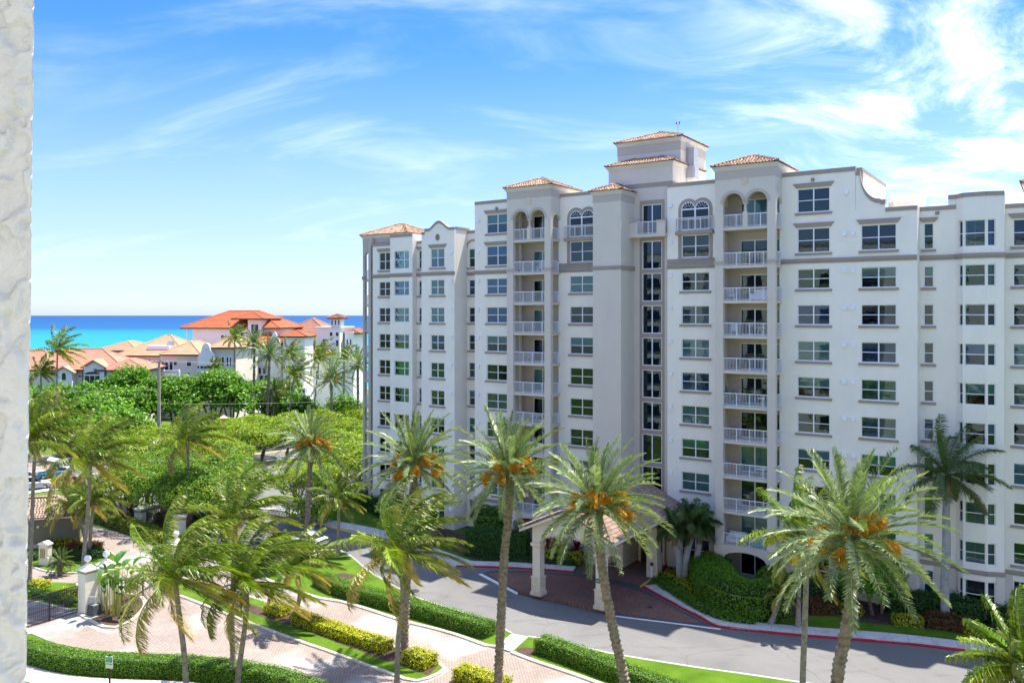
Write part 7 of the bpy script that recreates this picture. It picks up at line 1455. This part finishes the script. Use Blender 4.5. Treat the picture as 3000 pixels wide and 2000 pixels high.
# white villa in the middle with small orange roofs and the curved gable
t = 200; v = villa('villa', 'white villa with low orange roofs and small curved gable, between orange and brown roofed villas', 800, t, -0.05); X = lambda x: (x-800)*t/F
vb(v, X(720), X(870), 0, 14, 0, Z_at(1010, t), VW); course_roof(v, X(735), X(815), 0, 12, Z_at(1008, t), Z_at(974, t+5)-Z_at(1008, t), T_RED, 0.8); course_roof(v, X(820), X(868), 0, 10, Z_at(1005, t), 2.2, T_RED, 0.6); vb(v, X(842), X(905), -3, 4, 0, Z_at(985, t-3), VW, 'tower'); course_roof(v, X(842), X(905), -3, 4, Z_at(985, t-3), 1.3, T_RED, 0.7)
g = MB(); gp2 = [(X(789), 0.0), (X(792), 2.2), (X(797), 2.4), (X(801), 3.6), (X(804), 4.4), (X(809), 4.7), (X(814), 4.4), (X(817), 3.4), (X(822), 3.0), (X(826), 2.2), (X(828), 0.0)]; zg = Z_at(1030, t); g.strips([(a, zg-6, zg+b) for a, b in gp2], -1.2, -0.7); g.build('curved_gable', VW, v)
for xx in (798, 808, 820): villa_window(v, X(xx), -1.22, Z_at(1000, t)-0.3, 0.4, 0.9, True)
vb(v, X(715), X(735), -2, 8, 0, Z_at(1012, t), VC, 'cream_wing'); vb(v, X(870), X(915), -5, -1, 0, Z_at(1130, t), VW, 'terrace'); 
for i in range(5): villa_window(v, X(748+i*13), -0.02, Z_at(1094, t), 0.6, 1.4, True)
for i in range(4): villa_window(v, X(738+i*14), -0.02, Z_at(1118, t), 0.8, 1.5)
for i in range(5): villa_window(v, X(866+i*11), -5.02, Z_at(1150, t-5), 0.55, 1.1, True)
# peach roofed villa with balcony and big scrolled gable
t = 188; v = villa('villa', 'long white villa with peach coloured roofs, round window and scrolled white gable', 540, t, -0.10); X = lambda x: (x-540)*t/F; ze = Z_at(1042, t)
vb(v, X(330), X(540), 1, 15, 0, ze, VP); course_roof(v, X(340), X(535), 1, 15, ze, Z_at(983, t+7)-ze, T_PEACH, 1.0); vb(v, X(250), X(345), 3, 14, 0, Z_at(1028, t+3), VP, 'left_wing'); course_roof(v, X(255), X(368), 3, 14, Z_at(1027, t+3), Z_at(1001, t+8)-Z_at(1027, t+3), T_PEACH, 0.8)
vb(v, X(480), X(700), -2, 12, 0, Z_at(1037, t-2), VC, 'front_wing'); course_roof(v, X(492), X(598), -2, 11, Z_at(1038, t-2), Z_at(1000, t+4)-Z_at(1038, t-2), T_PEACH, 0.8); course_roof(v, X(635), X(708), -2, 10, Z_at(1017, t-2), 2.2, T_PEACH, 0.7); vb(v, X(635), X(708), -1.9, 10, 8, Z_at(1017, t-2), VC, 'upper_wing')
g = MB(); zg = Z_at(1050, t-3); pr2 = [(600, 1.6), (603, 1.6), (604, 2.3), (609, 2.4), (612, 3.2), (615, 4.1), (620, 4.5), (626, 4.65), (632, 4.5), (636, 3.9), (639, 3.1), (645, 2.4), (648, 2.3), (649, 1.6), (652, 1.6)]; g.strips([(X(a), zg-1.6, zg+b-1.2) for a, b in pr2], -3.1, -2.4); gg = g.build('curved_gable', VW, v)
mb = MB(); mb.tf = lambda a, b, q: (X(626)+a, -3.12-q, Z_at(1018, t-3)+b); mb.cyl((0, 0), 0.55, 0, 0.12, 16, 0.4); mb.build('carved_roundel', VW, gg)
villa_window(v, X(568), -2.02, Z_at(1072, t-2), 1.1, 1.1); villa_window(v, X(626), -2.5, Z_at(1078, t-2), 3.2, 1.9); villa_window(v, X(596), -2.02, Z_at(1078, t-2), 0.5, 1.7)
for xx in (500, 514): villa_window(v, X(xx), -2.02, Z_at(1084, t-2), 0.75, 1.9)
for xx, w_, h_ in ((670, 0.6, 2.0), (684, 0.5, 2.0), (693, 0.4, 2.0)): villa_window(v, X(xx), -2.02, Z_at(1071, t-2), w_, h_)
for xx, yy, ww, hh2 in ((370, 1056, 1.5, 0.55), (407, 1072, 1.7, 1.5), (427, 1073, 0.5, 1.5)): villa_window(v, X(xx), 0.98, Z_at(yy, t), ww, hh2)
mb = MB(); mb.box(X(490), X(552), -4.4, -2, Z_at(1102, t-3), Z_at(1100, t-3)+0.2); mb.box(X(490), X(552), -4.4, -4.1, Z_at(1087, t-3), Z_at(1087, t-3)+0.25)
for i in range(16): a = X(490)+(X(552)-X(490))*(i+0.5)/16; mb.box(a-0.08, a+0.08, -4.35, -4.15, Z_at(1100, t-3)+0.2, Z_at(1087, t-3))
for a in (X(491), X(506), X(551)): mb.box(a-0.25, a+0.25, -4.5, -4.0, Z_at(1102, t-3), Z_at(1083, t-3)+0.1)
mb.build('balcony', VW, v); mb = MB(); mb.box(X(600), X(695), -3.4, -2, Z_at(1088, t-3), Z_at(1082, t-3)); mb.build('balcony', VW, v)
vb(v, X(409), X(432), 2.2, 6, Z_at(1033, t+3), Z_at(1012, t+3), VW, 'roof_well'); vb(v, X(432), X(478), 2.2, 6, Z_at(1026, t+3), Z_at(1012, t+3), VW, 'roof_well'); vb(v, X(460), X(481), 4, 6, Z_at(1012, t+3), Z_at(999, t+3), GREY, 'chiller')
for xx in (488, 527): mb = MB(); mb.box(X(xx)-0.2, X(xx)+0.2, -2.35, -2.05, Z_at(1068, t-2), Z_at(1060, t-2)); mb.build('lantern', IRON, v)
# coral roofed house at the left
t = 172; v = villa('villa', 'cream house with the coral tiled roof and arched window behind the lone coconut palm', 230, t, 0.10); X = lambda x: (x-230)*t/F; ze = Z_at(1083, t)
vb(v, X(60), X(410), 1.5, 14, 0, ze, VC); course_roof(v, X(70), X(345), 1.5, 14, ze, Z_at(1022, t+8)-ze, T_CORAL, 1.0); course_roof(v, X(290), X(415), 0, 12, Z_at(1084, t), Z_at(1052, t+6)-Z_at(1084, t), T_CORAL, 0.9); course_roof(v, X(-40), X(150), 4, 15, ze+1, Z_at(1026, t+8)-ze-1, T_CORAL, 0.8)
def gabled(x0, x1, yb, yt, yr, mat, y0=-0.6):
    g = MB(); g.strips([(X(x0), 0, Z_at(yt, t)), ((X(x0)+X(x1))/2, 0, Z_at(yr, t)), (X(x1), 0, Z_at(yt, t))], y0, 2.5); g.build('gable_wall', mat, v); g = MB(); g.strips([(X(x0)-0.5, Z_at(yt, t)-0.2, Z_at(yt, t)+0.1), ((X(x0)+X(x1))/2, Z_at(yr, t)+0.05, Z_at(yr, t)+0.35), (X(x1)+0.5, Z_at(yt, t)-0.2, Z_at(yt, t)+0.1)], y0-0.5, 5.5); g.build('gable_roof', T_CORAL, v)
gabled(248, 305, 1130, 1076, 1058, VW); gabled(170, 215, 1130, 1090, 1076, VW)
wn = villa_window(v, X(272), -0.62, Z_at(1129, t), 3.0, 2.1); mb = MB(); mb.tf = lambda a, b, q: (X(272)+a, -0.66-q, Z_at(1098, t)+b); mb.strips([(1.45*math.cos(math.pi*(1-i/10)), 0.15, 0) for i in range(1)]+[(-1.4, 0, 0)], 0, 0) if False else mb.add([(1.5*math.cos(math.pi*i/12), 0.15+0.55*math.sin(math.pi*i/12), 0) for i in range(13)], [tuple(range(13))]); mb.build('fanlight', CARG, v)
villa_window(v, X(231), -0.0+1.45, Z_at(1106, t), 1.4, 0.4); villa_window(v, X(193), -0.62, Z_at(1112, t), 0.9, 1.5, True); vb(v, X(310), X(340), -0.3, 3, 0, Z_at(1088, t), VC, 'cream_wall')
mb = MB(); mb.tube([(X(246), -0.8, Z_at(1085, t)), (X(246), -0.8, 4)], 0.1, 6); mb.build('downpipe', bpy.data.materials['brown_eave'], v)
# spiral outside stair of the peach villa
ST = empty('spiral_stair', (V_at(716, 182), 182, 0)); tag(ST, 'white curved outside stair at the end of the broad leaved tree row', 'stair')
for i in range(14): a = 0.3+i*0.16; z = 1.6+i*0.24; mb = MB(); mb.prism([(1.6*math.cos(a), 1.6*math.sin(a)), (3.4*math.cos(a), 3.4*math.sin(a)), (3.4*math.cos(a+0.17), 3.4*math.sin(a+0.17)), (1.6*math.cos(a+0.17), 1.6*math.sin(a+0.17))], z, z+0.2); mb.build('step', VW, ST)
mb = MB(); pts = [(3.45*math.cos(0.3+i*0.16), 3.45*math.sin(0.3+i*0.16), 2.6+i*0.24) for i in range(15)]; mb.tube(pts, 0.08, 5); mb.build('handrail', VW, ST)
# ---------------------------------------------------------------- stucco wall of the photographer's own building, close on the left
def near_wall():
    m = plain('rough_white_stucco', (0.60, 0.615, 0.625), 0.9, var=0.05, scale=25, bmp=0.9, bscale=260)
    # trowelled knock-down relief as real displacement of a fine grid
    t0 = 1.25; z0, z1 = H-0.75, H+0.75; nz, nx = 700, 110; xe = -0.720; W_ = 0.35
    zz = np.linspace(z0, z1, nz); xx = np.linspace(-W_, 0, nx)
    def fbm(U, V, f, seed, sxy=(1, 1)):
        r = np.random.RandomState(seed); n = 64; g = r.uniform(-1, 1, (n, n)); u = U*f*sxy[0]; w = V*f*sxy[1]; iu = np.floor(u).astype(int); iw = np.floor(w).astype(int); fu = u-iu; fw = w-iw; fu = fu*fu*(3-2*fu); fw = fw*fw*(3-2*fw)
        G_ = lambda a, c: g[a % n, c % n]; return (G_(iu, iw)*(1-fu)+G_(iu+1, iw)*fu)*(1-fw)+(G_(iu, iw+1)*(1-fu)+G_(iu+1, iw+1)*fu)*fw
    X_, Z_ = np.meshgrid(xx, zz)
    wob = fbm(X_, Z_, 20, 5)*0.02; f1 = fbm(X_+wob, Z_+wob, 36, 1, (1, 0.7)); f2 = fbm(X_+wob, Z_, 80, 2); f3 = fbm(X_, Z_, 260, 3)
    hgt = np.clip((f1*0.75+f2*0.55)*3.2, -0.9, 0.8)*0.0065+f2*0.0016+f3*0.0009
    hgt = hgt*np.clip(-X_/0.012, 0.25, 1)
    xedge = xe+(Z_-H)*0.012
    V = np.stack([xedge+X_+np.where(X_ > -0.004, hgt*0.15, 0), t0-hgt, Z_], 2).reshape(-1, 3)
    back = np.stack([(xedge[:, -1]+hgt[:, -1]*0.15)*(t0+0.3)/t0-0.10, np.full(nz, t0+0.3), zz], 1); V = np.concatenate([V, back]); fs = []
    idx = np.arange(nz*nx).reshape(nz, nx); a = idx[:-1, :-1].ravel(); q = np.stack([a, a+1, a+nx+1, a+nx], 1); e = idx[:, -1]; bk = nz*nx+np.arange(nz); q2 = np.stack([e[:-1], bk[:-1], bk[1:], e[1:]], 1); Q = np.concatenate([q, q2])
    me = bpy.data.meshes.new('stucco_face'); me.vertices.add(len(V)); me.vertices.foreach_set('co', V.astype(np.float32).ravel()); me.loops.add(len(Q)*4); me.loops.foreach_set('vertex_index', Q.astype(np.int32).ravel()); me.polygons.add(len(Q)); me.polygons.foreach_set('loop_start', np.arange(0, len(Q)*4, 4, dtype=np.int32)); me.polygons.foreach_set('use_smooth', np.ones(len(Q), bool)); me.materials.append(m); me.update(calc_edges=True)
    root = empty('stucco_wall', (xe-0.6, t0+0.1, 0)); tag(root, 'rough white stucco wall edge filling the far left of the view, very close', 'wall')
    o = link(bpy.data.objects.new('stucco_face', me)); o.parent = root; o.location = (-(xe-0.6), -(t0+0.1), 0)
    mb = MB(); mb.prism([(-2.0, -0.08), (0.58, -0.08), (0.34, 0.2), (-2.0, 0.2)], 0, z0+0.01); mb.prism([(-2.0, -0.08), (0.58, -0.08), (0.34, 0.2), (-2.0, 0.2)], z1-0.01, 36); mb.box(-2.0, 0.24, -0.085, 0.2, z0, z1); mb.build('wall', m, root)
near_wall()

# ---------------------------------------------------------------- the photographer's own building behind the viewpoint (mirrored in the windows)
def own_building():
    o = empty('neighbouring_block', (UX*-10+WX*-2.2, UY*-10+WY*-2.2, 0), FACADE_ROT); tag(o, 'pale apartment front behind the viewpoint, seen only as a reflection in the windows', 'building')
    mb = MB(); mb.box(-62, 62, -18, 0, 0, 34.5); mb.build('wall', WHITE, o); mb = MB(); mb.box(-62.1, 62.1, -18, 0.06, 34.5, 34.9); mb.build('coping', TAUPE, o)
    fm = MB(); fm.box(-1.3, 1.3, 0, 0.05, 0, 1.7); fm = fm.mesh('window', CARG); sm = MB(); sm.box(-1.5, 1.5, 0, 0.12, -0.2, 0); sm = sm.mesh('sill', TAUPE); bm_ = MB(); bm_.box(-2.4, 2.4, 0.01, 1.5, -0.25, 0); bm_.box(-2.4, 2.4, 1.4, 1.45, 0.95, 1.0); bm_ = bm_.mesh('balcony', LTAN)
    for k in range(11):
        for i in range(-9, 10):
            x = i*6.4+1.5
            if abs(x-10) < 5 and k in (6, 7, 8): continue
            if i % 4 == 1: inst('balcony', bm_, o, (x, 0, 0.4+3*k)); inst('window', fm, o, (x, 0, 0.8+3*k))
            else: inst('window', fm, o, (x, 0, 1.2+3*k)); inst('sill', sm, o, (x, 0, 1.2+3*k))
own_building()
